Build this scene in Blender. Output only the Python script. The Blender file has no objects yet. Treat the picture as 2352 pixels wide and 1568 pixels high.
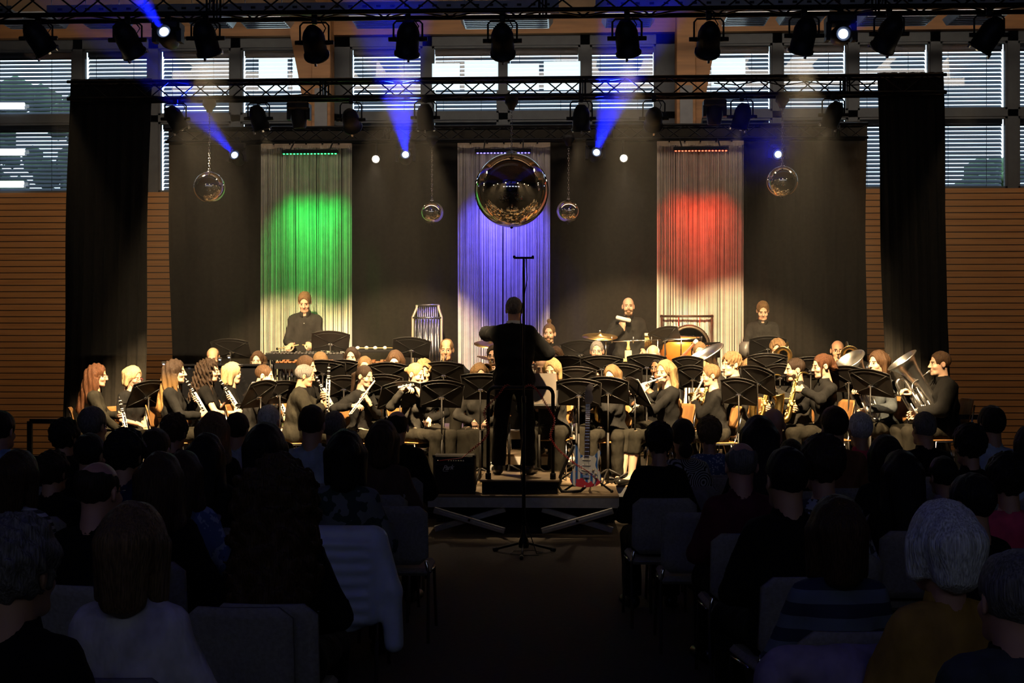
import bpy, math, random
import numpy as np
from mathutils import Vector, Matrix

# ------------------------------------------------------------------ camera, world, exposure
SC = bpy.context.scene
COL = SC.collection
F, CH, YAW = 2940.0, 1.95, math.radians(2.3)
FWD = Vector((-math.sin(YAW), math.cos(YAW), 0)); RGT = Vector((math.cos(YAW), math.sin(YAW), 0)); UP = Vector((0, 0, 1))
CAMP = Vector((0, 0, CH))
cam = bpy.data.objects.new('camera', bpy.data.cameras.new('camera')); COL.objects.link(cam)
cam.data.sensor_width = 36; cam.data.lens = F * 36 / 2352; cam.data.clip_end = 200
cam.location = CAMP; cam.rotation_euler = (math.pi / 2, 0, YAW)
SC.camera = cam
SC.view_settings.view_transform = 'Standard'; SC.view_settings.look = 'None'
SC.view_settings.gamma = 1; SC.view_settings.use_curve_mapping = False
SC.view_settings.exposure = 0.0
try:
    SC.cycles.use_denoising = True; SC.cycles.use_adaptive_sampling = True; SC.cycles.adaptive_threshold = .04
    SC.cycles.max_bounces = 6; SC.cycles.diffuse_bounces = 2; SC.cycles.glossy_bounces = 4
    SC.cycles.transmission_bounces = 4; SC.cycles.volume_bounces = 0; SC.cycles.transparent_max_bounces = 8
    SC.cycles.sample_clamp_indirect = 4.0; SC.cycles.caustics_reflective = False; SC.cycles.caustics_refractive = False
    SC.cycles.volume_step_rate = 4.0
except Exception: pass
world = bpy.data.worlds.new('evening_sky'); SC.world = world; world.use_nodes = True
_bg = world.node_tree.nodes['Background']; _bg.inputs[0].default_value = (0.60, 0.82, 1.0, 1); _bg.inputs[1].default_value = 3.4

def at(u, v, D):
    return CAMP + D * (FWD + RGT * ((u - 1176) / F) + UP * ((784 - v) / F))
def D_of_Y(u, Y):
    return Y / (math.cos(YAW) + math.sin(YAW) * (u - 1176) / F)
def aty(u, v, Y):
    return at(u, v, D_of_Y(u, Y))
def xy(u, Y): return aty(u, 784, Y).x
def pz(v, D): return CH + (784 - v) * D / F
def sm(x): return max(0.0, min(1.0, x))

def spot(name, pos, target, energy, color, deg, blend=0.35, radius=0.05):
    l = bpy.data.lights.new(name, 'SPOT'); l.energy = energy; l.color = color
    l.spot_size = math.radians(deg); l.spot_blend = blend; l.shadow_soft_size = radius
    o = bpy.data.objects.new(name, l); COL.objects.link(o); o.location = pos
    o.rotation_euler = (Vector(target) - Vector(pos)).to_track_quat('-Z', 'Y').to_euler()
    return o
def area(name, pos, target, energy, color, sx, sy):
    l = bpy.data.lights.new(name, 'AREA'); l.energy = energy; l.color = color; l.shape = 'RECTANGLE'; l.size = sx; l.size_y = sy
    o = bpy.data.objects.new(name, l); COL.objects.link(o); o.location = pos
    o.rotation_euler = (Vector(target) - Vector(pos)).to_track_quat('-Z', 'Y').to_euler()
    return o
WARM = (1.0, 0.70, 0.37)

# ------------------------------------------------------------------ materials
MATS = {}
def mat(name, color, rough=0.6, metal=0.0, var=0.15, scale=8.0, bump=0.0, emis=None, estr=1.0, spec=0.5, stretch=None, sheen=0.0, alpha=None, trans=0.0):
    if name in MATS: return MATS[name]
    m = bpy.data.materials.new(name); m.use_nodes = True; nt = m.node_tree; b = nt.nodes['Principled BSDF']
    b.inputs['Roughness'].default_value = rough; b.inputs['Metallic'].default_value = metal
    b.inputs['Specular IOR Level'].default_value = spec
    if sheen: b.inputs['Sheen Weight'].default_value = sheen
    if trans: b.inputs['Transmission Weight'].default_value = trans
    c = tuple(color[:3])
    if var or bump:
        tc = nt.nodes.new('ShaderNodeTexCoord'); mp = nt.nodes.new('ShaderNodeMapping'); nz = nt.nodes.new('ShaderNodeTexNoise')
        mp.inputs['Scale'].default_value = stretch or (1, 1, 1)
        nz.inputs['Scale'].default_value = scale; nz.inputs['Detail'].default_value = 3
        nt.links.new(tc.outputs['Object'], mp.inputs['Vector']); nt.links.new(mp.outputs[0], nz.inputs['Vector'])
        cr = nt.nodes.new('ShaderNodeValToRGB'); cr.color_ramp.elements[0].position = 0.3; cr.color_ramp.elements[1].position = 0.7
        cr.color_ramp.elements[0].color = tuple(max(0, x * (1 - var)) for x in c) + (1,)
        cr.color_ramp.elements[1].color = tuple(min(1, x * (1 + var)) for x in c) + (1,)
        nt.links.new(nz.outputs['Fac'], cr.inputs[0]); nt.links.new(cr.outputs[0], b.inputs['Base Color'])
        if bump:
            bp = nt.nodes.new('ShaderNodeBump'); bp.inputs['Strength'].default_value = bump; bp.inputs['Distance'].default_value = 0.02
            nt.links.new(nz.outputs['Fac'], bp.inputs['Height']); nt.links.new(bp.outputs[0], b.inputs['Normal'])
    else:
        b.inputs['Base Color'].default_value = c + (1,)
    if emis:
        b.inputs['Emission Color'].default_value = tuple(emis) + (1,); b.inputs['Emission Strength'].default_value = estr
    MATS[name] = m
    return m

# ------------------------------------------------------------------ mesh helpers
def link_mesh(name, V, Fc, materials, parent=None, smooth=False, midx=None, loc=None):
    me = bpy.data.meshes.new(name)
    me.from_pydata([tuple(v) for v in V], [], [tuple(f) for f in Fc])
    if not isinstance(materials, (list, tuple)): materials = [materials]
    for m in materials: me.materials.append(m)
    if smooth: me.polygons.foreach_set('use_smooth', [True] * len(me.polygons))
    if midx is not None: me.polygons.foreach_set('material_index', np.asarray(midx, dtype=np.int32))
    me.update()
    o = bpy.data.objects.new(name, me); COL.objects.link(o)
    if parent is not None: o.parent = parent
    if loc is not None: o.location = loc
    return o

class MB:
    """collects boxes, tubes and lathes; build() links them as one mesh"""
    def __init__(s): s.V = []; s.Fc = []; s.M = []; s.S = []
    def add(s, V, Fc, mi=0, M=None, smooth=False):
        n = len(s.V)
        if M is not None: V = [M @ Vector(v) for v in V]
        s.V += [tuple(v) for v in V]; s.Fc += [tuple(i + n for i in f) for f in Fc]
        s.M += [mi] * len(Fc); s.S += [smooth] * len(Fc); return s
    def box(s, c, d, mi=0, M=None, bev=0.0):
        x, y, z = c; a, b, e = d[0] / 2, d[1] / 2, d[2] / 2
        if bev > 0:
            k = min(bev, a * .9, b * .9, e * .9); V = []; ids = {}
            for sx in (-1, 1):
                for sy in (-1, 1):
                    for sz in (-1, 1):
                        for ax in range(3):
                            p = [sx * a, sy * b, sz * e]
                            for q in range(3):
                                if q != ax: p[q] -= (sx, sy, sz)[q] * k
                            ids[(sx, sy, sz, ax)] = len(V); V.append((x + p[0], y + p[1], z + p[2]))
            Fs = []
            for ax in range(3):
                o1, o2 = [(1, 2), (2, 0), (0, 1)][ax]
                for sg in (-1, 1):
                    q = []
                    for s1, s2 in ((-1, -1), (1, -1), (1, 1), (-1, 1)):
                        t = [0, 0, 0]; t[ax] = sg; t[o1] = s1; t[o2] = s2; q.append(ids[(*t, ax)])
                    Fs.append(q if sg > 0 else q[::-1])
            for ax in range(3):
                o1, o2 = [(1, 2), (2, 0), (0, 1)][ax]
                for s1 in (-1, 1):
                    for s2 in (-1, 1):
                        q = []
                        for sg, a2 in ((-1, o1), (1, o1), (1, o2), (-1, o2)):
                            t = [0, 0, 0]; t[ax] = sg; t[o1] = s1; t[o2] = s2; q.append(ids[(*t, a2)])
                        Fs.append(q if s1 * s2 < 0 else q[::-1])
            for sx in (-1, 1):
                for sy in (-1, 1):
                    for sz in (-1, 1):
                        q = [ids[(sx, sy, sz, i)] for i in range(3)]; Fs.append(q if sx * sy * sz > 0 else q[::-1])
            return s.add(V, Fs, mi, M)
        V = [(x + i * a, y + j * b, z + k * e) for i in (-1, 1) for j in (-1, 1) for k in (-1, 1)]
        return s.add(V, [(0, 1, 3, 2), (4, 6, 7, 5), (0, 4, 5, 1), (2, 3, 7, 6), (0, 2, 6, 4), (1, 5, 7, 3)], mi, M)
    def tube(s, pts, r, n=8, mi=0, M=None, cap=True, closed=False, smooth=True):
        P = [Vector(p) for p in pts]; m = len(P)
        R = list(r) if hasattr(r, '__len__') else [r] * m
        T = []
        for i in range(m):
            a = P[(i - 1) % m] if (closed or i > 0) else P[i]; b = P[(i + 1) % m] if (closed or i < m - 1) else P[i]
            t = (b - a); T.append(t.normalized() if t.length > 1e-9 else (T[-1] if T else Vector((0, 0, 1))))
        ref = Vector((0, 0, 1)) if abs(T[0].z) < .9 else Vector((1, 0, 0))
        nrm = (ref - T[0] * ref.dot(T[0])).normalized(); V = []; Fs = []
        for i in range(m):
            nn = nrm - T[i] * nrm.dot(T[i])
            if nn.length > 1e-6: nrm = nn.normalized()
            bn = T[i].cross(nrm)
            for k in range(n):
                a = 2 * math.pi * k / n; V.append(P[i] + (nrm * math.cos(a) + bn * math.sin(a)) * R[i])
        for i in range(m if closed else m - 1):
            j = (i + 1) % m
            for k in range(n):
                l = (k + 1) % n; Fs.append((i * n + k, i * n + l, j * n + l, j * n + k))
        if cap and not closed:
            Fs.append(tuple(range(n))[::-1]); Fs.append(tuple((m - 1) * n + k for k in range(n)))
        return s.add(V, Fs, mi, M, smooth)
    def lathe(s, prof, n=24, mi=0, M=None, smooth=True):
        """prof: list of (r, z) around local z"""
        V = []; Fs = []; m = len(prof)
        for r, z in prof:
            for k in range(n):
                a = 2 * math.pi * k / n; V.append((r * math.cos(a), r * math.sin(a), z))
        for i in range(m - 1):
            for k in range(n):
                l = (k + 1) % n; Fs.append((i * n + k, i * n + l, (i + 1) * n + l, (i + 1) * n + k))
        if prof[0][0] > 1e-6: Fs.append(tuple(range(n))[::-1])
        if prof[-1][0] > 1e-6: Fs.append(tuple((m - 1) * n + k for k in range(n)))
        return s.add(V, Fs, mi, M, smooth)
    def sphere(s, c, r, n=12, mi=0, M=None):
        rr = r if hasattr(r, '__len__') else (r, r, r); V = [(c[0], c[1], c[2] - rr[2])]; Fs = []; m = n // 2
        for i in range(1, m):
            t = math.pi * i / m
            for k in range(n):
                a = 2 * math.pi * k / n
                V.append((c[0] + rr[0] * math.sin(t) * math.cos(a), c[1] + rr[1] * math.sin(t) * math.sin(a), c[2] - rr[2] * math.cos(t)))
        V.append((c[0], c[1], c[2] + rr[2])); e = len(V) - 1
        for k in range(n):
            l = (k + 1) % n
            Fs.append((0, 1 + l, 1 + k)); Fs.append((e, 1 + (m - 2) * n + k, 1 + (m - 2) * n + l))
            for i in range(m - 2): Fs.append((1 + i * n + k, 1 + i * n + l, 1 + (i + 1) * n + l, 1 + (i + 1) * n + k))
        return s.add(V, Fs, mi, M, True)
    def prism(s, poly, y0, y1, mi=0, M=None):
        """polygon in x,z extruded along y"""
        n = len(poly); V = [(p[0], y0, p[1]) for p in poly] + [(p[0], y1, p[1]) for p in poly]
        Fs = [tuple(range(n)), tuple(range(2 * n - 1, n - 1, -1))] + [(i, n + i, n + (i + 1) % n, (i + 1) % n) for i in range(n)]
        return s.add(V, Fs, mi, M)
    def build(s, name, materials, parent=None, loc=None):
        o = link_mesh(name, s.V, s.Fc, materials, parent, False, s.M if isinstance(materials, (list, tuple)) else None, loc)
        if any(s.S): o.data.polygons.foreach_set('use_smooth', s.S)
        return o

def aim(p, d, up=(0, 0, 1)):
    """matrix with local z along d at p"""
    return Matrix.Translation(Vector(p)) @ Vector(d).normalized().to_track_quat('Z', 'Y').to_matrix().to_4x4()
def frame(p, X, Y, Z):
    M = Matrix.Identity(4)
    for i in range(3): M[i][0] = X[i]; M[i][1] = Y[i]; M[i][2] = Z[i]; M[i][3] = p[i]
    return M
def empty(name, label, cat, loc=(0, 0, 0), rz=0.0, group=None):
    o = bpy.data.objects.new(name, None); COL.objects.link(o); o.empty_display_size = .1
    o.location = loc; o.rotation_euler = (0, 0, rz); return tag(o, label, cat, group)
def tag(o, label, cat, group=None, kind=None):
    if label: o['label'] = label
    if cat: o['category'] = cat
    if group: o['group'] = group
    if kind: o['kind'] = kind
    return o
def struct(o):
    o['kind'] = 'structure'; return o
def copy_tree(root, loc=None, rz=None):
    r = root.copy(); COL.objects.link(r)
    if loc is not None: r.location = loc
    if rz is not None: r.rotation_euler = (0, 0, rz)
    for ch in root.children:
        c = ch.copy(); COL.objects.link(c); c.parent = r
        for g in ch.children:
            d = g.copy(); COL.objects.link(d); d.parent = c
    return r

MBLK = mat('matt_black_metal', (.012, .012, .013), .45, .6, .2)
CHROME = mat('chrome', (.75, .75, .77), .15, 1.0, .05)
ALU = mat('aluminium', (.62, .63, .66), .35, .9, .1, 20)
# ------------------------------------------------------------------ setting: hall, window wall, stage
YW = 20.5
def board_mat(name, c1, c2, pitch, groove):
    m = bpy.data.materials.new(name); m.use_nodes = True; nt = m.node_tree; b = nt.nodes['Principled BSDF']; b.inputs['Roughness'].default_value = .45
    tc = nt.nodes.new('ShaderNodeTexCoord'); sp = nt.nodes.new('ShaderNodeSeparateXYZ'); nt.links.new(tc.outputs['Object'], sp.inputs[0])
    def M(op, a, bb=None):
        n = nt.nodes.new('ShaderNodeMath'); n.operation = op
        for i, v in enumerate((a, bb)):
            if v is None: continue
            if isinstance(v, (int, float)): n.inputs[i].default_value = v
            else: nt.links.new(v, n.inputs[i])
        return n.outputs[0]
    fr = M('FRACT', M('DIVIDE', sp.outputs['Z'], pitch)); g = M('LESS_THAN', fr, groove)
    mp = nt.nodes.new('ShaderNodeMapping'); mp.inputs['Scale'].default_value = (.5, 1, 14); nz = nt.nodes.new('ShaderNodeTexNoise'); nz.inputs['Scale'].default_value = 3
    nt.links.new(tc.outputs['Object'], mp.inputs['Vector']); nt.links.new(mp.outputs[0], nz.inputs['Vector'])
    cr = nt.nodes.new('ShaderNodeValToRGB'); cr.color_ramp.elements[0].position = .3; cr.color_ramp.elements[1].position = .7
    cr.color_ramp.elements[0].color = (*c1, 1); cr.color_ramp.elements[1].color = (*c2, 1); nt.links.new(nz.outputs[0], cr.inputs[0])
    mx = nt.nodes.new('ShaderNodeMix'); mx.data_type = 'RGBA'; nt.links.new(g, mx.inputs[0]); nt.links.new(cr.outputs[0], mx.inputs[6]); mx.inputs[7].default_value = (.01, .007, .004, 1)
    nt.links.new(mx.outputs[2], b.inputs['Base Color'])
    bp = nt.nodes.new('ShaderNodeBump'); bp.invert = True; bp.inputs['Distance'].default_value = .02; nt.links.new(g, bp.inputs['Height']); nt.links.new(bp.outputs[0], b.inputs['Normal'])
    return m
WOODW = board_mat('slatted_oak_panelling', (.42, .20, .07), (.52, .27, .10), .102, .13)
BEAM = mat('glulam_timber', (.50, .24, .09), .5, 0, .25, 2.5, .05, stretch=(.4, 4, 4))
FRAMEM = mat('grey_window_frame', (.10, .11, .12), .5, .1, .1)
CARPET = mat('dark_hall_carpet', (.038, .028, .021), .9, 0, .25, 30, .1)
DARKWALL = mat('dark_hall_plaster', (.03, .03, .032), .9, 0, .1)
CEIL = mat('ceiling_boards', (.34, .23, .14), .8, 0, .2, 3)
XL, XR = -12.5, 12.5
struct(MB().box((0, 8, -.1), (25, 26, .2)).build('floor', CARPET))
struct(MB().box((0, 8, 7.75), (25.4, 26, .2)).build('ceiling', CEIL))
struct(MB().box((XL - .1, 8, 3.8), (.2, 26, 8)).build('wall_left', DARKWALL))
struct(MB().box((XR + .1, 8, 3.8), (.2, 26, 8)).build('wall_right', DARKWALL))
struct(MB().box((0, -4.6, 3.8), (25, .2, 8)).build('wall_back', DARKWALL))
ZS, ZT0, ZT1, ZTOP, ZB = 4.37, 5.51, 5.62, 6.86, 7.08
struct(MB().box((0, YW + .15, ZS / 2), (25, .3, ZS)).build('wall_front', WOODW))
o = MB().box((0, YW + .15, (ZB + 7.7) / 2), (25, .3, 7.7 - ZB)).build('wall_front_top', CEIL); struct(o); o.name = 'trim_2'
o = MB().box((0, YW + .1, (ZTOP + ZB) / 2), (25, .42, ZB - ZTOP)).build('trim_1', BEAM); struct(o)
# windows: frame > blind; four panes to a bay
SLAT = mat('blind_slat', (.038, .058, .10), .5, .2, .15)
GLASSM = bpy.data.materials.new('window_glass'); GLASSM.use_nodes = True
_nt = GLASSM.node_tree; _nt.nodes.clear(); _o = _nt.nodes.new('ShaderNodeOutputMaterial'); _mx = _nt.nodes.new('ShaderNodeMixShader'); _t = _nt.nodes.new('ShaderNodeBsdfTransparent'); _g = _nt.nodes.new('ShaderNodeBsdfGlossy'); _fr = _nt.nodes.new('ShaderNodeFresnel')
_g.inputs['Roughness'].default_value = .02; _nt.links.new(_fr.outputs[0], _mx.inputs[0]); _nt.links.new(_t.outputs[0], _mx.inputs[1]); _nt.links.new(_g.outputs[0], _mx.inputs[2]); _nt.links.new(_mx.outputs[0], _o.inputs[0])
edges = [-620, -440, -425, -250, -235, -60, -45, 166, 188, 340, 362, 529, 551, 706, None, 803, 970, 992, 1145, 1166, 1333, 1355, 1507, None, 1609, 1775, 1797, 1949, 1971, 2138, 2161, 2316, 2340, 2500, 2520, 2700]
cells = []; e = [x for x in edges if x is not None]
for i in range(0, len(e), 2): cells.append((xy(e[i], YW), xy(e[i + 1], YW)))
n = 0
for i, (x0, x1) in enumerate(cells):
    for (z0, z1) in ((ZS, ZT0), (ZT1, 6.70)):
        n += 1
        fr = MB(); w = .035
        fr.box(((x0 + x1) / 2, YW + .08, z0 + w / 2), (x1 - x0, .08, w)); fr.box(((x0 + x1) / 2, YW + .08, z1 - w / 2), (x1 - x0, .08, w))
        fr.box((x0 + w / 2, YW + .08, (z0 + z1) / 2), (w, .08, z1 - z0)); fr.box((x1 - w / 2, YW + .08, (z0 + z1) / 2), (w, .08, z1 - z0))
        win = struct(fr.build(f'window_{n}', FRAMEM))
        g = MB().box(((x0 + x1) / 2, YW + .06, (z0 + z1) / 2), (x1 - x0 - .05, .006, z1 - z0 - .05)).build('glass_pane', GLASSM, win)
        bl = MB(); p = .0645; zz = z1 - .10; k = 0
        bl.box(((x0 + x1) / 2, YW + .22, z1 - .05), (x1 - x0 - .06, .07, .09))
        while zz > z0 + .03:
            th = math.radians(45); c, s_ = math.cos(th) * .04, math.sin(th) * .04
            A = (x0 + .035, x1 - .035)
            V = [(A[0], YW + .22 - c, zz - s_), (A[1], YW + .22 - c, zz - s_), (A[1], YW + .22 + c, zz + s_), (A[0], YW + .22 + c, zz + s_)]
            V += [(a, b, d - .004) for a, b, d in V]
            bl.add(V, [(3, 2, 1, 0), (4, 5, 6, 7), (0, 1, 5, 4), (2, 3, 7, 6), (1, 2, 6, 5), (3, 0, 4, 7)])
            zz -= p
        for f_ in (.16, .73): bl.box((x0 + (x1 - x0) * f_, YW + .18, (z0 + z1) / 2), (.008, .004, z1 - z0 - .06))
        bl.build('blind', SLAT, win)
# solid grey wall between panes: mullions, transoms, head
tr = MB()
for i in range(len(cells) - 1):
    a, b = cells[i][1], cells[i + 1][0]
    tr.box(((a + b) / 2, YW + .12, (ZS + ZTOP) / 2), (b - a, .2, ZTOP - ZS))
tr.box(((XL + cells[0][0]) / 2, YW + .12, (ZS + ZTOP) / 2), (cells[0][0] - XL, .2, ZTOP - ZS))
tr.box(((XR + cells[-1][1]) / 2, YW + .12, (ZS + ZTOP) / 2), (XR - cells[-1][1], .2, ZTOP - ZS))
tr.box((0, YW + .12, (ZT0 + ZT1) / 2), (25, .2, ZT1 - ZT0)); tr.box((0, YW + .12, (6.70 + ZTOP) / 2), (25, .2, ZTOP - 6.70))
struct(tr.build('trim_3', FRAMEM))
# timber columns with knee braces
for k, u in enumerate((740, 1575, -95, 2420)):
    x = xy(u, YW - .3); c = MB(); c.box((x, YW - .22, 3.55), (.30, .36, 7.1), bev=.01)
    sgn = -1 if u < 1176 else 1
    c.prism([(x + sgn * .15, 4.9), (x + sgn * .38, 6.2), (x + sgn * .55, 7.05), (x + sgn * .15, 7.05)], YW - .35, YW - .12)
    c.prism([(x - .12, 7.05), (x + .12, 7.05), (x + .16, 7.6), (x - .16, 7.6)], YW - 4.5, YW - .2)
    o = c.build(f'trim_{4 + k}', BEAM); struct(o)
    st = MB().box((x, YW - .41, 2.3), (.2, .02, 7.1 - .1 - 2.5 + 2)).build('trim_%d' % (8 + k), mat('grey_steel_cover', (.25, .25, .26), .5, .3, .1)); struct(st)
    st.location.z = .4
# glowing sheets painted in for bright panes mirrored in the window glass
REFL_GLOW = mat('bright_pane', (.85, .9, .92), .6, 0, .05, emis=(.72, .92, 1.0), estr=.95); REFL_GLOW.node_tree.nodes['Principled BSDF'].inputs['Alpha'].default_value = .72
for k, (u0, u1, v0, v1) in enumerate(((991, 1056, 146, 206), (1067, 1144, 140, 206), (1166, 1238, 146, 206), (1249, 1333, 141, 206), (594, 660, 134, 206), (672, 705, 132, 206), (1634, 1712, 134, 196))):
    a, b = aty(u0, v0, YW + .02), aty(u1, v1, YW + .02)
    o = MB().box(((a.x + b.x) / 2, YW + .03, (a.z + b.z) / 2), (abs(b.x - a.x), .012, abs(a.z - b.z))).build('lit_window', REFL_GLOW)
    tag(o, ['bright white lit rectangle, left one in the narrow second pane of middle bay', 'bright white lit rectangle, right one in the second pane of middle bay', 'bright white lit rectangle, left one in the third pane of middle bay', 'bright white lit rectangle, right one in the third pane of middle bay', 'wide bright white lit rectangle in the pane left of the left timber column', 'narrow bright white lit rectangle beside the left timber column', 'bright white lit rectangle in the pane right of the right timber column'][k], 'lit window', 'bright rectangles in the window band')  # painted reflections of bright panes, not windows
TUBE = mat('lit_tube', (1, 1, 1), .5, 0, 0, emis=(.85, .93, 1.0), estr=2.5)  # glowing tubes painted in for lamps mirrored in the left window glass
for k, (u0, u1, v) in enumerate(((-10, 56, 240), (-14, 56, 346), (-12, 54, 420))):
    a, b = aty(u0, v, YW - .02), aty(u1, v, YW - .02)
    o = MB(); o.tube([a, b], .032, 8); o.tube([a + Vector((0, .04, -.05)), b + Vector((-.02, .04, -.05))], .018, 8)
    tag(o.build('tube_lamp', TUBE), ['uppermost of the three lit tube lamps at the left window', 'middle of the three lit tube lamps at the left window', 'lowest of the three lit tube lamps at the left window'][k], 'lamp', 'lit tube lamps in the left window')
# trees outside
LEAF = mat('tree_foliage', (.05, .10, .04), .8, 0, .5, 6)
BARK = mat('tree_bark', (.06, .045, .03), .9, 0, .3, 8)
rng = random.Random(5)
for k, (x, y, z, rx, rz) in enumerate(((-11.6, 25.5, 4.9, 2.6, 2.3), (-6.6, 27.5, 4.0, 1.8, 1.2), (10.2, 26, 3.7, 3.0, 1.9))):
    root = empty('tree', ['large dark green tree outside the leftmost windows', 'smaller green tree outside the windows beside the left wing curtain', 'wide green tree outside the lower windows behind the right wing curtain'][k], 'tree', (x, y, 0), 0, 'trees outside the windows')
    cr = MB()
    for q in range(230):
        a, b, rr = rng.random() * 6.28, rng.uniform(-1, 1), rng.uniform(.35, 1.08) ** .6
        cr.sphere((rx * rr * math.cos(a), rx * rr * math.sin(a) * .5, z + rz * b * (1.12 - .45 * abs(math.cos(a)) * rr)), rng.uniform(.12, .42), 6)
    cr.build('crown', LEAF, root); MB().tube([(0, 0, 0), (.05, 0, z * .5), (0, 0, z)], [.18, .14, .08]).build('trunk', BARK, root)
# neighbouring ground outside so that no void shows
struct(MB().box((0, 40, -.6), (120, 38, .2)).build('ground', mat('outside_ground', (.1, .12, .07), .9, 0, .2)))

# ceiling lamps, perforated duct
LOUV = mat('ceiling_lamp_metal', (.6, .66, .7), .3, .6, .1)
for k, (u0, u1, v0, v1) in enumerate(((-5, 140, 38, 53), (180, 290, 38, 53), (425, 530, 38, 52), (545, 665, 38, 52), (803, 942, 38, 52), (1056, 1270, 36, 52), (1383, 1506, 38, 50), (1655, 1773, 30, 46), (1790, 1900, 30, 44), (1970, 2150, 28, 46), (2180, 2310, 28, 44))):
    a, b = aty(u0, v0, 19.0), aty(u1, v1, 19.0); cx, w = (a.x + b.x) / 2, abs(b.x - a.x); z = b.z
    ord_ = ['first', 'second', 'third', 'fourth', 'fifth', 'sixth', 'seventh', 'eighth', 'ninth', 'tenth', 'last'][k]
    root = empty('ceiling_lamp', f'long louvred metal ceiling lamp above the windows, {ord_} from the left', 'ceiling lamp', (cx, 19.0, z), 0, 'louvred ceiling lamps')
    h = MB(); h.prism([(-w / 2 + .06, 0), (w / 2 - .06, 0), (w / 2, .09), (-w / 2, .09)], -.35, .35); h.build('housing', LOUV, root)
    l = MB()
    for q in range(6): l.box((0, -.28 + q * .11, -.006), (w - .16, .03, .012))
    l.build('louvre', mat('lamp_louvre', (.75, .82, .88), .25, .4, .05), root)
    rd = MB()
    for sx in (-1, 1): rd.tube([(sx * w * .35, 0, .08), (sx * w * .35, 0, 7.66 - z)], .008, 6)
    rd.build('suspension_rod', CHROME, root)
tr = MB()
for k in range(4): tr.box((-9 + k * 6.1, 13.9, 5.92 - .02 * k), (5.6, .35, .05))
# perforated cable trays near the ceiling
for k in range(4):
    x = -9 + k * 6.1; c = MB(); c.box((x, 14.2, pz(20, 14.2)), (5.7, .32, .03)); c.box((x, 14.04, pz(14, 14.1)), (5.7, .012, .1))
    for q in range(36): c.box((x - 2.7 + q * .155, 14.03, pz(14, 14.1)), (.05, .006, .025), 1)
    c.box((x - 1.8, 14.2, 6.62), (.02, .02, 1.98)); c.box((x + 1.8, 14.2, 6.62), (.02, .02, 1.98))
    o = c.build('cable_tray', [mat('tray_metal', (.34, .38, .42), .4, .5, .1), MBLK])
    tag(o, f'grey perforated cable tray above the front truss, {["first", "second", "third", "last"][k]} from the left', 'cable tray', 'perforated trays under the ceiling')

# stage
ZST = .40
DECK = mat('stage_deck_board', (.20, .145, .09), .55, 0, .25, 5, .05)
YD0 = 13.85
def deck(name, label, x0, x1, y0, y1, z, legs=True, grp='stage decks'):
    root = empty(name, label, 'stage deck', ((x0 + x1) / 2, (y0 + y1) / 2, 0), 0, grp); w, d = x1 - x0, y1 - y0
    MB().box((0, 0, z - .0125), (w, d, .025), bev=.004).build('deck_board', DECK, root)
    f = MB(); f.box((0, -d / 2 + .02, z - .075), (w, .04, .10)); f.box((0, d / 2 - .02, z - .075), (w, .04, .10)); f.box((-w / 2 + .02, 0, z - .075), (.04, d - .08, .10)); f.box((w / 2 - .02, 0, z - .075), (.04, d - .08, .10))
    f.build('deck_frame', ALU, root)
    if legs:
        for sx in (-1, 1):
            for sy in (-1, 1):
                MB().box((sx * (w / 2 - .08), sy * (d / 2 - .1), (z - .12) / 2), (.05, .05, z - .12)).build('leg', ALU, root)
    return root
nd = 0
XS0, XS1 = -6.2, 5.3
for j in range(3):
    for i in range(6):
        x0 = XS0 + i * (XS1 - XS0) / 6; x1 = x0 + (XS1 - XS0) / 6 - .004; y0 = YD0 + j * 1.35; y1 = y0 + 1.346
        if j > 0: continue
        deck('stage_deck', f'brown topped aluminium stage deck in the front edge row, {["leftmost", "second from left", "third from left", "third from right", "second from right", "rightmost"][i]}', x0, x1, y0, y0 + 1.346, ZST)
big = MB().box(((XS0 + XS1) / 2, (YD0 + 1.35 + 18.6) / 2, ZST / 2), (XS1 - XS0, 18.6 - YD0 - 1.354, ZST)).build('stage_platform', DECK)
tag(big, 'wide low brown stage platform under the back rows of the band', 'stage platform')
ext = deck('stage_deck', 'single conductor stage deck jutting out in front, on crossed scissor legs', xy(985, 13.0), xy(1421, 13.0), 12.9, 13.84, ZST, False)
w2 = (xy(1421, 13.0) - xy(985, 13.0)) / 2
for sx in (-1, 1):
    for flip in (-1, 1):
        sl = MB(); xa, xb = sx * (w2 - .06), sx * (w2 - .78)
        za, zb = (ZST - .15, .04) if flip > 0 else (.04, ZST - .15)
        L = math.hypot(xb - xa, zb - za); ang = math.atan2(zb - za, xb - xa)
        M = Matrix.Translation(((xa + xb) / 2, -.42 - .05 * flip, (za + zb) / 2)) @ Matrix.Rotation(-ang, 4, 'Y')
        sl.box((0, 0, 0), (L, .035, .065), 0, M, .006); sl.box((0, -.02, 0), (L * .96, .006, .012), 0, M)
        o = sl.build('scissor_leg', ALU, ext)
for sx in (-1, 1):
    o = MB().tube([(sx * (w2 - .42), -.5, .15), (sx * (w2 - .42), -.3, .15)], .014).build('pivot_bolt', MBLK, ext)
BASEB = MB().box(((xy(985, 13.4) + xy(1421, 13.4)) / 2, 13.8, .12), (1.9, .04, .24)).build('stage_skirt', mat('black_skirt_cloth', (.01, .01, .011), .9, 0, .1))
tag(BASEB, 'black skirt cloth hanging under the front of the stage behind the scissor legs', 'skirt')
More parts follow.
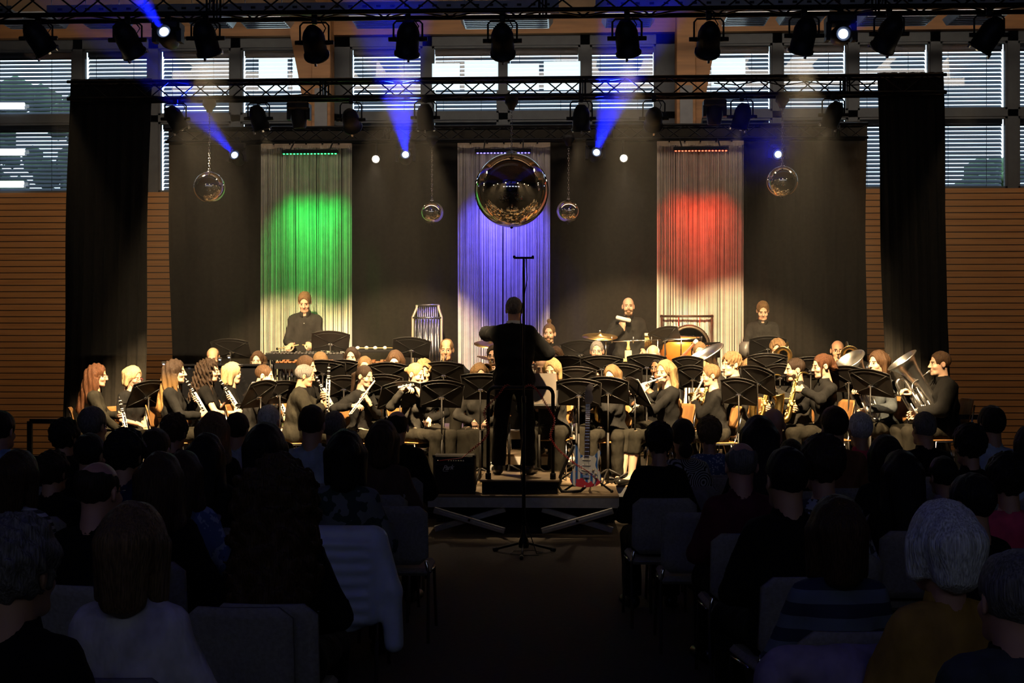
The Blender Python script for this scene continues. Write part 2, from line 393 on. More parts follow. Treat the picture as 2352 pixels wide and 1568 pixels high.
# risers
def riser(label, x0, x1, y0, y1, z):
    root = empty('stage_riser', label, 'riser', ((x0 + x1) / 2, (y0 + y1) / 2, ZST), 0, 'risers for the back rows'); w, d = x1 - x0, y1 - y0
    MB().box((0, 0, z - ZST - .0125), (w, d, .025)).build('riser_board', DECK, root)
    MB().box((0, -d / 2 + .02, z - ZST - .075), (w, .04, .10)).build('riser_fascia', mat('white_fascia', (.72, .68, .6), .5, .2, .1), root)
    l = 0
    for sx in (-1, -.33, .33, 1):
        for sy in (-1, 1): MB().box((sx * (w / 2 - .06), sy * (d / 2 - .08), (z - ZST - .1) / 2), (.05, .05, z - ZST - .1)).build('leg', ALU, root)
TIER = {0: 0.0, 1: ZST, 2: .60, 3: .84}
for k in range(3): riser(f'brown topped riser with white front under the back seats, {["left", "middle", "right"][k]} of three', -5.6 + k * 3.55, -5.6 + k * 3.55 + 3.5, 15.3, 16.15, TIER[2])
for k in range(3): riser(f'rear riser under the percussion by the black backdrop, {["left", "middle", "right"][k]} of three', -5.6 + k * 3.55, -5.6 + k * 3.55 + 3.5, 16.16, 17.35, TIER[3])

# ------------------------------------------------------------------ trusses
TRM = mat('black_truss_tube', (.012, .012, .014), .35, .7, .15)
def truss(name, label, x0, x1, y, z, w=.24, r=.022, step=.30):
    root = empty(name, label, 'truss', ((x0 + x1) / 2, y, z)); L = x1 - x0
    for sy in (-1, 1):
        for sz in (-1, 1): MB().tube([(-L / 2, sy * w / 2, sz * w / 2), (L / 2, sy * w / 2, sz * w / 2)], r, 10).build('chord', TRM, root)
    b = MB(); nn = int(L / step)
    for (fx, ax) in ((lambda s, q: (s * w / 2, q * w / 2), 0), (lambda s, q: (q * w / 2, s * w / 2), 1)):
        for s in (-1, 1):
            for i in range(nn):
                xa, xb = -L / 2 + i * L / nn, -L / 2 + (i + 1) * L / nn; q = 1 if (i + (s > 0)) % 2 else -1
                p0, p1 = fx(s, q), fx(s, -q); b.tube([(xa, *p0), (xb, *p1)], .008, 6, cap=False)
    b.build('lattice', TRM, root)
    for i in range(1, int(L / 3) + 1):
        xx = -L / 2 + i * 3
        if xx < L / 2:
            for sy in (-1, 1):
                pl = MB(); pl.box((xx, sy * w / 2, 0), (.012, .03, w))
                for dx in (-.03, .03): pl.tube([(xx + dx, sy * w / 2, -w / 2), (xx + dx, sy * w / 2, w / 2)], .01, 6)
                pl.build('coupler', TRM, root)
    return root
YF, YM, YB = 11.55, 14.8, 17.2
ZF, ZM, ZBK = 5.03, 4.875, 4.74
truss('lighting_truss', 'frontmost black lighting truss running across the top of the picture', xy(-250, YF), xy(2600, YF), YF, ZF)
truss('lighting_truss', 'middle black lighting truss carrying the mirror balls between the wing curtains', xy(162, YM), xy(2168, YM), YM, ZM, .20, .021, .24)
truss('lighting_truss', 'rear black truss holding the backdrop curtains', xy(385, YB), xy(1990, YB), YB, ZBK, .18, .02, .24)
CAB = mat('black_rubber_cable', (.008, .008, .008), .5, 0, .1)
rng = random.Random(2)
for nm, y, z, u0, u1, lab in (('power_cable', YF - .13, ZF + .13, 0, 2350, 'black power cable slung along the front truss'), ('power_cable', YM - .11, ZM + .02, 1640, 2010, 'black power cable bundle slung along the middle truss, right end'), ('power_cable', YM - .11, ZM - .1, 350, 1650, 'black power cable sagging along the middle truss')):
    P = []; x0, x1 = xy(u0, y), xy(u1, y); nn = int((x1 - x0) / .25)
    for i in range(nn + 1): P.append((x0 + (x1 - x0) * i / nn, y + rng.uniform(-.02, .02), z + rng.uniform(-.035, .03)))
    tag(MB().tube(P, .007, 6).build(nm, CAB), lab, 'cable')

# ------------------------------------------------------------------ curtains
def cloth(name, label, u0t, u1t, u0b, u1b, v_t, zbot, Y, material, fold=.045, nf=9, seed=0, cat='curtain'):
    x0, x1 = xy(u0t, Y), xy(u1t, Y); b0, b1 = xy(u0b, Y), xy(u1b, Y); zt = aty((u0t + u1t) / 2, v_t, Y).z
    r = random.Random(seed); ph = [r.random() * 6.28 for _ in range(5)]; nx, nz = max(24, int(nf * 8)), 16; V = []
    for j in range(nz + 1):
        t = j / nz; z = zt + (zbot - zt) * t
        for i in range(nx + 1):
            s = i / nx; x = (x0 + (x1 - x0) * s) * (1 - t) + (b0 + (b1 - b0) * s) * t
            a = fold * (.45 + .55 * t) * (math.sin(s * nf * 6.283 + ph[0]) + .5 * math.sin(s * nf * 2.3 * 6.283 + ph[1] + t) + .35 * math.sin(s * 3 * 6.283 + ph[2] + 2 * t))
            V.append((x + .012 * math.sin(9 * t + ph[3]) * (s in (0, 1)), Y + a, z))
    nv = len(V); V += [(x, y + .012, z) for x, y, z in V]; Fs = []
    for j in range(nz):
        for i in range(nx):
            a = j * (nx + 1) + i; Fs.append((a, a + nx + 1, a + nx + 2, a + 1)); Fs.append((nv + a, nv + a + 1, nv + a + nx + 2, nv + a + nx + 1))
    for j in range(nz):
        for i in (0, nx):
            a = j * (nx + 1) + i; q = (a, nv + a, nv + a + nx + 1, a + nx + 1); Fs.append(q if i else q[::-1])
    for i in range(nx):
        Fs.append((i, i + 1, nv + i + 1, nv + i)); a = nz * (nx + 1) + i; Fs.append((a, nv + a, nv + a + 1, a + 1))
    return tag(link_mesh(name, V, Fs, material, None, True), label, cat)
MOLT = mat('black_molton_cloth', (.024, .021, .017), .95, 0, .15, 20, .05, spec=.1, sheen=.05)
cloth('wing_curtain', 'tall black wing curtain at the left side of the stage', 160, 346, 140, 327, 181, .42, YM + .16, MOLT, .03, 7, 1)
cloth('wing_curtain', 'tall black wing curtain at the right side of the stage', 2014, 2166, 2040, 2185, 166, .42, YM + .16, MOLT, .03, 7, 2)
for k, (u0, u1, v) in enumerate(((385, 612, 292), (600, 820, 294), (808, 1060, 295), (1050, 1270, 292), (1262, 1520, 290), (1505, 1712, 288), (1700, 1840, 286), (1828, 1990, 279))):
    ub0 = u0 + (14 if k == 0 else 0)
    cloth('backdrop_curtain', f'black backdrop curtain panel behind the band, {["leftmost", "second from left", "third from left", "fourth from left", "fourth from right", "third from right", "second from right", "rightmost"][k]}', u0, u1, ub0, u1, v, ZST, YB + .28 + .02 * (k % 2), MOLT, .018, 5, 10 + k)['group'] = 'black backdrop panels'
# string curtains
STR = mat('cream_string', (.86, .80, .68), .8, 0, .1)
for k, (u0, u1, v, hue) in enumerate(((600, 808, 335, 'green'), (1051, 1264, 333, 'blue'), (1509, 1708, 329, 'red'))):
    Y = YB + .02; x0, x1 = xy(u0, Y), xy(u1, Y); zt = aty((u0 + u1) / 2, v, Y).z; r = random.Random(40 + k)
    root = empty('string_curtain', f'cream string curtain lit {hue} by the light bar at its top', 'string curtain', ((x0 + x1) / 2, Y, TIER[3]), 0, 'string curtains before the backdrop'); W = x1 - x0
    s = MB(); x = -W / 2; h = zt - TIER[3]
    while x < W / 2 - .003:
        wd = r.choice((.003, .004, .004, .005, .007)); gap = r.choice((.0002, .0004, .0006, .001, .0015, .0025, .004)) if r.random() > .03 else .010
        if x < -W / 2 + .02: wd, gap = .014, .0
        dx = r.uniform(-.012, .012); y = r.uniform(-.015, .015)
        s.add([(x, y - .003, h), (x + wd, y - .003, h), (x + wd + dx, y - .003, .02), (x + dx, y - .003, .02), (x, y + .003, h), (x + wd, y + .003, h), (x + wd + dx, y + .003, .02), (x + dx, y + .003, .02)],
              [(3, 2, 1, 0), (4, 5, 6, 7), (0, 4, 7, 3), (1, 2, 6, 5), (2, 3, 7, 6)]); x += wd + gap
    s.build('string_fringe', STR, root)
    hd = MB(); nn = 24; V = []
    for i in range(nn + 1):
        t = i / nn; sag = .035 * abs(math.sin(t * math.pi * 5)) ; V += [(-W / 2 + W * t, -.015, h + .03), (-W / 2 + W * t, -.015, h - .02 - sag * .6), (-W / 2 + W * t, .02, h + .03), (-W / 2 + W * t, .02, h - .02)]
    Fs = []
    for i in range(nn): a = 4 * i; Fs += [(a, a + 1, a + 5, a + 4), (a + 2, a + 6, a + 7, a + 3), (a, a + 4, a + 6, a + 2)]
    hd.add(V, Fs); hd.build('header_band', mat('header_cloth', (.62, .5, .36), .8, 0, .1), root)
    tie = MB()
    for i in range(5): tie.box((-W * .36 + i * W * .18, -.02, h + .05), (.02, .02, .07))
    tie.build('tie', MBLK, root)
# ------------------------------------------------------------------ lamps on the trusses
CANM = mat('black_lamp_housing', (.014, .014, .015), .5, .4, .2)
OFFL = mat('dark_lens', (.05, .05, .06), .08, .2, 0)
WL = mat('lit_warm_lens', (1, 1, 1), .5, 0, 0, emis=(1.0, .80, .52), estr=14)
BL = mat('lit_blue_lens', (1, 1, 1), .5, 0, 0, emis=(.45, .60, 1.0), estr=16)
CLIP = mat('lens_clip_metal', (.7, .66, .6), .35, .9, .05)
ORD = ['first', 'second', 'third', 'fourth', 'fifth', 'sixth', 'seventh', 'eighth', 'ninth', 'tenth', 'eleventh', 'twelfth']
def par_can(label, u, v, D_y, zc, d, on, r=.105, L=.30, energy=900, deg=46, dim=1.0, group='par cans on the front truss'):
    p = aty(u, v, D_y); top = zc - p.z
    root = empty('par_can', label, 'stage lamp', p, 0, group); d = Vector(d).normalized(); M = aim((0, 0, 0), d)
    MB().lathe([(0, -L * .55), (r * .45, -L * .55), (r * .8, -L * .38), (r * .98, -L * .2), (r, 0), (r, L * .42), (r * 1.12, L * .43), (r * 1.12, L * .5), (r * .95, L * .5), (r * .9, L * .3), (0, L * .3)], 20, 0, M).build('can_body', CANM, root)
    MB().lathe([(0, L * .36), (r * .88, L * .355), (r * .88, L * .33), (0, L * .33)], 20, 0, M).build('lens', WL if on else OFFL, root)
    for k in range(3):
        a = k * 2.094 + .5
        MB().box((r * 1.08 * math.cos(a), r * 1.08 * math.sin(a), L * .52), (.02, .02, .035), 0, M).build('lens_clip', CLIP, root)
    sx = r * 1.25; y = MB()
    y.tube([(-sx, 0, 0), (-sx, 0, top * .62), (-sx * .8, 0, top * .74), (sx * .8, 0, top * .74), (sx, 0, top * .62), (sx, 0, 0)], .009, 6)
    y.build('yoke', CANM, root)
    for s in (-1, 1): MB().tube([(s * sx * .8, 0, 0), (s * (sx + .045), 0, 0)], [.022, .02], 8).build('tilt_knob', CANM, root)
    MB().box((0, 0, top * .74 + (top - top * .74) / 2), (.05, .04, max(.05, top - top * .74 + .03)), bev=.008).build('clamp', CANM, root)
    MB().tube([(.03, .05, top), (.09, .07, top * .6), (.05, .05, top * .2), tuple(-d * L * .5)], .006, 6).build('lamp_cable', CAB, root)
    if on: spot('par_light', p + d * (L * .40), p + d * 5, energy * dim, WARM, deg, .6, .05)
    return root
front = [(88, 88, (.55, .5, -1), 1), (293, 92, (.25, .7, -.8), 0), (472, 88, (.12, .6, -1), 1), (722, 98, (0, .9, -.75), 0), (937, 90, (-.16, .62, -1), 1), (1154, 94, (0, .9, -.8), 0), (1440, 88, (.16, .62, -1), 1), (1628, 90, (0, .9, -.75), 0), (1847, 82, (-.15, .6, -1), 1), (2042, 78, (-.3, .7, -.8), 0), (2272, 80, (-.6, .5, -1), 1)]
for k, (u, v, d, on) in enumerate(front):
    s_ = 'lit' if on else 'unlit'
    par_can(f'{s_} black par can hanging from the front truss, {ORD[k] if k < 10 else "last"} from the left', u, v, YF, ZF - .12, d, False)
mid = [(403, 273, (.35, .3, -.75), 1), (594, 272, (.25, .2, -.9), 1), (806, 275, (0, .9, -.5), 0), (977, 270, (0, .3, -1), 1), (1335, 272, (0, .3, -1), 1), (1502, 272, (0, .9, -.5), 0), (1704, 268, (-.2, .25, -.9), 1), (1914, 264, (-.3, .3, -.8), 1)]
for k, (u, v, d, on) in enumerate(mid):
    par_can(f'{"lit" if on else "unlit"} black par can hanging from the middle truss, {ORD[k] if k < 7 else "last"} from the left', u, v, YM - .1, ZM - .1, d, bool(on), .10, .28, 520, 52, 1, 'par cans on the middle truss')
# the front cans' light: each lit can throws onto its side of the band
# (lamp, aim pixel, aim depth, watts, cone): near rows and far rows
for li, tu, tv, tD, e, deg in ((0, 330, 930, 14.6, 1700, 20), (2, 440, 960, 14.4, 5200, 38), (2, 640, 800, 16.2, 4400, 26), (4, 800, 960, 14.5, 5000, 34), (4, 1040, 990, 14.5, 2600, 22), (6, 1325, 990, 14.5, 2600, 22), (4, 930, 790, 16.4, 4200, 26), (6, 1500, 960, 14.5, 5000, 34), (6, 1440, 780, 16.4, 4400, 26), (8, 1880, 955, 14.4, 5000, 38), (8, 1720, 800, 16.2, 4600, 27), (10, 2040, 930, 14.5, 1700, 20)):
    fr_ = front[li]; p = aty(fr_[0], fr_[1], YF); t = at(tu, tv, tD); spot('par_light', p + (t - p).normalized() * .17, t, e, WARM, deg, .5, .05)
for o in [o for o in COL.objects if o.name.startswith('par_can') and o.get('group') == 'par cans on the front truss' and o['label'].startswith('lit')]:
    for c in o.children:
        if c.name.startswith('lens') and 'clip' not in c.name: c.data.materials[0] = WL
def moving_head(label, u, v, Y, zc, d, lit, energy=0, deg=11, hang=True, r=.075, color=(.004, .012, 1.0)):
    p = aty(u, v, Y); top = zc - p.z; root = empty('moving_head', label, 'moving head lamp', p, 0, 'moving head lamps'); d = Vector(d).normalized(); M = aim((0, 0, 0), d)
    MB().lathe([(0, -.17), (r * .7, -.16), (r * 1.15, -.06), (r * 1.2, .04), (r * 1.0, .14), (r * .86, .145), (r * .8, .12), (0, .12)], 18, 0, M).build('lamp_head', CANM, root)
    MB().lathe([(0, .128), (r * .55, .124), (r * .55, .118)], 18, 0, M).build('lens', BL if lit else OFFL, root)
    b = MB(); b.box((0, 0, top - .09), (.26, .2, .09), bev=.02); b.build('base', CANM, root)
    for s in (-1, 1): MB().prism([(s * .10, -.05), (s * .135, -.05), (s * .135, top - .12), (s * .08, top - .12)] if s > 0 else [(s * .08, top - .12), (s * .135, top - .12), (s * .135, -.05), (s * .10, -.05)], -.05, .05).build('arm', CANM, root)
    MB().box((0, 0, top), (.05, .05, .1), bev=.01).build('clamp', CANM, root)
    if Y > 16.5: MB().tube([(0, 0, top), (0, YB - .08 - Y, top)], .018, 8).build('bracket', CANM, root)
    if lit and energy: spot('blue_light', p + d * .16, p + d * 4, energy, color, deg, .5, .03)
moving_head('blue lit moving head beside the green string curtain, pointing up left', 545, 363, YB - .25, ZBK - .1, (-.05, -1.0, .20), True, 24000, 11)
moving_head('blue lit moving head left of the blue string curtain', 932, 362, YB - .25, ZBK - .1, (.09, -1.0, .20), True, 44000, 13)
moving_head('blue lit moving head right of the blue string curtain, pointing up right', 1368, 357, YB - .25, ZBK - .1, (.08, -1.0, .20), True, 44000, 13)
moving_head('blue lit moving head above the right small mirror ball', 1788, 355, YB - .25, ZBK - .1, (-.2, -1.0, -.12), True, 3000, 9)
moving_head('blue lit moving head on the front truss between two par cans at left', 386, 86, YF, ZF - .12, (.0, -1, .2), True, 30000, 13)
moving_head('blue lit moving head on the front truss at right', 1930, 82, YF, ZF - .12, (0, -1, -.1), True, 900, 9)
moving_head('unlit moving head hanging straight down from the middle truss, left one', 687, 266, YM, ZM - .1, (0, .12, -1), False)
moving_head('unlit moving head hanging straight down from the middle truss, right one', 1641, 258, YM, ZM - .1, (0, .12, -1), False)
for k, u in enumerate((864, 1432)):
    p = aty(u, 364 - 2 * k, YB - .15); root = empty('audience_spot', f'small bright white spot lamp before the black backdrop, {["left", "right"][k]} of the big mirror ball', 'stage lamp', p, 0, 'white spot lamps facing the hall'); d = Vector((.03, -1, -.30)).normalized(); M = aim((0, 0, 0), d)
    MB().lathe([(0, -.1), (.05, -.09), (.065, 0), (.065, .07), (.055, .07), (.05, .03), (0, .03)], 16, 0, M).build('lamp_housing', CANM, root)
    MB().lathe([(0, .055), (.045, .05), (.045, .04)], 16, 0, M).build('lens', mat('lit_white_lens', (1, 1, 1), .5, 0, 0, emis=(1, .84, .62), estr=30), root)
    MB().tube([(0, .02, 0), (0, .05, ZBK - .1 - p.z)], .012, 6).build('hanger', CANM, root)
    spot('white_light', p + d * .1, p + Vector((.03, -1, -1.5)), 160, (1.0, .78, .55), 55, .8, .04)
# LED bars over the string curtains
for k, (u0, u1, v, c, nm) in enumerate(((647, 776, 350, (.02, 1.0, .12), 'green'), (1092, 1220, 348, (.10, .08, 1.0), 'blue'), (1547, 1673, 343, (1.0, .07, .03), 'red'))):
    Y = YB - .38; a, b = aty(u0, v, Y), aty(u1, v, Y); c0 = (a + b) / 2; w = b.x - a.x
    root = empty('light_bar', f'{nm} LED light bar hanging at the top of the {nm} lit string curtain', 'light bar', c0, 0, 'LED bars over the string curtains')
    MB().box((0, 0, .01), (w, .07, .05), bev=.006).build('bar_housing', CANM, root)
    for i in range(16):
        MB().lathe([(0, -.026), (.011, -.024), (.013, -.015), (.013, 0)], 8, 0, Matrix.Translation((-w / 2 + .03 + i * (w - .06) / 15, 0, 0))).build('led', mat('led_' + nm, (1, 1, 1), .4, 0, 0, emis=c, estr=4 if i % 3 else 9), root)
    for s in (-1, 1): MB().tube([(s * w * .35, 0, .03), (s * w * .35, .30, ZBK - .09 - c0.z)], .01, 6).build('bracket', CANM, root)
    for q in (-.36, -.12, .12, .36):
        g = c0 + Vector((q * w, .0, -.05)); spot('led_light', g, g + Vector((q * .25, .40, -1.55)), {'green': 76, 'blue': 230, 'red': 68}[nm], c, 52, 1.0, .08)
# mirror balls
MIR = bpy.data.materials.new('mirror_facets'); MIR.use_nodes = True
_b = MIR.node_tree.nodes['Principled BSDF']; _b.inputs['Metallic'].default_value = 1; _b.inputs['Roughness'].default_value = .04; _b.inputs['Base Color'].default_value = (.86, .80, .70, 1)
_v = MIR.node_tree.nodes.new('ShaderNodeTexNoise'); _v.inputs['Scale'].default_value = 30; _p = MIR.node_tree.nodes.new('ShaderNodeBump'); _p.inputs['Strength'].default_value = .03
MIR.node_tree.links.new(_v.outputs[0], _p.inputs['Height']); MIR.node_tree.links.new(_p.outputs[0], _b.inputs['Normal'])
def mirror_ball(label, u, v, Y, dpx, ztop, tiles):
    p = aty(u, v, Y); r = dpx / 2 * D_of_Y(u, Y) / F; root = empty('mirror_ball', label, 'mirror ball', p, 0, 'mirror balls')
    V, Fs = [], []; m = tiles
    for i in range(m):                      # square facets, one flat quad each
        t0, t1 = math.pi * i / m, math.pi * (i + 1) / m; n = max(6, int(2 * m * math.sin((t0 + t1) / 2)))
        for k in range(n):
            a0, a1 = 2 * math.pi * k / n, 2 * math.pi * (k + 1) / n; q = len(V); g = .015
            for t, a in ((t0 + g / m, a0), (t1 - g / m, a0), (t1 - g / m, a1 - g / m), (t0 + g / m, a1 - g / m)): V.append((r * math.sin(t) * math.cos(a), r * math.sin(t) * math.sin(a), r * math.cos(t)))
            Fs.append((q, q + 1, q + 2, q + 3))
    me = link_mesh('mirror_facets', V, Fs, MIR, root)
    nrm = np.array([np.array(x) / r for x in V]); me.data.polygons.foreach_set('use_smooth', [True] * len(Fs)); me.data.normals_split_custom_set_from_vertices([tuple(x) for x in nrm])
    MB().sphere((0, 0, 0), r * .985, 24).build('ball_core', mat('ball_core', (.2, .18, .15), .5, .3, 0), root)
    MB().lathe([(0, r * .985), (r * .16, r * .98), (r * .16, r * 1.03), (r * .05, r * 1.06), (0, r * 1.06)], 16).build('top_cap', CHROME, root)
    c = MB(); z = r * 1.05; top = ztop - p.z; k = 0
    while z < min(top, r * 1.05 + .9):
        M = Matrix.Translation((0, 0, z)) @ Matrix.Rotation(math.pi / 2 * (k % 2), 4, 'Z'); c.tube([(-.008, 0, 0), (-.008, 0, .03), (.008, 0, .03), (.008, 0, 0)], .0035, 5, 0, M, closed=True); z += .032; k += 1
    if z < top: c.tube([(0, 0, z - .03), (0, 0, top)], .004, 6)
    c.build('chain', CHROME, root)
    mo = MB(); mo.lathe([(0, top + .02), (.075, top + .02), (.08, top - .04), (.05, top - .07), (.03, top - .12), (0, top - .12)], 16); mo.build('motor', CANM, root)
    if Y > 16.5: MB().tube([(0, 0, top), (0, YB - .08 - Y, top)], .018, 8).build('bracket', CANM, root)
    MB().sphere((0, 0, -r * 1.0), .018, 8).build('bottom_knob', MBLK, root)
mirror_ball('huge mirror ball hanging in the middle before the blue string curtain', 1175, 437, YM, 170, ZM - .13, 64)
mirror_ball('small mirror ball hanging at far left before the black backdrop', 481, 430, YM, 71, ZM - .13, 36)
mirror_ball('small mirror ball hanging at far right before the black backdrop', 1797, 417, YM, 71, ZM - .13, 36)
mirror_ball('smallest mirror ball just left of the big one', 992, 488, YB - .35, 55, ZBK - .1, 30)
mirror_ball('smallest mirror ball just right of the big one', 1306, 485, YB - .35, 55, ZBK - .1, 30)
# haze hanging over the stage
HZ = bpy.data.materials.new('stage_haze'); HZ.use_nodes = True; _n = HZ.node_tree; _n.nodes.clear()
_o = _n.nodes.new('ShaderNodeOutputMaterial'); _s = _n.nodes.new('ShaderNodeVolumeScatter'); _s.inputs['Density'].default_value = .0048; _s.inputs['Anisotropy'].default_value = .35; _n.links.new(_s.outputs[0], _o.inputs['Volume'])
o = MB().box((0, 13.75, 4.0), (14.5, 6.5, 4.4)).build('stage_haze', HZ); tag(o, 'thin haze hanging in the beams over the stage', 'haze', None, 'stuff')
# added fill light, out of view: glowing rear window panes and roof monitor
ADDED_REAR = mat('evening_window_pane', (1, 1, 1), .5, 0, 0, emis=(.66, .76, 1.0), estr=1.3)
for k in range(6):
    x = -8 + k * 3.2; w = MB(); w.box((x, -4.46, 5.96), (2.1, .08, .07)); w.box((x, -4.46, 4.94), (2.1, .08, .07)); w.box((x - 1.02, -4.46, 5.45), (.07, .08, .96)); w.box((x + 1.02, -4.46, 5.45), (.07, .08, .96))
    o = struct(w.build(f'window_{60 + k}', FRAMEM)); MB().box((x, -4.47, 5.45), (1.98, .02, .96)).build('glass_pane', ADDED_REAR, o)  # added unseen windows, glowing only as fill light
ADDED_ROOF = mat('roof_monitor_pane', (1, 1, 1), .5, 0, 0, emis=(1.0, .84, .66), estr=5.0)  # unseen glowing roof panel added to brighten the upper wall
o = struct(MB().box((0, 15.16, 7.34), (16.2, .08, .62)).build('window_70', FRAMEM)); MB().box((0, 15.215, 7.34), (16, .02, .56)).build('glass_pane', ADDED_ROOF, o)  # added unseen roof panel, not a window
for k, (u_, v_) in enumerate(((240, 262), (2085, 250))):  # hidden cans added to brighten the wood panelling at both sides
    s_ = -1 if k == 0 else 1; d = Vector((s_ * .42, 1, -.36)).normalized()
    r = par_can(f'par can washing the wood wall from behind the {["left", "right"][k]} wing curtain', u_, v_, YM + .62, ZM - .1, d, False, group='par cans behind the wing curtains'); p = Vector(r.location)
    MB().tube([(0, 0, ZM - .1 - p.z), (0, -.52, ZM - .1 - p.z)], .016, 8).build('bracket', CANM, r)
    spot('side_wall_wash', p + d * .2, p + d * 5, 150 if k == 0 else 85, (1.0, .62, .30), 80, .9, .1)
fr_ = front[6]; p = aty(fr_[0], fr_[1], YF); t = at(1345, 1060, 13.05); spot('par_light', p + (t - p).normalized() * .17, t, 260, WARM, 15, .8, .05)

for u_ in (977, 1335):
    p = aty(u_, 270, YM - .1); t = at(1181 + (u_ - 1156) * .35, 1065, 13.75); spot('par_light', p + (t - p).normalized() * .2, t, 620, WARM, 30, .8, .05)
# ------------------------------------------------------------------ people: distance fields meshed into one continuous skin
f32 = np.float32
class Field:
    def __init__(s, lo, hi, h):
        s.h = h; s.lo = np.array(lo, f32); s.n = np.ceil((np.array(hi) - s.lo) / h).astype(int) + 1
        s.A = np.full(s.n, .3, f32); s.ax = [s.lo[i] + h * np.arange(s.n[i], dtype=f32) for i in range(3)]
    def _sl(s, lo, hi):
        a = np.clip(np.floor((np.array(lo) - s.lo) / s.h).astype(int), 0, s.n); b = np.clip(np.ceil((np.array(hi) - s.lo) / s.h).astype(int) + 1, 0, s.n)
        if (b <= a).any(): return None, None
        sl = tuple(slice(int(a[i]), int(b[i])) for i in range(3))
        return sl, (s.ax[0][sl[0]][:, None, None], s.ax[1][sl[1]][None, :, None], s.ax[2][sl[2]][None, None, :])
    def _mix(s, sl, d, k, op):
        B = s.A[sl]
        if op == 'sub':
            d = -d
            if k > 0:
                hh = np.clip(.5 - .5 * (B - d) / k, 0, 1); s.A[sl] = B * (1 - hh) + d * hh + k * hh * (1 - hh)
            else: s.A[sl] = np.maximum(B, d)
        else:
            if k > 0:
                hh = np.clip(.5 + .5 * (B - d) / k, 0, 1); s.A[sl] = B * (1 - hh) + d * hh - k * hh * (1 - hh)
            else: s.A[sl] = np.minimum(B, d)
    def cap(s, a, b, ra, rb, k=.02, op='add', flat=None, squash=None, cut=None):
        """tapering capsule; squash=(axis, factor) widens it along axis; cut=(point, normal) ends it flat"""
        a = np.array(a, f32); b = np.array(b, f32); m = max(ra, rb) * (1 / min(1, squash[1]) if squash else 1) + k + 2.5 * s.h
        sl, X = s._sl(np.minimum(a, b) - m, np.maximum(a, b) + m)
        if sl is None: return
        ab = b - a; L2 = float(ab @ ab) + 1e-9; P = [X[i] - a[i] for i in range(3)]
        if squash:
            n = np.array(squash[0], f32); n = n / np.linalg.norm(n); q = squash[1] - 1; dt = (P[0] * n[0] + P[1] * n[1] + P[2] * n[2])
            ab_ = ab + n * float(ab @ n) * q; P = [P[i] + n[i] * dt * q for i in range(3)]; ab = ab_; L2 = float(ab @ ab) + 1e-9
        t = np.clip((P[0] * ab[0] + P[1] * ab[1] + P[2] * ab[2]) / L2, 0, 1)
        d = np.sqrt((P[0] - t * ab[0]) ** 2 + (P[1] - t * ab[1]) ** 2 + (P[2] - t * ab[2]) ** 2) - (ra + (rb - ra) * t)
        if cut is not None:
            c, n = np.array(cut[0], f32), np.array(cut[1], f32); n = n / np.linalg.norm(n)
            d = np.maximum(d, (X[0] - c[0]) * n[0] + (X[1] - c[1]) * n[1] + (X[2] - c[2]) * n[2])
        s._mix(sl, d, k, op)
    def ell(s, c, r, k=.02, op='add', R=None):
        c = np.array(c, f32); r = np.array(r, f32); m = r.max() + k + 2.5 * s.h
        sl, X = s._sl(c - m, c + m)
        if sl is None: return
        P = [X[i] - c[i] for i in range(3)]
        if R is not None: P = [P[0] * R[0][i] + P[1] * R[1][i] + P[2] * R[2][i] for i in range(3)]
        q = np.sqrt((P[0] / r[0]) ** 2 + (P[1] / r[1]) ** 2 + (P[2] / r[2]) ** 2); g = np.sqrt((P[0] / r[0] ** 2) ** 2 + (P[1] / r[1] ** 2) ** 2 + (P[2] / r[2] ** 2) ** 2) + 1e-6
        s._mix(sl, q * (q - 1) / g, k, op)
    def plane(s, c, n):
        """keep the side the normal points away from"""
        n = np.array(n, f32); n = n / np.linalg.norm(n)
        s.A = np.maximum(s.A, (s.ax[0][:, None, None] - c[0]) * n[0] + (s.ax[1][None, :, None] - c[1]) * n[1] + (s.ax[2][None, None, :] - c[2]) * n[2])
    def ripple(s, amp, f, ph=0.0, fz=None):
        X, Y, Z = s.ax[0][:, None, None], s.ax[1][None, :, None], s.ax[2][None, None, :]; fz = f if fz is None else fz
        s.A = s.A + amp * (np.sin(f * X + ph + 1.3 * np.sin(.6 * f * Y + .5 * fz * Z)) * np.sin(fz * Z * .8 + ph * 2 + 1.1 * np.sin(.7 * f * X)) * .7 + .5 * np.sin(1.7 * f * Y + fz * Z + 2 * ph))
    def mesh(s):
        A = s.A; ins = A < 0; cnt = np.zeros(np.array(A.shape) - 1, np.int8); C = [(i, j, k) for i in (0, 1) for j in (0, 1) for k in (0, 1)]
        sh = A.shape; g = lambda M, c: M[c[0]:sh[0] - 1 + c[0], c[1]:sh[1] - 1 + c[1], c[2]:sh[2] - 1 + c[2]]
        for c in C: cnt += g(ins, c)
        I = np.argwhere((cnt > 0) & (cnt < 8)); idx = np.full(cnt.shape, -1, np.int32); idx[tuple(I.T)] = np.arange(len(I))
        v = np.stack([A[I[:, 0] + c[0], I[:, 1] + c[1], I[:, 2] + c[2]] for c in C], 1); pos = np.zeros((len(I), 3), f32); w = np.zeros(len(I), f32)
        for a in range(8):
            for ax in range(3):
                if C[a][ax] == 0:
                    cb = list(C[a]); cb[ax] = 1; b = C.index(tuple(cb)); va, vb = v[:, a], v[:, b]; mk = (va < 0) != (vb < 0)
                    t = np.where(mk, va / np.where(mk, va - vb, 1), 0)
                    for q in range(3): pos[:, q] += mk * (C[a][q] + (t if q == ax else 0))
                    w += mk
        V = s.lo + s.h * (I + pos / w[:, None]); Fs = []
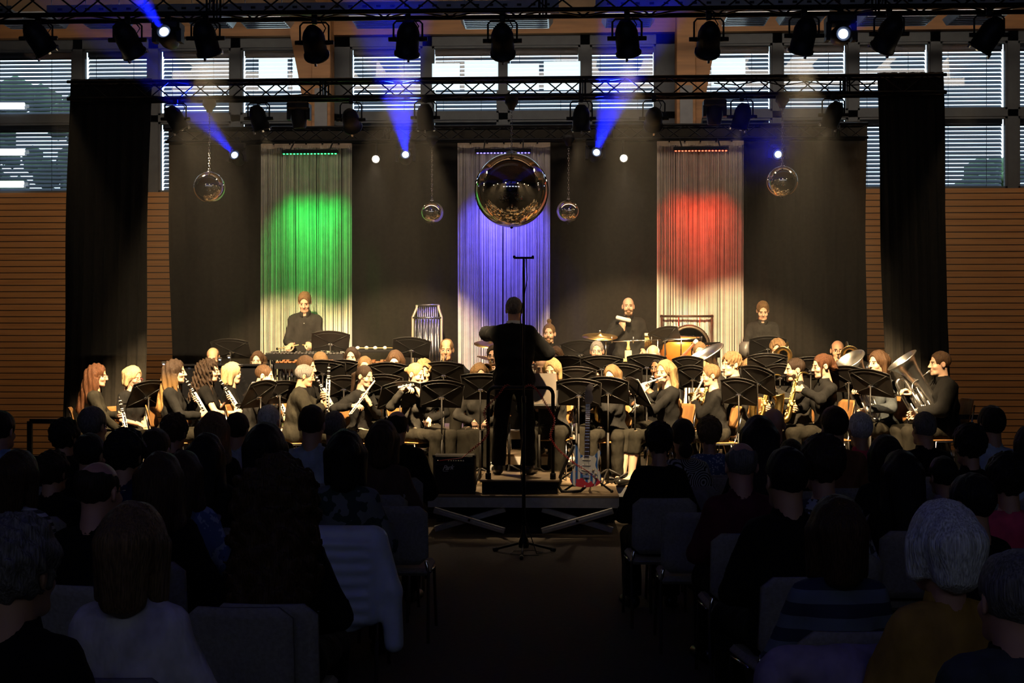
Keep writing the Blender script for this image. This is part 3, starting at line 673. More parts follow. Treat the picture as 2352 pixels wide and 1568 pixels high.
        for ax in range(3):
            o1, o2 = (ax + 1) % 3, (ax + 2) % 3
            s0 = [slice(1, -1)] * 3; s1 = [slice(1, -1)] * 3; s0[ax] = slice(0, -1); s1[ax] = slice(1, None)
            m0, m1 = ins[tuple(s0)], ins[tuple(s1)]; E = np.argwhere(m0 != m1)
            if not len(E): continue
            sg = m0[tuple(E.T)]; E = E + 1; E[:, ax] -= 1
            def cell(d1, d2):
                K = E.copy(); K[:, o1] -= d1; K[:, o2] -= d2; return idx[tuple(K.T)]
            q = np.stack([cell(1, 1), cell(0, 1), cell(0, 0), cell(1, 0)], 1); q[~sg] = q[~sg][:, ::-1]; Fs.append(q)
        return V.astype(f32), np.concatenate(Fs) if Fs else np.zeros((0, 4), int)

def np_mesh(name, V, Q, mats, midx=None):
    me = bpy.data.meshes.new(name); me.vertices.add(len(V)); me.vertices.foreach_set('co', np.asarray(V, f32).ravel())
    n = len(Q); me.loops.add(4 * n); me.loops.foreach_set('vertex_index', np.asarray(Q, np.int32).ravel())
    me.polygons.add(n); me.polygons.foreach_set('loop_start', np.arange(0, 4 * n, 4, dtype=np.int32)); me.polygons.foreach_set('use_smooth', np.ones(n, bool))
    for m in mats: me.materials.append(m)
    if midx is not None: me.polygons.foreach_set('material_index', np.asarray(midx, np.int32))
    me.update(calc_edges=True); return me
def add_obj(name, me, parent=None, M=None):
    o = bpy.data.objects.new(name, me); COL.objects.link(o)
    if parent is not None: o.parent = parent
    if M is not None: o.matrix_local = M
    return o
def xform(V, M): M = np.array(M, f32); return V @ M[:3, :3].T + M[:3, 3]

# skin, cloth, hair
SKIN = {k: mat('skin_' + k, c, .5, 0, .06, 12) for k, c in (('fair', (.66, .41, .28)), ('rosy', (.62, .33, .225)), ('tan', (.54, .30, .18)), ('dark', (.23, .115, .06)))}
LIPM = mat('lips', (.56, .25, .19), .4, 0, .05); EYEW = mat('eye_white', (.75, .72, .68), .25, 0, 0); EYED = mat('eye_dark', (.02, .014, .01), .15, 0, 0)
HAIRC = {k: mat('hair_' + k, c, .5, 0, .55, 9, .6, stretch=(22, 22, 1.3), spec=.22) for k, c in (('black', (.012, .010, .009)), ('dark', (.035, .021, .013)), ('brown', (.065, .034, .016)), ('auburn', (.085, .034, .015)), ('light', (.17, .10, .045)), ('blond', (.36, .24, .11)), ('pale', (.55, .40, .21)), ('grey', (.18, .165, .15)), ('white', (.78, .75, .70)), ('ginger', (.36, .15, .05)))}
CLOTH = {k: mat('cloth_' + k, c, .9, 0, .3, 11, 1.0, sheen=.0, spec=.12, stretch=(1, 1, .6)) for k, c in (('black', (.008, .0075, .007)), ('ink', (.013, .0125, .012)), ('olive', (.020, .018, .013)), ('charcoal', (.030, .028, .025)), ('grey', (.07, .065, .06)), ('suit', (.007, .007, .0075)), ('trouser', (.017, .015, .011)), ('white', (.75, .74, .72)), ('blue', (.22, .36, .70)), ('paleblue', (.50, .62, .80)), ('greyblue', (.36, .42, .50)), ('navy', (.02, .025, .06)), ('brown', (.09, .05, .035)), ('ochre', (.42, .24, .05)), ('red', (.70, .08, .14)), ('mauve', (.32, .26, .36)), ('rust', (.20, .085, .04)), ('steel', (.05, .057, .062)), ('blush', (.66, .62, .64)), ('wine', (.10, .02, .03)))}
def pattern_mat(name, c1, c2, kind, sc):
    m = bpy.data.materials.new(name); m.use_nodes = True; nt = m.node_tree; b = nt.nodes['Principled BSDF']; b.inputs['Roughness'].default_value = .85
    tc = nt.nodes.new('ShaderNodeTexCoord'); cr = nt.nodes.new('ShaderNodeValToRGB'); cr.color_ramp.elements[0].color = (*c1, 1); cr.color_ramp.elements[1].color = (*c2, 1); cr.color_ramp.interpolation = 'CONSTANT'; cr.color_ramp.elements[1].position = .5
    if kind == 'stripe':
        t = nt.nodes.new('ShaderNodeTexWave'); t.bands_direction = 'Z'; t.inputs['Scale'].default_value = sc; out = t.outputs[1]
    elif kind == 'dots':
        t = nt.nodes.new('ShaderNodeTexVoronoi'); t.inputs['Scale'].default_value = sc; out = t.outputs[0]; cr.color_ramp.elements[1].position = .35
    elif kind == 'rings':
        t = nt.nodes.new('ShaderNodeTexVoronoi'); t.inputs['Scale'].default_value = sc * .25; w = nt.nodes.new('ShaderNodeMath'); w.operation = 'MULTIPLY'; w.inputs[1].default_value = 9; f = nt.nodes.new('ShaderNodeMath'); f.operation = 'FRACT'
        nt.links.new(tc.outputs['Object'], t.inputs['Vector']); nt.links.new(t.outputs[0], w.inputs[0]); nt.links.new(w.outputs[0], f.inputs[0]); out = f.outputs[0]
    else:
        t = nt.nodes.new('ShaderNodeTexNoise'); t.inputs['Scale'].default_value = sc; out = t.outputs[0]
    nt.links.new(tc.outputs['Object'], t.inputs['Vector']); nt.links.new(out, cr.inputs[0]); nt.links.new(cr.outputs[0], b.inputs['Base Color']); return m
CLOTH['stripes'] = pattern_mat('cloth_stripes', (.05, .05, .06), (.5, .5, .52), 'stripe', 9)
CLOTH['widestripes'] = pattern_mat('cloth_wide_stripes', (.03, .04, .07), (.16, .19, .24), 'stripe', 3)
CLOTH['floral'] = pattern_mat('cloth_floral', (.04, .045, .05), (.42, .44, .46), 'noise', 16)
CLOTH['bluedots'] = pattern_mat('cloth_blue_dots', (.45, .5, .6), (.06, .11, .26), 'dots', 45)
CLOTH['palms'] = pattern_mat('cloth_palm_print', (.02, .04, .03), (.16, .17, .16), 'noise', 11)
CLOTH['rings'] = pattern_mat('cloth_ring_print', (.02, .02, .02), (.5, .5, .5), 'rings', 30)
CLOTH['batik'] = pattern_mat('cloth_batik', (.10, .16, .36), (.35, .42, .58), 'noise', 14)
def ombre():
    m = HAIRC['dark'].copy(); m.name = 'hair_ombre'; nt = m.node_tree; cr = [n for n in nt.nodes if n.type == 'VALTORGB'][0]; b = nt.nodes['Principled BSDF']
    tc = nt.nodes.new('ShaderNodeTexCoord'); sp = nt.nodes.new('ShaderNodeSeparateXYZ'); mr = nt.nodes.new('ShaderNodeMapRange'); mx = nt.nodes.new('ShaderNodeMix'); mx.data_type = 'RGBA'; mx.blend_type = 'MIX'
    nt.links.new(tc.outputs['Object'], sp.inputs[0]); nt.links.new(sp.outputs['Z'], mr.inputs[0]); mr.inputs[1].default_value = .0; mr.inputs[2].default_value = -.26
    nt.links.new(mr.outputs[0], mx.inputs[0]); nt.links.new(cr.outputs[0], mx.inputs[6]); mx.inputs[7].default_value = (.30, .17, .06, 1); nt.links.new(mx.outputs[2], b.inputs['Base Color']); return m
HAIRC['ombre'] = ombre()
SHOEM = mat('black_shoe_leather', (.012, .011, .010), .3, 0, .1)

# head templates (origin between the ears, face towards +y)
HEADS = {}
def head_tpl(sex, h):
    key = (sex, h)
    if key in HEADS: return HEADS[key]
    f = Field((-.11, -.14, -.23), (.11, .16, .15), h); j = .93 if sex == 'f' else 1.0
    f.ell((0, -.012, .033), (.075, .097, .090)); f.ell((0, .030, -.042), (.060 * j, .066, .078), .03)
    f.cap((-.030 * j, .062, -.092), (.030 * j, .062, -.092), .022 * j, .022 * j, .025); f.ell((0, .078 if sex == 'm' else .074, -.102), (.022, .018, .018), .02)
    f.cap((-.034, .080, .024), (.034, .080, .024), .012 if sex == 'm' else .009, .012 if sex == 'm' else .009, .015)
    for s in (-1, 1):
        f.ell((s * .040, .064, -.030), (.024, .024, .022), .02); f.ell((s * .031, .100, .004), (.017, .014, .011), .012, 'sub')
    f.cap((0, .094, .012), (0, .113, -.026), .008, .0125, .012)
    for s in (-1, 1): f.ell((s * .011, .103, -.030), (.008, .010, .007), .006)
    f.cap((-.018, .088, -.060), (.018, .088, -.060), .0065, .0065, .008); f.cap((-.014, .088, -.069), (.014, .088, -.069), .0075, .0075, .006)
    f.cap((-.022, .0985, -.0645), (.022, .0985, -.0645), .0022, .0022, .002, 'sub')
    for s in (-1, 1):
        f.ell((s * .031, .083, .003), (.0125, .0125, .0115), .002); R = Matrix.Rotation(s * .35, 3, 'Z')
        f.ell((s * .079, -.010, -.004), (.009, .021, .033), .008, R=R); f.ell((s * .086, -.004, -.002), (.007, .010, .017), .005, 'sub')
    f.cap((0, -.018, -.06), (0, -.035, -.22), .050 if sex == 'f' else .056, .052 if sex == 'f' else .060, .03)
    V, Q = f.mesh(); c = V[Q].mean(1); x, y, z = np.abs(c[:, 0]), c[:, 1], c[:, 2]; m = np.zeros(len(Q), int)
    de = np.sqrt((x - .031) ** 2 + (z - .003) ** 2); eye = (np.sqrt((x - .031) ** 2 + (y - .083) ** 2 + (z - .003) ** 2) < .0142) & (y > .085)
    m[eye & (z < .010)] = 2; m[eye & (de < .0072)] = 3; m[eye & (z > .0085)] = 4
    m[(x < .019 + .004 * (z > -.066)) & (z < -.0575) & (z > -.0735) & (y > .087)] = 1
    m[(y > .070) & (x > .012) & (x < .050) & (z > .0205 + .1 * (.03 - x) * 0) & (z < .0295) & (~eye)] = 4
    HEADS[key] = (V, Q, m); return HEADS[key]
# hands (right hand; wrist at origin, palm centre at +y .045, fingers towards +y, palm faces -z)
HANDS = {}
def hand_tpl(pose, h=.005):
    if (pose, h) in HANDS: return HANDS[(pose, h)]
    f = Field((-.08, -.06, -.11), (.08, .22, .06), h)
    f.cap((0, -.05, 0), (0, .01, 0), .024, .026, .02, squash=((1, 0, 0), .8))
    f.cap((-.020, .022, 0), (-.022, .078, 0), .014, .013, .015); f.cap((0, .02, 0), (0, .082, .002), .014, .0125, .015); f.cap((.022, .022, 0), (.022, .076, 0), .013, .012, .015)
    curl = {'hold': (.75, .85, .55), 'fist': (1.25, 1.3, .9), 'relax': (.30, .38, .25), 'flat': (.08, .1, .05)}[pose]
    for i, (x, L, r) in enumerate(((-.030, .95, .0092), (-.0105, 1.05, .0095), (.0095, 1.0, .0092), (.029, .80, .0082))):
        p = np.array((x, .080 - abs(x) * .15, .001)); a = -.04 * (i - 1.5); pitch = 0.0
        for s_, seg in enumerate((.044, .027, .021)):
            pitch += curl[s_] * (1 + .10 * (i - 1)); d = np.array((a * -1.2, math.cos(pitch), -math.sin(pitch))); q = p + d * seg * L
            f.cap(p, q, r * (1 - .08 * s_), r * (.93 - .09 * s_), .004); p = q
    t0 = np.array((-.026, .012, -.004)); c = {'hold': 1, 'fist': 1.15, 'relax': .45, 'flat': .2}[pose]
    t1 = t0 + np.array((-.026, .030, -.020 * c)); t2 = t1 + np.array((-.006 + .014 * c, .028, -.022 * c)); t3 = t2 + np.array((.012 * c, .018, -.010 * c))
    f.cap(t0, t1, .0145, .0115, .012); f.cap(t1, t2, .011, .0098, .004); f.cap(t2, t3, .0098, .008, .004)
    HANDS[(pose, h)] = f.mesh(); return HANDS[(pose, h)]
# hair templates in head space
HAIRT = {}
def hair_tpl(style, h=.008):
    if (style, h) in HAIRT: return HAIRT[(style, h)]
    f = Field((-.24, -.26, -.55), (.24, .20, .24), h)
    def cap0(g=.012, top=.0): f.ell((0, -.016, .036 + top), (.076 + g, .097 + g, .091 + g), 0)
    def face(z0=.075, wid=.072, y=.115, ry=.085): f.ell((0, y, z0 - .13), (wid, ry, .13), .012, 'sub')
    def ears(): 
        for s in (-1, 1): f.ell((s * .095, .0, -.012), (.035, .032, .042), .01, 'sub')
    if style in ('short', 'crop', 'curly_short', 'quiff', 'balding', 'horseshoe'):
        g = {'short': .011, 'crop': .006, 'curly_short': .022, 'quiff': .010, 'balding': .007, 'horseshoe': .005}[style]
        cap0(g, .004 if style != 'crop' else 0)
        if style == 'quiff': f.cap((-.03, .060, .108), (.03, .056, .110), .020, .020, .03)
        if style == 'balding': f.ell((0, .05, .125), (.062, .085, .07), .02, 'sub')
        if style == 'horseshoe': f.ell((0, .025, .13), (.088, .130, .105), .015, 'sub'); f.ell((0, .11, .05), (.10, .095, .12), .01, 'sub')
        face(.098 if style not in ('balding', 'horseshoe') else .11); ears(); f.plane((0, -.05, -.072), (0, -.35, -1))
        f.ell((0, .06, -.11), (.09, .10, .085), .01, 'sub')
        if style == 'curly_short': f.ripple(.010, 95, 1)
        else: f.ripple(.0032, 110, .5, 40)
    elif style in ('bob', 'pageboy', 'bowl'):
        cap0(.016, .004); lo = {'bob': -.125, 'pageboy': -.09, 'bowl': -.05}[style]
        for s in (-1, 1): f.cap((s * .078, -.02, .02), (s * .082, -.015, lo), .036, .026, .03)
        f.cap((0, -.10, .03), (0, -.085, lo), .058, .05, .04, squash=((1, 0, 0), .75)); face(.098 if style != 'bowl' else .084, .070, .118); f.ell((0, .03, -.12), (.062, .10, .10), .02, 'sub'); f.ripple(.0035, 90, .2, 12)
    elif style in ('long', 'long_wavy', 'long_curly', 'long_thin'):
        cap0(.013, .004); wv = {'long': .004, 'long_thin': .003, 'long_wavy': .013, 'long_curly': .017}[style]; lo = {'long': -.30, 'long_thin': -.24, 'long_wavy': -.40, 'long_curly': -.36}[style]; e = .014 if style == 'long_curly' else 0
        f.cap((0, -.085, .02), (0, -.135, lo), .064 + e, .046 + e * 2.2 + (.02 if 'wavy' in style else 0), .04, squash=((1, 0, 0), .6))
        for s in (-1, 1):
            f.cap((s * .076, -.025, .03), (s * .100, -.05, lo * .75), .036 + e, .034 + e * 1.5, .03); f.cap((s * .100, -.05, lo * .6), (s * .105, .0, lo * 1.0), .034 + e, .016 + e, .03)
            if style != 'long_thin': f.cap((s * .082, .0, -.04), (s * .098, .055, lo * .95), .024 + e * .5, .018 + e, .02)
        face(.108, .072, .118); f.ell((0, .045, -.13), (.056, .09, .13), .02, 'sub')
        f.ripple(wv, 70 if style != 'long_curly' else 85, .7, 24 if style == 'long_wavy' else (80 if style == 'long_curly' else 5))
    elif style in ('ponytail', 'bun', 'topknot', 'updo', 'tied'):
        cap0(.007, .002); face(.094, .068); ears(); f.plane((0, -.05, -.07), (0, -.4, -1)); f.ell((0, .06, -.11), (.09, .10, .085), .01, 'sub')
        if style == 'ponytail': f.cap((0, -.10, .03), (0, -.155, -.02), .03, .034, .02); f.cap((0, -.155, -.02), (.01, -.15, -.22), .034, .014, .02)
        if style == 'bun': f.ell((0, -.125, .02), (.042, .036, .042), .01)
        if style == 'topknot': f.cap((0, -.03, .12), (0, -.04, .165), .026, .022, .012); f.ell((0, -.04, .168), (.034, .032, .028), .008)
        if style == 'updo': f.cap((0, -.10, .06), (0, -.13, -.03), .04, .045, .03); f.cap((-.04, -.11, -.03), (-.06, -.15, -.05), .02, .008, .01); f.cap((.04, -.11, -.03), (.07, -.14, -.04), .02, .008, .01); f.cap((-.07, .03, .03), (-.075, .05, -.07), .012, .007, .01); f.cap((.07, .03, .03), (.075, .05, -.07), .012, .007, .01)
        if style == 'tied': f.cap((0, -.09, .0), (0, -.14, -.10), .035, .03, .03); f.ell((0, -.12, -.08), (.05, .04, .05), .02)
        f.ripple(.003, 110, .4, 15)
    V, Q = f.mesh(); HAIRT[(style, h)] = (V, Q); return V, Q
def beard_tpl(full):
    f = Field((-.1, -.05, -.17), (.1, .14, .03), .006); f.ell((0, .030, -.048), (.064, .070, .082), 0); f.ell((0, .079, -.106), (.028, .022, .024 if full else .018), .02); f.cap((-.022, .094, -.052), (.022, .094, -.052), .010, .010, .008)
    f.ell((0, .060, .015), (.12, .14, .062), .006, 'sub'); f.ell((0, .105, -.066), (.022, .02, .010), .004, 'sub'); f.plane((0, .0, 0), (0, -1, .15)); f.ripple(.0015, 150); return f.mesh()

class Pose: pass
def body_pose(P):
    """joints in the person's own frame (origin on the floor under the hips, facing +y)"""
    J = Pose(); lean = math.radians(P.get('lean', 4)); fem = P.get('sex', 'm') == 'f'; J.fem = fem; sit = P.get('sit', True); fat = P.get('fat', 0.0); J.fat = fat
    J.hip = Vector((0, 0, .545 if sit else .945)); J.sp = Vector((math.sin(math.radians(P.get('side', 0))), math.sin(lean), math.cos(lean))).normalized()
    J.fwd = Vector((0, J.sp.z, -J.sp.y)); J.side = J.sp.cross(J.fwd) * -1
    J.nb = J.hip + J.sp * .50; hl = lean * .6 + math.radians(P.get('neck', 6)); hy = math.radians(P.get('hyaw', 0)); hp = math.radians(P.get('pitch', 4))
    hd = Vector((math.sin(math.radians(P.get('tilt', 0))), math.sin(hl), math.cos(hl))).normalized(); J.hc = J.nb + hd * .174
    J.hM = Matrix.Translation(J.hc) @ Matrix.Rotation(-hy, 4, 'Z') @ Matrix.Rotation(-hp, 4, 'X') @ Matrix.Rotation(math.radians(P.get('tilt', 0)), 4, 'Y')
    w = .138 if fem else .157; tw = math.radians(P.get('twist', 0)); J.sh = {}
    for s in (-1, 1): J.sh[s] = J.hip + J.sp * .435 + Vector((s * w * math.cos(tw), -s * w * math.sin(tw) - .01, 0)) + Vector((0, 0, P.get('shrug', 0)))
    sp_ = P.get('spread', .06); J.hipj, J.kn, J.an, J.toe = {}, {}, {}, {}
    for s in (-1, 1):
        J.hipj[s] = J.hip + Vector((s * .088, 0, -.01))
        if sit:
            ky = P.get('knee', .44); J.kn[s] = Vector((s * (.095 + sp_), ky, .525 + P.get('kz', 0))); J.an[s] = Vector((s * (.10 + sp_ * .8), ky + P.get('shin', -.03), .085)); td = Vector((s * .25, 1, 0)).normalized()
        else:
            J.kn[s] = Vector((s * (.10 + sp_ * .5), .02, .50)); J.an[s] = Vector((s * (.11 + sp_ * .7), -.03, .085)); td = Vector((s * .3, 1, 0)).normalized()
        J.toe[s] = J.an[s] + td * .165 + Vector((0, 0, -.055))
    J.el, J.wr, J.hm = {}, {}, {}
    return J
def solve_arm(J, s, target, hx=None, pole=None, toward=None, la=.285, lf=.255, off=.075):
    """two-bone arm; target is the palm centre, hx the axis the fingers wrap"""
    t = Vector(target); S = J.sh[s]; pole = Vector(pole) if pole else Vector((s * .55, -.25, -.8))
    W = t.copy(); E = S + Vector((s * .1, 0, -.25))
    for _ in range(4):
        d = W - S; L = min(d.length, la + lf - .004); dn = d.normalized(); a = (la * la - lf * lf + L * L) / (2 * L); hgt = math.sqrt(max(1e-6, la * la - a * a))
        pp = pole - dn * pole.dot(dn); pp = pp.normalized(); E = S + dn * a + pp * hgt; Wc = S + dn * L
        fd = (Wc - E).normalized()
        if hx is not None: x = Vector(hx).normalized(); y = fd - x * fd.dot(x); y = (y.normalized() * .75 + fd * .25).normalized()
        else: y = fd
        if toward is not None: y = (Vector(toward).normalized() * .6 + y * .4).normalized()
        W = t - y * off
    d = W - S
    if d.length > la + lf - .004: W = S + d.normalized() * (la + lf - .004)
    J.el[s], J.wr[s] = E, W; y = y.normalized()
    if hx is not None: x = Vector(hx).normalized(); x = (x - y * x.dot(y)).normalized()
    else: x = Vector((1, 0, 0)); x = (x - y * x.dot(y)).normalized()
    z = x.cross(y)
    J.hm[s] = frame(W, x, y, z)
def rest_arms(J, P):
    for s in (-1, 1):
        if s in J.el: continue
        if P.get('sit', True): solve_arm(J, s, J.kn[s] * .55 + J.hip * .45 + Vector((-s * .05, .02, .085)), hx=(1, 0, 0), pole=(s * .9, -.4, -.3)); J.hm[s] = J.hm[s]
        else: solve_arm(J, s, J.sh[s] + Vector((s * .07, .05, -.56)), hx=(0, 1, 0) if s < 0 else (0, -1, 0), pole=(s * .3, -1, 0))
def torso(f, J, g, k=.04):
    sp, hip, fem = J.sp, J.hip, J.fem; P = lambda t, x=0, y=0: hip + sp * t + J.fwd * y + Vector((x, 0, 0)); w = 1.0
    f.cap(P(.0, -.075), P(.0, .075), .112 + g, .112 + g, k)
    f.cap(P(.05, 0, .005 + J.fat * .3), P(.22, 0, .004 + J.fat * .35), (.105 if fem else .112) + g + J.fat * .5, (.095 if fem else .112) + g + J.fat * .5, k, squash=((1, 0, 0), .78))
    f.cap(P(.22), P(.37, 0, .0), (.096 if fem else .112) + g, (.098 if fem else .116) + g, k, squash=((1, 0, 0), .70))
    f.cap(J.sh[-1] + Vector((.03, 0, -.01)), J.sh[1] + Vector((-.03, 0, -.01)), (.056 if fem else .062) + g, (.056 if fem else .062) + g, k)
    for s in (-1, 1): f.cap(J.nb - sp * .01 - J.fwd * .012, J.sh[s] + Vector((-s * .02, 0, .012)), .046 + g, .046 + g, k)
    if fem:
        for s in (-1, 1): f.ell(P(.29, s * .072, .075), (.062 + g, .058 + g, .066 + g), .03)
def make_person(name, label, P, root_M, sc, group=None, hh=.006, bh=.02, extra=None):
    """P: pose, clothes, hair. Returns (object, J)"""
    J = P['J'] if 'J' in P else body_pose(P)
    if 'J' not in P: rest_arms(J, P)
    fem = J.fem; sit = P.get('sit', True); lower = P.get('legs', True)
    pts = [J.hip, J.nb, J.sh[-1], J.sh[1], J.el[-1], J.el[1], J.wr[-1], J.wr[1], J.kn[-1], J.kn[1], J.an[-1], J.an[1], J.toe[-1], J.toe[1]]
    lo = np.min([list(p) for p in pts], 0) - .17; hi = np.max([list(p) for p in pts], 0) + .17; lo[2] = -.02
    r = 1.0 if not fem else .88
    # body
    f = Field(lo, hi, bh); torso(f, J, -.004); f.cap(J.nb - J.sp * .04, J.hc - (J.hc - J.nb) * .35, .058 * (.9 if fem else 1), .052 * (.9 if fem else 1), .03)
    for s in (-1, 1):
        f.cap(J.sh[s], J.el[s], .050 * r, .040 * r, .025); f.cap(J.el[s], J.wr[s], .040 * r, .027 * r, .02)
        f.cap(J.hipj[s], J.kn[s], .086, .058, .03); f.cap(J.kn[s], J.kn[s] * .6 + J.an[s] * .4, .056, .055, .02); f.cap(J.kn[s] * .6 + J.an[s] * .4, J.an[s], .055, .036, .02); f.cap(J.an[s] + Vector((0, 0, -.02)), J.toe[s], .038, .026, .02)
    V, Q = f.mesh(); Vs, Qs, Ms = [V], [Q], [np.zeros(len(Q), int)]; n = len(V)
    hV, hQ, hm = head_tpl(J.fem and 'f' or 'm', hh); hs = P.get('hs', .99); Vs.append(xform(hV * hs, J.hM)); Qs.append(hQ + n); Ms.append(hm); n += len(hV)
    for s in (-1, 1):
        tV, tQ = hand_tpl(P.get('hand', 'hold'), P.get('hdh', .005)); tV = tV * (1.0 if not fem else .92)
        if s < 0: tV = tV * np.array((-1, 1, 1), f32); tQ = tQ[:, ::-1]
        Vs.append(xform(tV, J.hm[s])); Qs.append(tQ + n); Ms.append(np.zeros(len(tQ), int)); n += len(tV)
    hc = HAIRC[P.get('hair', ('short', 'brown'))[1]]
    me = np_mesh('person', np.concatenate(Vs), np.concatenate(Qs), [SKIN[P.get('skin', 'fair')], LIPM, EYEW, EYED, HAIRC[P.get('brow', P.get('hair', ('', 'brown'))[1])] if P.get('brow', P.get('hair', ('', 'brown'))[1]) not in ('white', 'pale') else HAIRC['light']], np.concatenate(Ms))
    o = add_obj(name, me); o.matrix_world = root_M @ Matrix.Scale(sc, 4); tag(o, label, 'person', group)
    dress(o, J, P, lo, hi, P.get('ch', .018))
    st = P.get('hair', ('short', 'brown'))
    if st[0]:
        hV, hQ = hair_tpl(st[0], P.get('hairh', .008)); hk = (st[0], P.get('hairh', .008), st[1])
        if hk not in HAIRME: HAIRME[hk] = np_mesh('hair', hV, hQ, [hc])
        add_obj('hair', HAIRME[hk], o, J.hM @ Matrix.Scale(hs * P.get('hairs', 1.0), 4))
    if P.get('beard'):
        k = ('beard', P['beard'])
        if k not in HAIRME: bV, bQ = beard_tpl(True); HAIRME[k] = np_mesh('beard', bV, bQ, [HAIRC[P['beard']]])
        add_obj('beard', HAIRME[k], o, J.hM @ Matrix.Scale(hs, 4))
    if P.get('glasses'):
        if 'g' + P['glasses'] not in HAIRME:
            g = MB()
            for s in (-1, 1):
                g.tube([(s * .031 + .021 * math.cos(a), .107 - .006 * abs(math.cos(a)) * 0, .0 + .016 * math.sin(a)) for a in [i * .5236 for i in range(12)]], .0016, 5, closed=True); g.tube([(s * .052, .105, .004), (s * .075, .07, .006), (s * .081, -.005, .006)], .0016, 5)
            g.tube([(-.010, .108, .004), (0, .112, .006), (.010, .108, .004)], .0016, 5)
            gm = {'dark': (.02, .02, .02), 'red': (.5, .04, .05), 'metal': (.5, .45, .4)}[P['glasses']]
            q = g.build('glasses', mat('glasses_' + P['glasses'], gm, .3, .4, 0)); HAIRME['g' + P['glasses']] = q.data; bpy.data.objects.remove(q)
        add_obj('glasses', HAIRME['g' + P['glasses']], o, J.hM @ Matrix.Scale(hs, 4))
    return o, J
HAIRME = {}
def dress(o, J, P, lo, hi, ch):
    fem = J.fem; kind, cm = P.get('top', ('shirt', 'ink')); r = 1.0 if not fem else .88; g = .020 if kind == 'jacket' else .012
    def arms(f, g, frac=1.0):
        for s in (-1, 1):
            e, w, h = J.el[s], J.wr[s], J.sh[s]
            if frac >= 1: f.cap(h, e, .053 * r + g, .049 * r + g, .03); c = w * .95 + e * .05; f.cap(e, w, .049 * r + g, .034 * r + g, .02, cut=(c, w - e))
            else: c = h * (1 - frac) + e * frac; f.cap(h, e, .053 * r + g, .048 * r + g, .03, cut=(c, e - h))
    def top(kind, g, name, m, frac=1.0, vneck=0.0, hemz=-.085):
        f = Field(lo, hi, ch); torso(f, J, g); f.plane(J.hip + J.sp * hemz, -J.sp); arms(f, g, frac)
        nk = J.nb + J.sp * .045 + J.fwd * .008
        f.ell(nk, (.064, .064, .052) if kind in ('shirt', 'jacket') else (.080, .068, .06), .006, 'sub')
        if vneck > 0: f.cap(nk + J.fwd * .08, J.nb - J.sp * vneck + J.fwd * .17, .055, .012, .006, 'sub')
        if kind == 'jacket':
            for s in (-1, 1): f.cap(J.nb + Vector((s * .075, 0, 0)) + J.fwd * .03, J.hip + J.sp * .24 + J.fwd * (.132 + J.fat * .8) + Vector((s * .014, 0, 0)), .022, .012, .004); f.cap(J.nb + Vector((s * .085, 0, 0)) + J.fwd * .02, J.hip + J.sp * .36 + J.fwd * .135 + Vector((s * .065, 0, 0)), .018, .022, .004)
        f.ripple(.0045, 24, P.get('seed', 0) * .7); f.ripple(.0040, 50, P.get('seed', 0) * 1.9, 40)
        V, Q = f.mesh(); return add_obj(name, np_mesh(name, V, Q, [m]), o)
    frac = P.get('sleeve', 1.0); m = CLOTH[cm]
    if kind == 'jacket':
        top('shirt', .010, 'shirt', CLOTH[P.get('under', 'black')], .8, 0, .0); top('jacket', .024, 'jacket', m, 1.0, .26, -.14)
        if P.get('collar'): pass
    elif kind == 'shirt': top('shirt', g, 'shirt', m, frac)
    elif kind == 'vneck': top('tee', g, 'blouse', m, frac, .12)
    else: top('tee', g, 'top', m, frac)
    if kind in ('shirt', 'jacket'):
        c = MB(); n = 18; V = []; Fs = []; hm = P.get('collar_h', .040)
        for i in range(n + 1):
            a = math.radians(90 + 16 + (328 * i / n)); q = abs(i / n - .5) * 2
            for rr, zz in ((.064, hm * (1 - .1 * q)), (.071, hm * (1 - .1 * q)), (.086, -.012 - .03 * q * q), (.078, -.014 - .03 * q * q)):
                p = J.nb + J.fwd * (math.sin(a) * rr * r + .002) + Vector((math.cos(a) * rr * r, 0, 0)) + J.sp * (zz + .012); V.append(p)
        for i in range(n):
            for k in range(4): a = 4 * i + k; b = 4 * i + (k + 1) % 4; Fs.append((a, b, b + 4, a + 4))
        Fs += [(3, 2, 1, 0), (4 * n, 4 * n + 1, 4 * n + 2, 4 * n + 3)]
        c.add(V, Fs, 0, None, True); c.build('collar', CLOTH[P.get('collar', P.get('under', 'black') if kind == 'jacket' else cm)], o)
    if kind in ('shirt',) and P.get('buttons'):
        for i in range(5):
            b = MB(); b.sphere((0, 0, 0), .008, 6); p = J.hip + J.sp * (.06 + i * .085) + J.fwd * (.118 + J.fat * .8 + (.0 if not fem else .03))
            q = b.build('button', mat('pearl_button', (.7, .68, .6), .3, 0, 0), o); q.location = p
    if P.get('legs', True):
        f = Field(lo, hi, ch); f.cap(J.hip + Vector((-.08, 0, 0)), J.hip + Vector((.08, 0, 0)), .122, .122, .03); tl = P.get('trouser', .99); sk = P.get('skirt')
        for s in (-1, 1):
            f.cap(J.hipj[s], J.kn[s], .098, .076, .035); c = J.kn[s].lerp(J.an[s], tl); lw = .070 if not sk else .12
            f.cap(J.kn[s], J.an[s], .074, lw, .025, cut=(c, J.an[s] - J.kn[s]))
        if sk:
            a, b = J.kn[-1], J.kn[1]; f.cap(a, b, .08, .08, .05); f.cap((a + b) / 2 + Vector((0, .02, 0)), (J.an[-1] + J.an[1]) / 2 + Vector((0, .03, .1)), .12, .17, .05, squash=((1, 0, 0), .8), cut=((0, 0, .16), (0, 0, -1)))
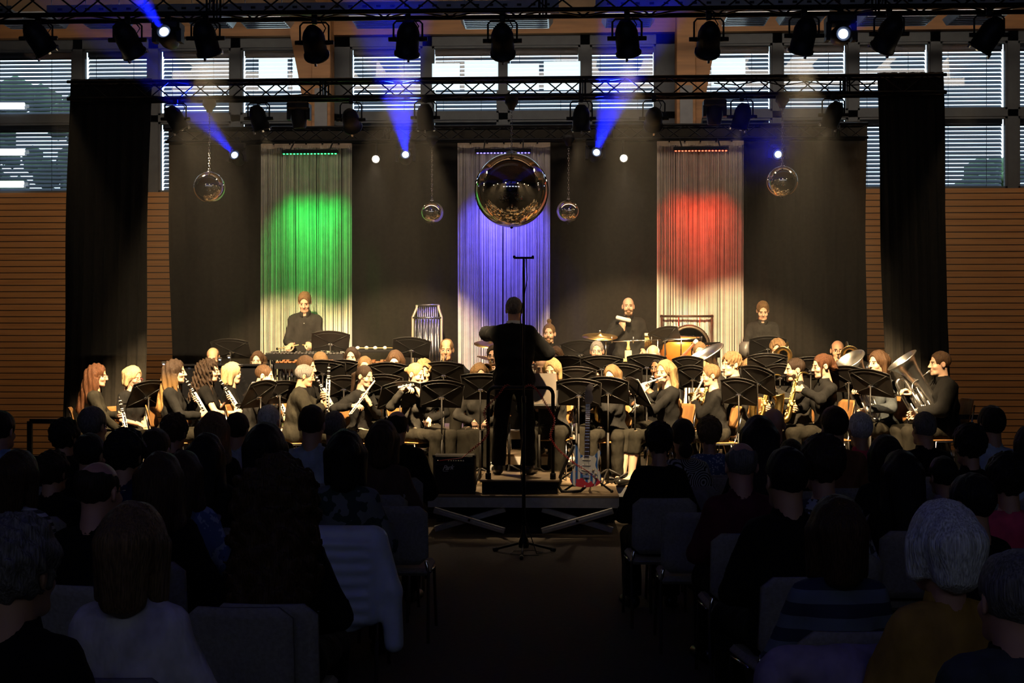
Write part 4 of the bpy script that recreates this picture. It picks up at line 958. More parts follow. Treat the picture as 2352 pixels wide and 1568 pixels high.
        f.plane(J.hip + J.sp * .075, J.sp); f.ripple(.004 if not sk else .008, 30 if not sk else 45, 1 + P.get('seed', 0), 8 if sk else 30); V, Q = f.mesh(); nm = 'skirt' if sk else 'trousers'; add_obj(nm, np_mesh(nm, V, Q, [CLOTH[P.get('bottom', 'trouser')]]), o)
        for s in (-1, 1):
            a, t = J.an[s], J.toe[s]; f = Field(np.minimum(list(a), list(t)) - .12, np.maximum(list(a), list(t)) + .12, .011); d = (t - a); d.z = 0; d.normalize(); hl = Vector((a.x, a.y, .045)) - d * .035
            f.cap(hl, t + Vector((0, 0, .006)), .040, .036, .01, squash=((0, 0, 1), 1.0)); f.cap(hl + Vector((0, 0, .02)), a + Vector((0, 0, -.01)), .042, .046, .02)
            if P.get('sandal'): f.ell(t - d * .09 + Vector((0, 0, .075)), (.04, .085, .05), .01, 'sub')
            f.A = np.maximum(f.A, (.004 - f.ax[2][None, None, :])); V, Q = f.mesh(); add_obj('shoe', np_mesh('shoe', V, Q, [SHOEM]), o)
def rootM(x, y, z, heading): return Matrix.Translation((x, y, z)) @ Matrix.Rotation(-math.radians(heading), 4, 'Z')
def place(P, u, v, D, tier_z, heading, fix=None):
    """root matrix and scale that put the crown of the head at the pixel's ray, seat on its tier"""
    J = body_pose(P) if 'J' not in P else P['J']; crown = J.hM @ Vector((0, -.012, .123 + (.014 if P.get('hair', ('x',))[0] else 0)))
    W = at(u, v, D); sc = (W.z - tier_z) / crown.z; sc = min(1.07, max(.88, sc)) if fix is None else fix
    R = Matrix.Rotation(-math.radians(heading), 4, 'Z'); off = R @ (Vector((J.hc.x, J.hc.y, 0)) * sc)
    return Matrix.Translation((W.x - off.x, W.y - off.y, tier_z)) @ R, sc, (W.z - tier_z) / crown.z
# ------------------------------------------------------------------ instruments (built in their own frames, held by the players)
BLKWOOD = mat('black_grenadilla', (.012, .010, .010), .2, 0, .2, spec=.6); SILV = mat('silver_plate', (.88, .86, .82), .30, 1, .05); GOLD = mat('gold_lacquer', (.92, .62, .20), .27, 1, .08); BRASS = mat('yellow_brass', (.82, .58, .24), .28, 1, .1); DKGOLD = mat('bell_inside_gold', (.72, .42, .12), .3, 1, .1)
KEYS = mat('silver_keys', (.92, .90, .86), .32, .45, .05); GKEYS = mat('gold_keys', (.95, .70, .30), .32, .55, .05)
BASSOONW = mat('bassoon_maple', (.22, .07, .03), .25, 0, .25, 6)
INSTC = {}
def inst(name, label, cat, M, parts, group=None):
    root = empty(name, label, cat, (0, 0, 0), 0, group); root.matrix_world = M
    for pn, mb, m in parts:
        if isinstance(mb, MB): mb.build(pn, m, root)
        else: add_obj(pn, mb, root)
    return root
def keyrow(mb, L0, L1, n, R, rr, axis='z', seed=0, both=True):
    r_ = random.Random(seed)
    for i in range(n):
        t = L0 + (L1 - L0) * i / (n - 1); a = r_.uniform(-.5, .5); q = R(t) if callable(R) else R
        M = Matrix.Translation((0, 0, t)) @ Matrix.Rotation(a + (math.pi / 2 if both and i % 3 == 2 else 0), 4, 'Z') @ Matrix.Translation((0, q, 0)) @ Matrix.Rotation(-math.pi / 2, 4, 'X')
        mb.lathe([(rr * 1.0, 0), (rr * 1.05, .006), (rr * .7, .009), (0, .009)], 8, 0, M)
    for a in (.6, -.7, 2.0):
        x, y = math.sin(a), math.cos(a); q0 = R(L0) if callable(R) else R; q1 = R(L1) if callable(R) else R
        mb.tube([(x * (q0 + .007), y * (q0 + .007), L0), (x * (q1 + .007), y * (q1 + .007), L1)], .0032, 5)
def clarinet(label, M, kind='clarinet', group='clarinets'):
    b = MB(); b.lathe([(.009, .07), (.0135, .075), (.016, .085), (.016, .14), (.0145, .15), (.0145, .53), (.017, .56), (.022, .60), (.031, .64), (.037, .66), (.034, .66), (.026, .63), (.014, .58)], 16)
    m = MB(); m.lathe([(.004, 0), (.0075, .003), (.012, .04), (.0135, .075)], 12); k = MB(); keyrow(k, .19, .56, 17, .0155, .0105, seed=3)
    for a_ in (1.6, 3.1, 4.7):
        k2 = MB(); keyrow(k2, .20, .54, 11, .0165, .009, seed=int(a_ * 3)); k.add(k2.V, k2.Fc, 0, Matrix.Rotation(a_, 4, 'Z'), True)
    R_ = [('ring', MB().lathe([(.0165, z), (.0178, z + .003), (.0178, z + .008), (.0165, z + .011)], 14), KEYS) for z in (.045, .085, .14, .16, .35, .365, .535)]
    return inst(kind, label, kind, M, [('joint', b, BLKWOOD), ('mouthpiece', m, BLKWOOD), ('keywork', k, KEYS)] + R_, group)
def flute(label, M, short=False, group='flutes', gold=False):
    L = .60 if not short else .27; a = 'flute' if not short else 'piccolo'; Rt = Matrix.Rotation(math.pi / 2, 4, 'Y')
    b = MB(); b.lathe([(0, -.07), (.0105, -.07), (.0105, L), (.008, L)], 14, 0, Rt); h = MB(); h.sphere((0, .006, .006), (.017, .013, .007), 12)
    k = MB(); keyrow(k, .14, L - .03, 14 if not short else 8, .0105, .0085, seed=5); k.V = [tuple(Rt @ Vector(v)) for v in k.V]
    R_ = [('ring', MB().lathe([(.0105, z), (.012, z + .002), (.012, z + .008), (.0105, z + .01)], 14, 0, Rt), KEYS) for z in (.10, .115, L - .12)]
    return inst(a, label, a, M, [('tube', b, KEYS), ('lip_plate', h, KEYS), ('keywork', k, KEYS)] + R_, group)
def bez(P, n=6):
    """Catmull-Rom through points (with radius as 4th value)"""
    out = []; P = [np.array(p, float) for p in P]; P = [2 * P[0] - P[1]] + P + [2 * P[-1] - P[-2]]
    for i in range(1, len(P) - 2):
        for k in range(n):
            t = k / n; a, b, c, d = P[i - 1:i + 3]; out.append(.5 * (2 * b + (c - a) * t + (2 * a - 5 * b + 4 * c - d) * t * t + (3 * b - a - 3 * c + d) * t ** 3))
    out.append(P[-2]); return [tuple(o[:3]) for o in out], [max(.002, o[3]) for o in out]
def horn_tube(mb, P, n=16, inside=None, N=6, lip=True):
    p, r = bez(P, N); mb.tube(p, r, n, cap=False)
    if inside is not None:
        k = max(3, len(p) // 5); q = p[-1:-k:-1]; rr = [x * .96 for x in r[-1:-k:-1]]; inside.tube(q, rr, n, cap=False); 
    if lip:
        t = (Vector(p[-1]) - Vector(p[-2])).normalized(); u = t.orthogonal().normalized(); w = t.cross(u); R = r[-1]
        mb.tube([Vector(p[-1]) + (u * math.cos(a) + w * math.sin(a)) * R for a in [i * .2618 for i in range(24)]], R * .035 + .001, 6, closed=True)
def saxophone(label, M, sc=1.0, group='saxophones', kind='saxophone'):
    S = Matrix.Scale(sc, 4); b, i_, n, m, k = MB(), MB(), MB(), MB(), MB()
    n.tube(*bez([(0, .05, -.008, .008), (0, .10, .0, .009), (0, .15, -.02, .011), (0, .17, -.07, .012)], 5), 12)
    horn_tube(b, [(0, .17, -.07, .012), (0, .178, -.2, .018), (0, .19, -.36, .025), (0, .197, -.46, .030), (0, .215, -.52, .033), (0, .255, -.545, .036), (0, .295, -.52, .039), (0, .312, -.45, .042), (0, .318, -.38, .047), (0, .328, -.33, .056), (0, .345, -.295, .067)], 18, i_)
    m.tube([(0, -.012, .006), (0, .02, .0), (0, .06, -.008)], [.006, .011, .012], 10)
    r_ = random.Random(4)
    for q in range(17):
        t = q / 16; z = -.11 - .36 * t; y = .172 + .02 * t; R = .013 + .017 * t; a = r_.choice((-1.5, -.9, .0, .6, 1.2, 1.6, 3.0)); M2 = Matrix.Translation((0, y, z)) @ Matrix.Rotation(a, 4, 'Z') @ Matrix.Translation((0, R + .004, 0)) @ Matrix.Rotation(-math.pi / 2, 4, 'X')
        k.lathe([(.013 + .009 * t, 0), (.0145 + .009 * t, .008), (.008, .013), (0, .013)], 10, 0, M2)
        M3 = Matrix.Translation((0, y, z + .012)) @ Matrix.Rotation(a + 1.4, 4, 'Z') @ Matrix.Translation((0, R + .006, 0)) @ Matrix.Rotation(-math.pi / 2, 4, 'X'); k.lathe([(.010, 0), (.012, .007), (0, .011)], 8, 0, M3)
    for a, x in ((.02, 1), (.028, -1), (-.01, 1)): k.tube([(x * .02, .172 + a, -.12), (x * .034, .195 + a, -.46)], .0035, 6)
    for z in (-.42, -.48): k.lathe([(.022, 0), (.024, .008), (.012, .012), (0, .012)], 12, 0, Matrix.Translation((.045, .315, z + .03)) @ Matrix.Rotation(math.pi / 2, 4, 'Y'))
    k.tube([(0, .197, -.3), (0, .26, -.31), (0, .318, -.34)], .004, 6)
    return inst(kind, label, kind, M @ S, [('body_tube', b, GOLD), ('bell_inside', i_, DKGOLD), ('neck', n, GOLD), ('mouthpiece', m, BLKWOOD), ('keywork', k, GKEYS)], group)
def trumpet(label, M, group='trumpets', m=BRASS, kind='trumpet', L=.46):
    b, i_, mp, v, s = MB(), MB(), MB(), MB(), MB()
    mp.lathe([(.011, 0), (.013, .002), (.011, .012), (.006, .02), (.0055, .07), (.006, .085)], 12, 0, Matrix.Rotation(-math.pi / 2, 4, 'X'))
    b.tube([(0, .08, 0), (0, L * .72, 0), (0, L * .8, -.02), (0, L * .8, -.07), (0, L * .72, -.09), (0, .24, -.09)], .006, 10)
    horn_tube(b, [(0, .24, -.05, .006), (0, .16, -.05, .0065), (0, .10, -.02 - .03, .007), (0, .085, -.01, .007), (0, .10, .035, .0075), (0, .18, .045, .009), (0, L * .75, .045, .014), (0, L * .92, .045, .026), (0, L, .045, .045), (0, L + .02, .045, .062)], 18, i_)
    for q in range(3): v.tube([(0, .185 + q * .028, -.115), (0, .185 + q * .028, .03)], .012, 10); v.tube([(0, .185 + q * .028, .03), (0, .185 + q * .028, .06)], .004, 6); v.sphere((0, .185 + q * .028, .062), (.010, .010, .005), 8)
    s.tube([(.012, .24, -.06), (.07, .24, -.06), (.07, .24, -.03), (.012, .24, -.03)], .005, 8)
    return inst(kind, label, kind, M, [('body_tube', b, m), ('bell_inside', i_, m), ('mouthpiece', mp, SILV), ('valve_block', v, m), ('tuning_slide', s, m)], group)
def french_horn(label, M, group='horns'):
    b, i_, mp, v = MB(), MB(), MB(), MB(); c = Vector((.06, .20, -.20))
    for R, z, r in ((.125, 0, .009), (.105, .012, .008), (.085, -.012, .0075), (.06, .008, .007)): b.tube([c + Vector((R * math.cos(a) * .9, z, R * math.sin(a))) for a in [i * .2618 for i in range(24)]], r, 8, closed=True)
    b.tube([(0, .05, -.01), (0, .12, -.05), (-.03, .19, -.12), (-.05, .2, -.2)], .0055, 8); mp.lathe([(.010, 0), (.011, .002), (.005, .03), (.005, .06)], 10, 0, aim((0, 0, 0), (0, .8, -.2)))
    horn_tube(b, [(c.x - .1, .2, c.z + .06, .012), (c.x + .02, .205, c.z + .125, .015), (c.x + .13, .195, c.z + .03, .022), (c.x + .12, .17, c.z - .11, .035), (c.x + .07, .12, c.z - .17, .055), (c.x + .02, .06, c.z - .19, .095), (c.x - .0, .03, c.z - .195, .135)], 20, i_)
    for q in range(3): v.lathe([(.017, -.012), (.017, .02), (0, .022)], 12, 0, Matrix.Translation((c.x - .04 + .035 * q, .225, c.z + .02)) @ Matrix.Rotation(-math.pi / 2, 4, 'X'))
    return inst('french_horn', label, 'french horn', M, [('coiled_tube', b, BRASS), ('bell_inside', i_, BRASS), ('mouthpiece', mp, SILV), ('rotary_valve', v, SILV)], group)
def euphonium(label, M, sc=1.0, kind='euphonium', group='euphoniums', bell=.145, mouth=None):
    b, i_, v, t, mp = MB(), MB(), MB(), MB(), MB()
    horn_tube(b, [(.13, 0, .40, .018), (.135, 0, .2, .022), (.125, 0, .08, .026), (.07, 0, .0, .032), (.0, 0, -.01, .038), (-.06, 0, .06, .045), (-.07, 0, .2, .054), (-.06, 0, .38, .066), (-.045, 0, .50, .085), (-.035, 0, .58, .115), (-.03, 0, .62, bell)], 22, i_)
    b.tube(*bez([(.13, 0, .40, .018), (.12, 0, .46, .017), (.08, 0, .48, .016), (.045, .0, .44, .015), (.05, .03, .3, .014)], 5), 12)
    for q in range(3):
        x = .005 + q * .042; v.tube([(x, .07, .10), (x, .07, .30)], .018, 12); v.tube([(x, .07, .30), (x, .07, .345)], .006, 8); v.sphere((x, .07, .348), (.014, .014, .006), 8); v.lathe([(0, .095), (.02, .095), (.02, .105), (0, .106)], 12, 0, Matrix.Translation((x, .07, 0)))
    for q, (x, z, R) in enumerate(((.02, .06, .035), (.075, .05, .03), (.11, .12, .03), (.05, .20, .028))):
        t.tube([(x - R, .085 + .012 * q, z + .14), (x - R, .085 + .012 * q, z)] + [(x - R * math.cos(a), .085 + .012 * q, z - R * math.sin(a)) for a in (.5, 1.05, 1.57, 2.1, 2.6)] + [(x + R, .085 + .012 * q, z), (x + R, .085 + .012 * q, z + .14)], .0085, 10)
    t.tube([(.03, .1, .18), (.10, .1, .16), (.16, .06, .2)], .008, 8); mo = (M @ Matrix.Scale(sc, 4)).inverted() @ mouth if mouth is not None else Vector((.10, -.2, .50)); st_ = Vector((.02, .09, .40)); dm = (st_ - mo).normalized(); e_ = mo + dm * .055
    t.tube(*bez([(.05, .05, .15, .01), (.10, .09, .24, .0095), (.06, .11, .36, .008), (st_.x, st_.y, st_.z, .0075), (*(st_ * .5 + e_ * .5), .0068), (*e_, .006)], 5), 10)
    mp.lathe([(.006, 0), (.008, .028), (.0135, .048), (.014, .056)], 12, 0, aim(e_, -dm))
    return inst(kind, label, kind, M @ Matrix.Scale(sc, 4), [('body_tube', b, SILV), ('bell_inside', i_, SILV), ('valve_block', v, SILV), ('tuning_slide', t, SILV), ('mouthpiece', mp, SILV)], group)
def trombone(label, M, group='trombones'):
    b, i_, s, mp = MB(), MB(), MB(), MB(); x = -.11
    mp.lathe([(.013, 0), (.014, .002), (.006, .03), (.006, .07)], 12, 0, Matrix.Rotation(-math.pi / 2, 4, 'X'))
    s.tube([(0, .06, 0), (0, .62, -.13), (0, .66, -.17), (.0, .655, -.2), (0, .60, -.2), (0, .12, -.085)], .0065, 8); s.tube([(-.0, .16, -.03), (0, .17, -.09)], .006, 6)
    horn_tube(b, [(0, .10, -.08, .007), (-.02, .02, -.05, .0075), (x + .02, -.10, .05, .008), (x, -.20, .08, .009), (x, -.22, .13, .010), (x, -.17, .16, .011), (x, .0, .13, .014), (x, .14, .10, .022), (x, .25, .08, .042), (x, .30, .072, .075), (x, .315, .07, .105)], 22, i_)
    b.tube([(x, -.02, .14), (x, -.02, .055)], .005, 6)
    return inst('trombone', label, 'trombone', M, [('bell_section', b, BRASS), ('bell_inside', i_, BRASS), ('slide', s, SILV), ('mouthpiece', mp, SILV)], group)
def bassoon(label, M):
    b, k, c = MB(), MB(), MB(); b.tube([(0, 0, -.55), (0, 0, .70)], [.030, .019], 14); b.tube([(.045, 0, -.55), (.045, 0, .05)], [.030, .026], 14); b.tube([(.022, 0, -.62), (.022, 0, -.54)], [.05, .045], 14)
    keyrow(k, -.45, .45, 18, .026, .010, seed=2); c.lathe([(.019, .70), (.026, .71), (.026, .75), (.014, .76), (.014, .70)], 14); bc = MB(); bc.tube(*bez([(.045, 0, .05, .005), (.06, -.03, .16, .004), (.09, -.14, .20, .003), (.10, -.24, .17, .0025)], 5), 8)
    return inst('bassoon', label, 'bassoon', M, [('wood_joint', b, BASSOONW), ('keywork', k, SILV), ('bell_ring', c, mat('ivory_ring', (.85, .8, .7), .4, 0, 0)), ('bocal', bc, SILV)])

# how each instrument is held: targets for (right, left) hands and the instrument matrix in the player's frame
def hold(J, kind, a=None):
    mouth = J.hM @ Vector((0, .108, -.068)); fd = (J.hM.to_3x3() @ Vector((0, 1, 0))); fd = Vector((fd.x, fd.y, 0)).normalized(); rt = Vector((fd.y, -fd.x, 0))
    F3 = lambda p, y: frame(p, *(lambda yy: (yy.cross(Vector((0, 0, 1))).normalized(), yy, yy.cross(Vector((0, 0, 1))).normalized().cross(yy)))(y.normalized()))
    if kind in ('clarinet', 'oboe'):
        an = math.radians(a if a is not None else 38); d = fd * math.sin(an) + Vector((0, 0, -math.cos(an))); o = fd * .022 * 0
        solve_arm(J, 1, mouth + d * .44 + fd * .012 + rt * .025, hx=d, pole=(.8, -.4, -.5)); solve_arm(J, -1, mouth + d * .25 + fd * .012 - rt * .025, hx=-d, pole=(-.8, -.4, -.5))
        Y = rt.cross(d) * -1; return frame(mouth - d * .012, rt, d.cross(rt), d)
    if kind == 'lapclarinet':
        p = Vector((.04, .30, .98)); d = Vector((.05, .20, -1)).normalized()
        solve_arm(J, 1, p + d * .40 + Vector((.02, 0, 0)), hx=d, pole=(.9, -.3, -.4)); solve_arm(J, -1, p + d * .22 - Vector((.03, 0, 0)), hx=-d, pole=(-.9, -.3, -.4)); x = d.orthogonal().normalized(); return frame(p, x, d.cross(x), d)
    if kind in ('flute', 'piccolo'):
        dz = a if a is not None else -.28; d = (rt * .93 + fd * .12 + Vector((0, 0, dz))).normalized(); q = .9 if kind == 'flute' else .45
        solve_arm(J, -1, mouth + fd * .03 + d * .22 * q + Vector((0, 0, -.025)), hx=-d, pole=(-.5, .2, -.9), toward=(rt * .2 + fd * -.3 + Vector((0, 0, .5)))); solve_arm(J, 1, mouth + fd * .04 + d * .44 * q + Vector((0, 0, -.02)), hx=d, pole=(.9, -.2, -.5), toward=fd)
        return frame(mouth + fd * .016, d, (Vector((0, 0, 1)).cross(d)).normalized(), d.cross(Vector((0, 0, 1)).cross(d).normalized()))
    if kind in ('sax', 'tenor'):
        k = 1.0 if kind == 'sax' else 1.3; ty = math.radians(a if a is not None else 8); M = Matrix.Translation(mouth) @ F3(Vector((0, 0, 0)), fd) @ Matrix.Rotation(ty, 4, 'Y') @ Matrix.Rotation(math.radians(12), 4, 'X')
        p1, p2 = M @ Vector((.03, .17 * k, -.40 * k)), M @ Vector((-.03, .17 * k, -.19 * k)); d = (M.to_3x3() @ Vector((0, .05, -1))).normalized()
        solve_arm(J, 1, p1, hx=d, pole=(.9, -.4, -.4)); solve_arm(J, -1, p2, hx=-d, pole=(-.9, -.3, -.4)); return M
    if kind in ('trumpet', 'cornet'):
        d = (fd + Vector((0, 0, a if a is not None else -.25))).normalized(); M = F3(mouth, d)
        solve_arm(J, 1, M @ Vector((.03, .21, -.02)), hx=d * 1 + rt * .3, pole=(.9, -.3, -.4)); solve_arm(J, -1, M @ Vector((-.02, .21, -.06)), hx=Vector((0, 0, 1)), pole=(-.9, -.3, -.4)); return M
    if kind == 'horn':
        M = F3(mouth, (fd + Vector((0, 0, -.3))).normalized()); solve_arm(J, -1, M @ Vector((-.0, .22, -.2)), hx=(-1, 0, 0), pole=(-.9, -.2, -.5)); solve_arm(J, 1, M @ Vector((.10, .06, -.36)), hx=(.3, .8, 0), pole=(.9, -.4, -.3)); return M
    if kind == 'trombone':
        M = F3(mouth, (fd + Vector((0, 0, -.12))).normalized()); solve_arm(J, 1, M @ Vector((.0, .17, -.06)), hx=(0, 0, -1), pole=(.9, -.2, -.5)); solve_arm(J, -1, M @ Vector((-.04, .10, .02)), hx=(0, .6, .6), pole=(-.9, -.2, -.5)); return M
    if kind == 'euphonium':
        up = Vector((.05, .50, .86)).normalized(); x = Vector((1, 0, 0)); x = (x - up * x.dot(up)).normalized(); y = up.cross(x); M = frame(Vector((-.02, .13, .64)), x, y, up) @ Matrix.Scale(1.12, 4) @ Matrix.Rotation(math.pi / 2, 4, 'Z')
        solve_arm(J, 1, M @ Vector((.10, .07, .38)), hx=x, pole=(.9, -.3, -.5)); solve_arm(J, -1, M @ Vector((.15, .03, .16)), hx=-up, pole=(-.9, -.3, -.4)); return M
    if kind == 'tuba':
        up = Vector((.34, .22, .90)).normalized(); x = Vector((1, 0, 0)); x = (x - up * x.dot(up)).normalized(); y = up.cross(x); M = frame(Vector((-.28, .26, .48)), x, y, up)
        solve_arm(J, 1, M @ Vector((.08, .12, .42)), hx=x, pole=(.9, -.3, -.5)); solve_arm(J, -1, M @ Vector((-.06, .08, .2)), hx=up, pole=(-.9, -.3, -.4)); return M
    if kind == 'bassoon':
        d = Vector((-.66, .12, .74)).normalized(); x = d.orthogonal().normalized(); M = frame(Vector((-.06, .30, .84)), x, d.cross(x), d); solve_arm(J, 1, M @ Vector((0, .02, -.2)), hx=-d, pole=(.9, -.3, -.3)); solve_arm(J, -1, M @ Vector((0, .02, .12)), hx=d, pole=(-.9, -.2, -.4)); return M
    return None
BUILD = {'clarinet': clarinet, 'lapclarinet': clarinet, 'oboe': lambda l, M: clarinet(l, M, 'oboe', None), 'flute': flute, 'piccolo': lambda l, M: flute(l, M, True, None), 'sax': saxophone, 'tenor': lambda l, M: saxophone(l, M, 1.3, 'saxophones'), 'trumpet': trumpet, 'cornet': lambda l, M: trumpet(l, M, 'trumpets', SILV, 'cornet', .36), 'horn': french_horn, 'trombone': trombone, 'euphonium': euphonium, 'tuba': lambda l, M: euphonium(l, M, 1.5, 'tuba', None, .155), 'bassoon': bassoon}
# chairs, music stands
PLY = mat('beech_plywood', (.27, .13, .045), .4, 0, .2, 4, stretch=(6, 6, .6))
SEATME = {}
def shared(key, fn):
    if key not in SEATME: SEATME[key] = fn()
    return SEATME[key]
def keep(mb, m, nm):
    o = mb.build(nm, m); me = o.data; bpy.data.objects.remove(o); return me
def curved_panel(w, z0, z1, t, cx=.05, rake=.10, rc=.06, n=10):
    """upright back panel with rounded corners, curved in plan; local: faces +y"""
    V = []; Fs = []; H = z1 - z0
    for j in range(9):
        tt = j / 8; z = z0 + H * tt; e = 0.0
        dz = min(z - z0, z1 - z)
        if dz < rc: e = rc - math.sqrt(max(0, rc * rc - (rc - dz) ** 2))
        for i in range(n + 1):
            s = (i / n - .5) * (w - 2 * e); V.append((s, -rake * tt + cx * (s / w * 2) ** 2, z))
    m = len(V); V += [(x, y - t, z) for x, y, z in V]
    for j in range(8):
        for i in range(n): a = j * (n + 1) + i; Fs.append((a + 1, a, a + n + 1, a + n + 2)); Fs.append((m + a, m + a + 1, m + a + n + 2, m + a + n + 1))
    rim = [i for i in range(n + 1)] + [j * (n + 1) + n for j in range(1, 9)] + [8 * (n + 1) + i for i in range(n - 1, -1, -1)] + [j * (n + 1) for j in range(7, 0, -1)]
    for k in range(len(rim)): a, b = rim[k], rim[(k + 1) % len(rim)]; Fs.append((a, b, m + b, m + a))
    return MB().add(V, Fs, 0, None, True)
def band_chair(label, M):
    root = empty('plywood_chair', label, 'chair', (0, 0, 0), 0, 'plywood chairs of the band'); root.matrix_world = M
    add_obj('seat', shared('pseat', lambda: keep(MB().box((0, .02, .445), (.40, .40, .016), 0, None, .03), PLY, 'seat')), root)
    b = add_obj('backrest', shared('pback', lambda: keep(curved_panel(.38, .60, .86, .012, .035, .06, .05), PLY, 'backrest')), root); b.location = (0, -.19, 0)
    for s in (-1, 1):
        add_obj('frame', shared(f'pf{s}', lambda: keep(MB().tube([(s * .19, .20, 0), (s * .185, .17, .43), (s * .185, -.14, .43), (s * .18, -.20, .62), (s * .17, -.235, .80)], .010, 8), CHROME, 'frame')), root)
        add_obj('leg', shared(f'pr{s}', lambda: keep(MB().tube([(s * .19, -.22, 0), (s * .185, -.10, .425)], .010, 8), CHROME, 'leg')), root)
    return root
STM = mat('black_music_stand', (.012, .0105, .0095), .5, .1, .15, 6, spec=.3)
EDGE = mat('worn_stand_edge', (.30, .27, .22), .4, .5, .1)
def stand(label, u, v, D, tier, heading, w=.50, h=None, tilt=None, paper=None, holes=False, arch=.05, roll=0):
    """desk centre at the pixel; heading is where the reader's side faces"""
    h = h or (.33 if D < 14.3 else .29); tilt = tilt or (30 if D < 14.3 else 36)
    p = at(u, v, D); zt = TIER[tier]; H = p.z - zt; root = empty('music_stand', label, 'music stand', (p.x, p.y, zt), -math.radians(heading), 'black music stands of the band')
    T = Matrix.Translation((0, 0, H)) @ Matrix.Rotation(math.radians(roll), 4, 'Y') @ Matrix.Rotation(math.radians(tilt), 4, 'X')   # desk: reader side +y, leaning away from the reader
    key = (w, h, arch, holes)
    def desk():
        n = 14; V = []; Fs = []; m = MB()
        top = [(-w / 2 + w * i / n) for i in range(n + 1)]; tz = lambda x: h / 2 + arch * (1 - (2 * x / w) ** 2) - arch * .6; tap = lambda x: x * .94
        for x in top: V += [(tap(x), 0, -h / 2), (x, .0, tz(x)), (tap(x), -.004, -h / 2), (x, -.004, tz(x)), ]
        for i in range(n):
            a = 4 * i; Fs += [(a + 4, a, a + 1, a + 5), (a + 2, a + 6, a + 7, a + 3), (a + 1, a + 3, a + 7, a + 5), (a, a + 4, a + 6, a + 2)]
        Fs += [(0, 2, 3, 1), (4 * n, 4 * n + 1, 4 * n + 3, 4 * n + 2)]; m.add(V, Fs)
        m.tube([(x, -.002, tz(x)) for x in top], .006, 6); m.tube([(tap(x) * .98, -.006, tz(x) - .035) for x in top], .004, 5)
        for s in (-1, 1): m.tube([(s * w / 2, -.002, tz(w / 2)), (s * w * .47, -.002, -h / 2)], .005, 6); m.tube([(0, -.012, -.02), (s * w * .42, -.006, h * .36)], .0055, 5); m.tube([(0, -.012, -.03), (s * w * .43, -.006, -h * .42)], .0055, 5)
        return keep(m, STM, 'desk')
    def deskh():
        m = MB(); nx, nz = 12, 7; cw, chh = w / nx, h / nz
        for i in range(nx):
            for j in range(nz):
                x, z = -w / 2 + (i + .5) * cw, -h / 2 + (j + .5) * chh; q = .34 if (0 < j < nz - 1 and 0 < i < nx - 1) else 0
                if not q: m.box((x, 0, z), (cw, .003, chh)); continue
                rx, rz = cw * .3, chh * .3
                for (cx, cz, sx, sz) in ((x - cw / 2 + (cw / 2 - rx) / 2, z, cw / 2 - rx, chh), (x + cw / 2 - (cw / 2 - rx) / 2, z, cw / 2 - rx, chh), (x, z - chh / 2 + (chh / 2 - rz) / 2, rx * 2, chh / 2 - rz), (x, z + chh / 2 - (chh / 2 - rz) / 2, rx * 2, chh / 2 - rz)): m.box((cx, 0, cz), (sx, .003, sz))
        return keep(m, STM, 'desk')
    add_obj('desk', shared(('desk',) + key, deskh if holes else desk), root, T)
    add_obj('ledge', shared(('ledge', w), lambda: keep(MB().box((0, .03, 0), (w * .93, .06, .005)).box((0, .06, .012), (w * .93, .004, .024)), STM, 'ledge')), root, T @ Matrix.Translation((0, 0, -h / 2)))
    add_obj('clamp', shared('sclamp', lambda: keep(MB().box((0, -.022, -.03), (.06, .03, .035), 0, None, .006).tube([(-.045, -.022, -.03), (.045, -.022, -.03)], .008, 8), CHROME, 'clamp')), root, T)
    MB().tube([(0, -.03, .04), (0, -.03, H * .55), ], .014, 10).tube([(0, -.03, H * .5), (0, -.025, H - .03)], .009, 8).build('post', STM, root)
    for k in range(3):
        add_obj('leg', shared(f'sleg{k}', lambda: keep(MB().tube([(0, -.03, .16), (.14 * math.cos(k * 2.094 + .5), -.03 + .14 * math.sin(k * 2.094 + .5), .09), (.27 * math.cos(k * 2.094 + .5), -.03 + .27 * math.sin(k * 2.094 + .5), .012)], .011, 8), STM, 'leg')), root)
    if paper:
        pm = mat('sheet_music', (.80, .77, .70), .7, 0, .08, 5)
        m = MB()
        for s in (-1, 1): m.box((s * .112, .006 + .003, .0 + .01), (.215, .004, .30))
        o = m.build('score_sheet', pm); o.matrix_world = Matrix.Translation((p.x, p.y, zt)) @ Matrix.Rotation(-math.radians(heading), 4, 'Z') @ T
        tag(o, 'white sheet music lying open on the ' + paper, 'sheet music', 'sheet music on the stands')
    return root
# ------------------------------------------------------------------ the band
def musician(who, act, u, v, D, tier, heading, P, kind=None, a=None, itext=None, chair=True, group=None):
    """who singles the player out; act says what they do"""
    P = dict(P); P.setdefault('seed', int(u) % 7); P.setdefault('bh', .02)
    J = body_pose(P); Mi = hold(J, kind, a) if kind else None
    if 'arms' in P: P['arms'](J)
    rest_arms(J, P); P['J'] = J
    M, sc, raw = place(P, u, v, D, TIER[tier] if not isinstance(tier, float) else tier, heading)
    make_person('person', f'{who}, {act}', P, M, sc, 'players of the band')
    S = M @ Matrix.Scale(sc, 4)
    mw = S @ (J.hM @ Vector((0, .108, -.068)))
    if kind in ('euphonium', 'tuba'): euphonium(f'{itext or INAME[kind]} of the {who}', S @ Mi, *((1.0, 'euphonium', 'euphoniums', .15) if kind == 'euphonium' else (1.25, 'tuba', None, .205)), mouth=mw)
    elif kind: BUILD[kind](f'{itext or INAME[kind]} of the {who}', S @ Mi)
    if chair and P.get('sit', True): band_chair(f'plywood chair under the {who}', S)
    return J, S
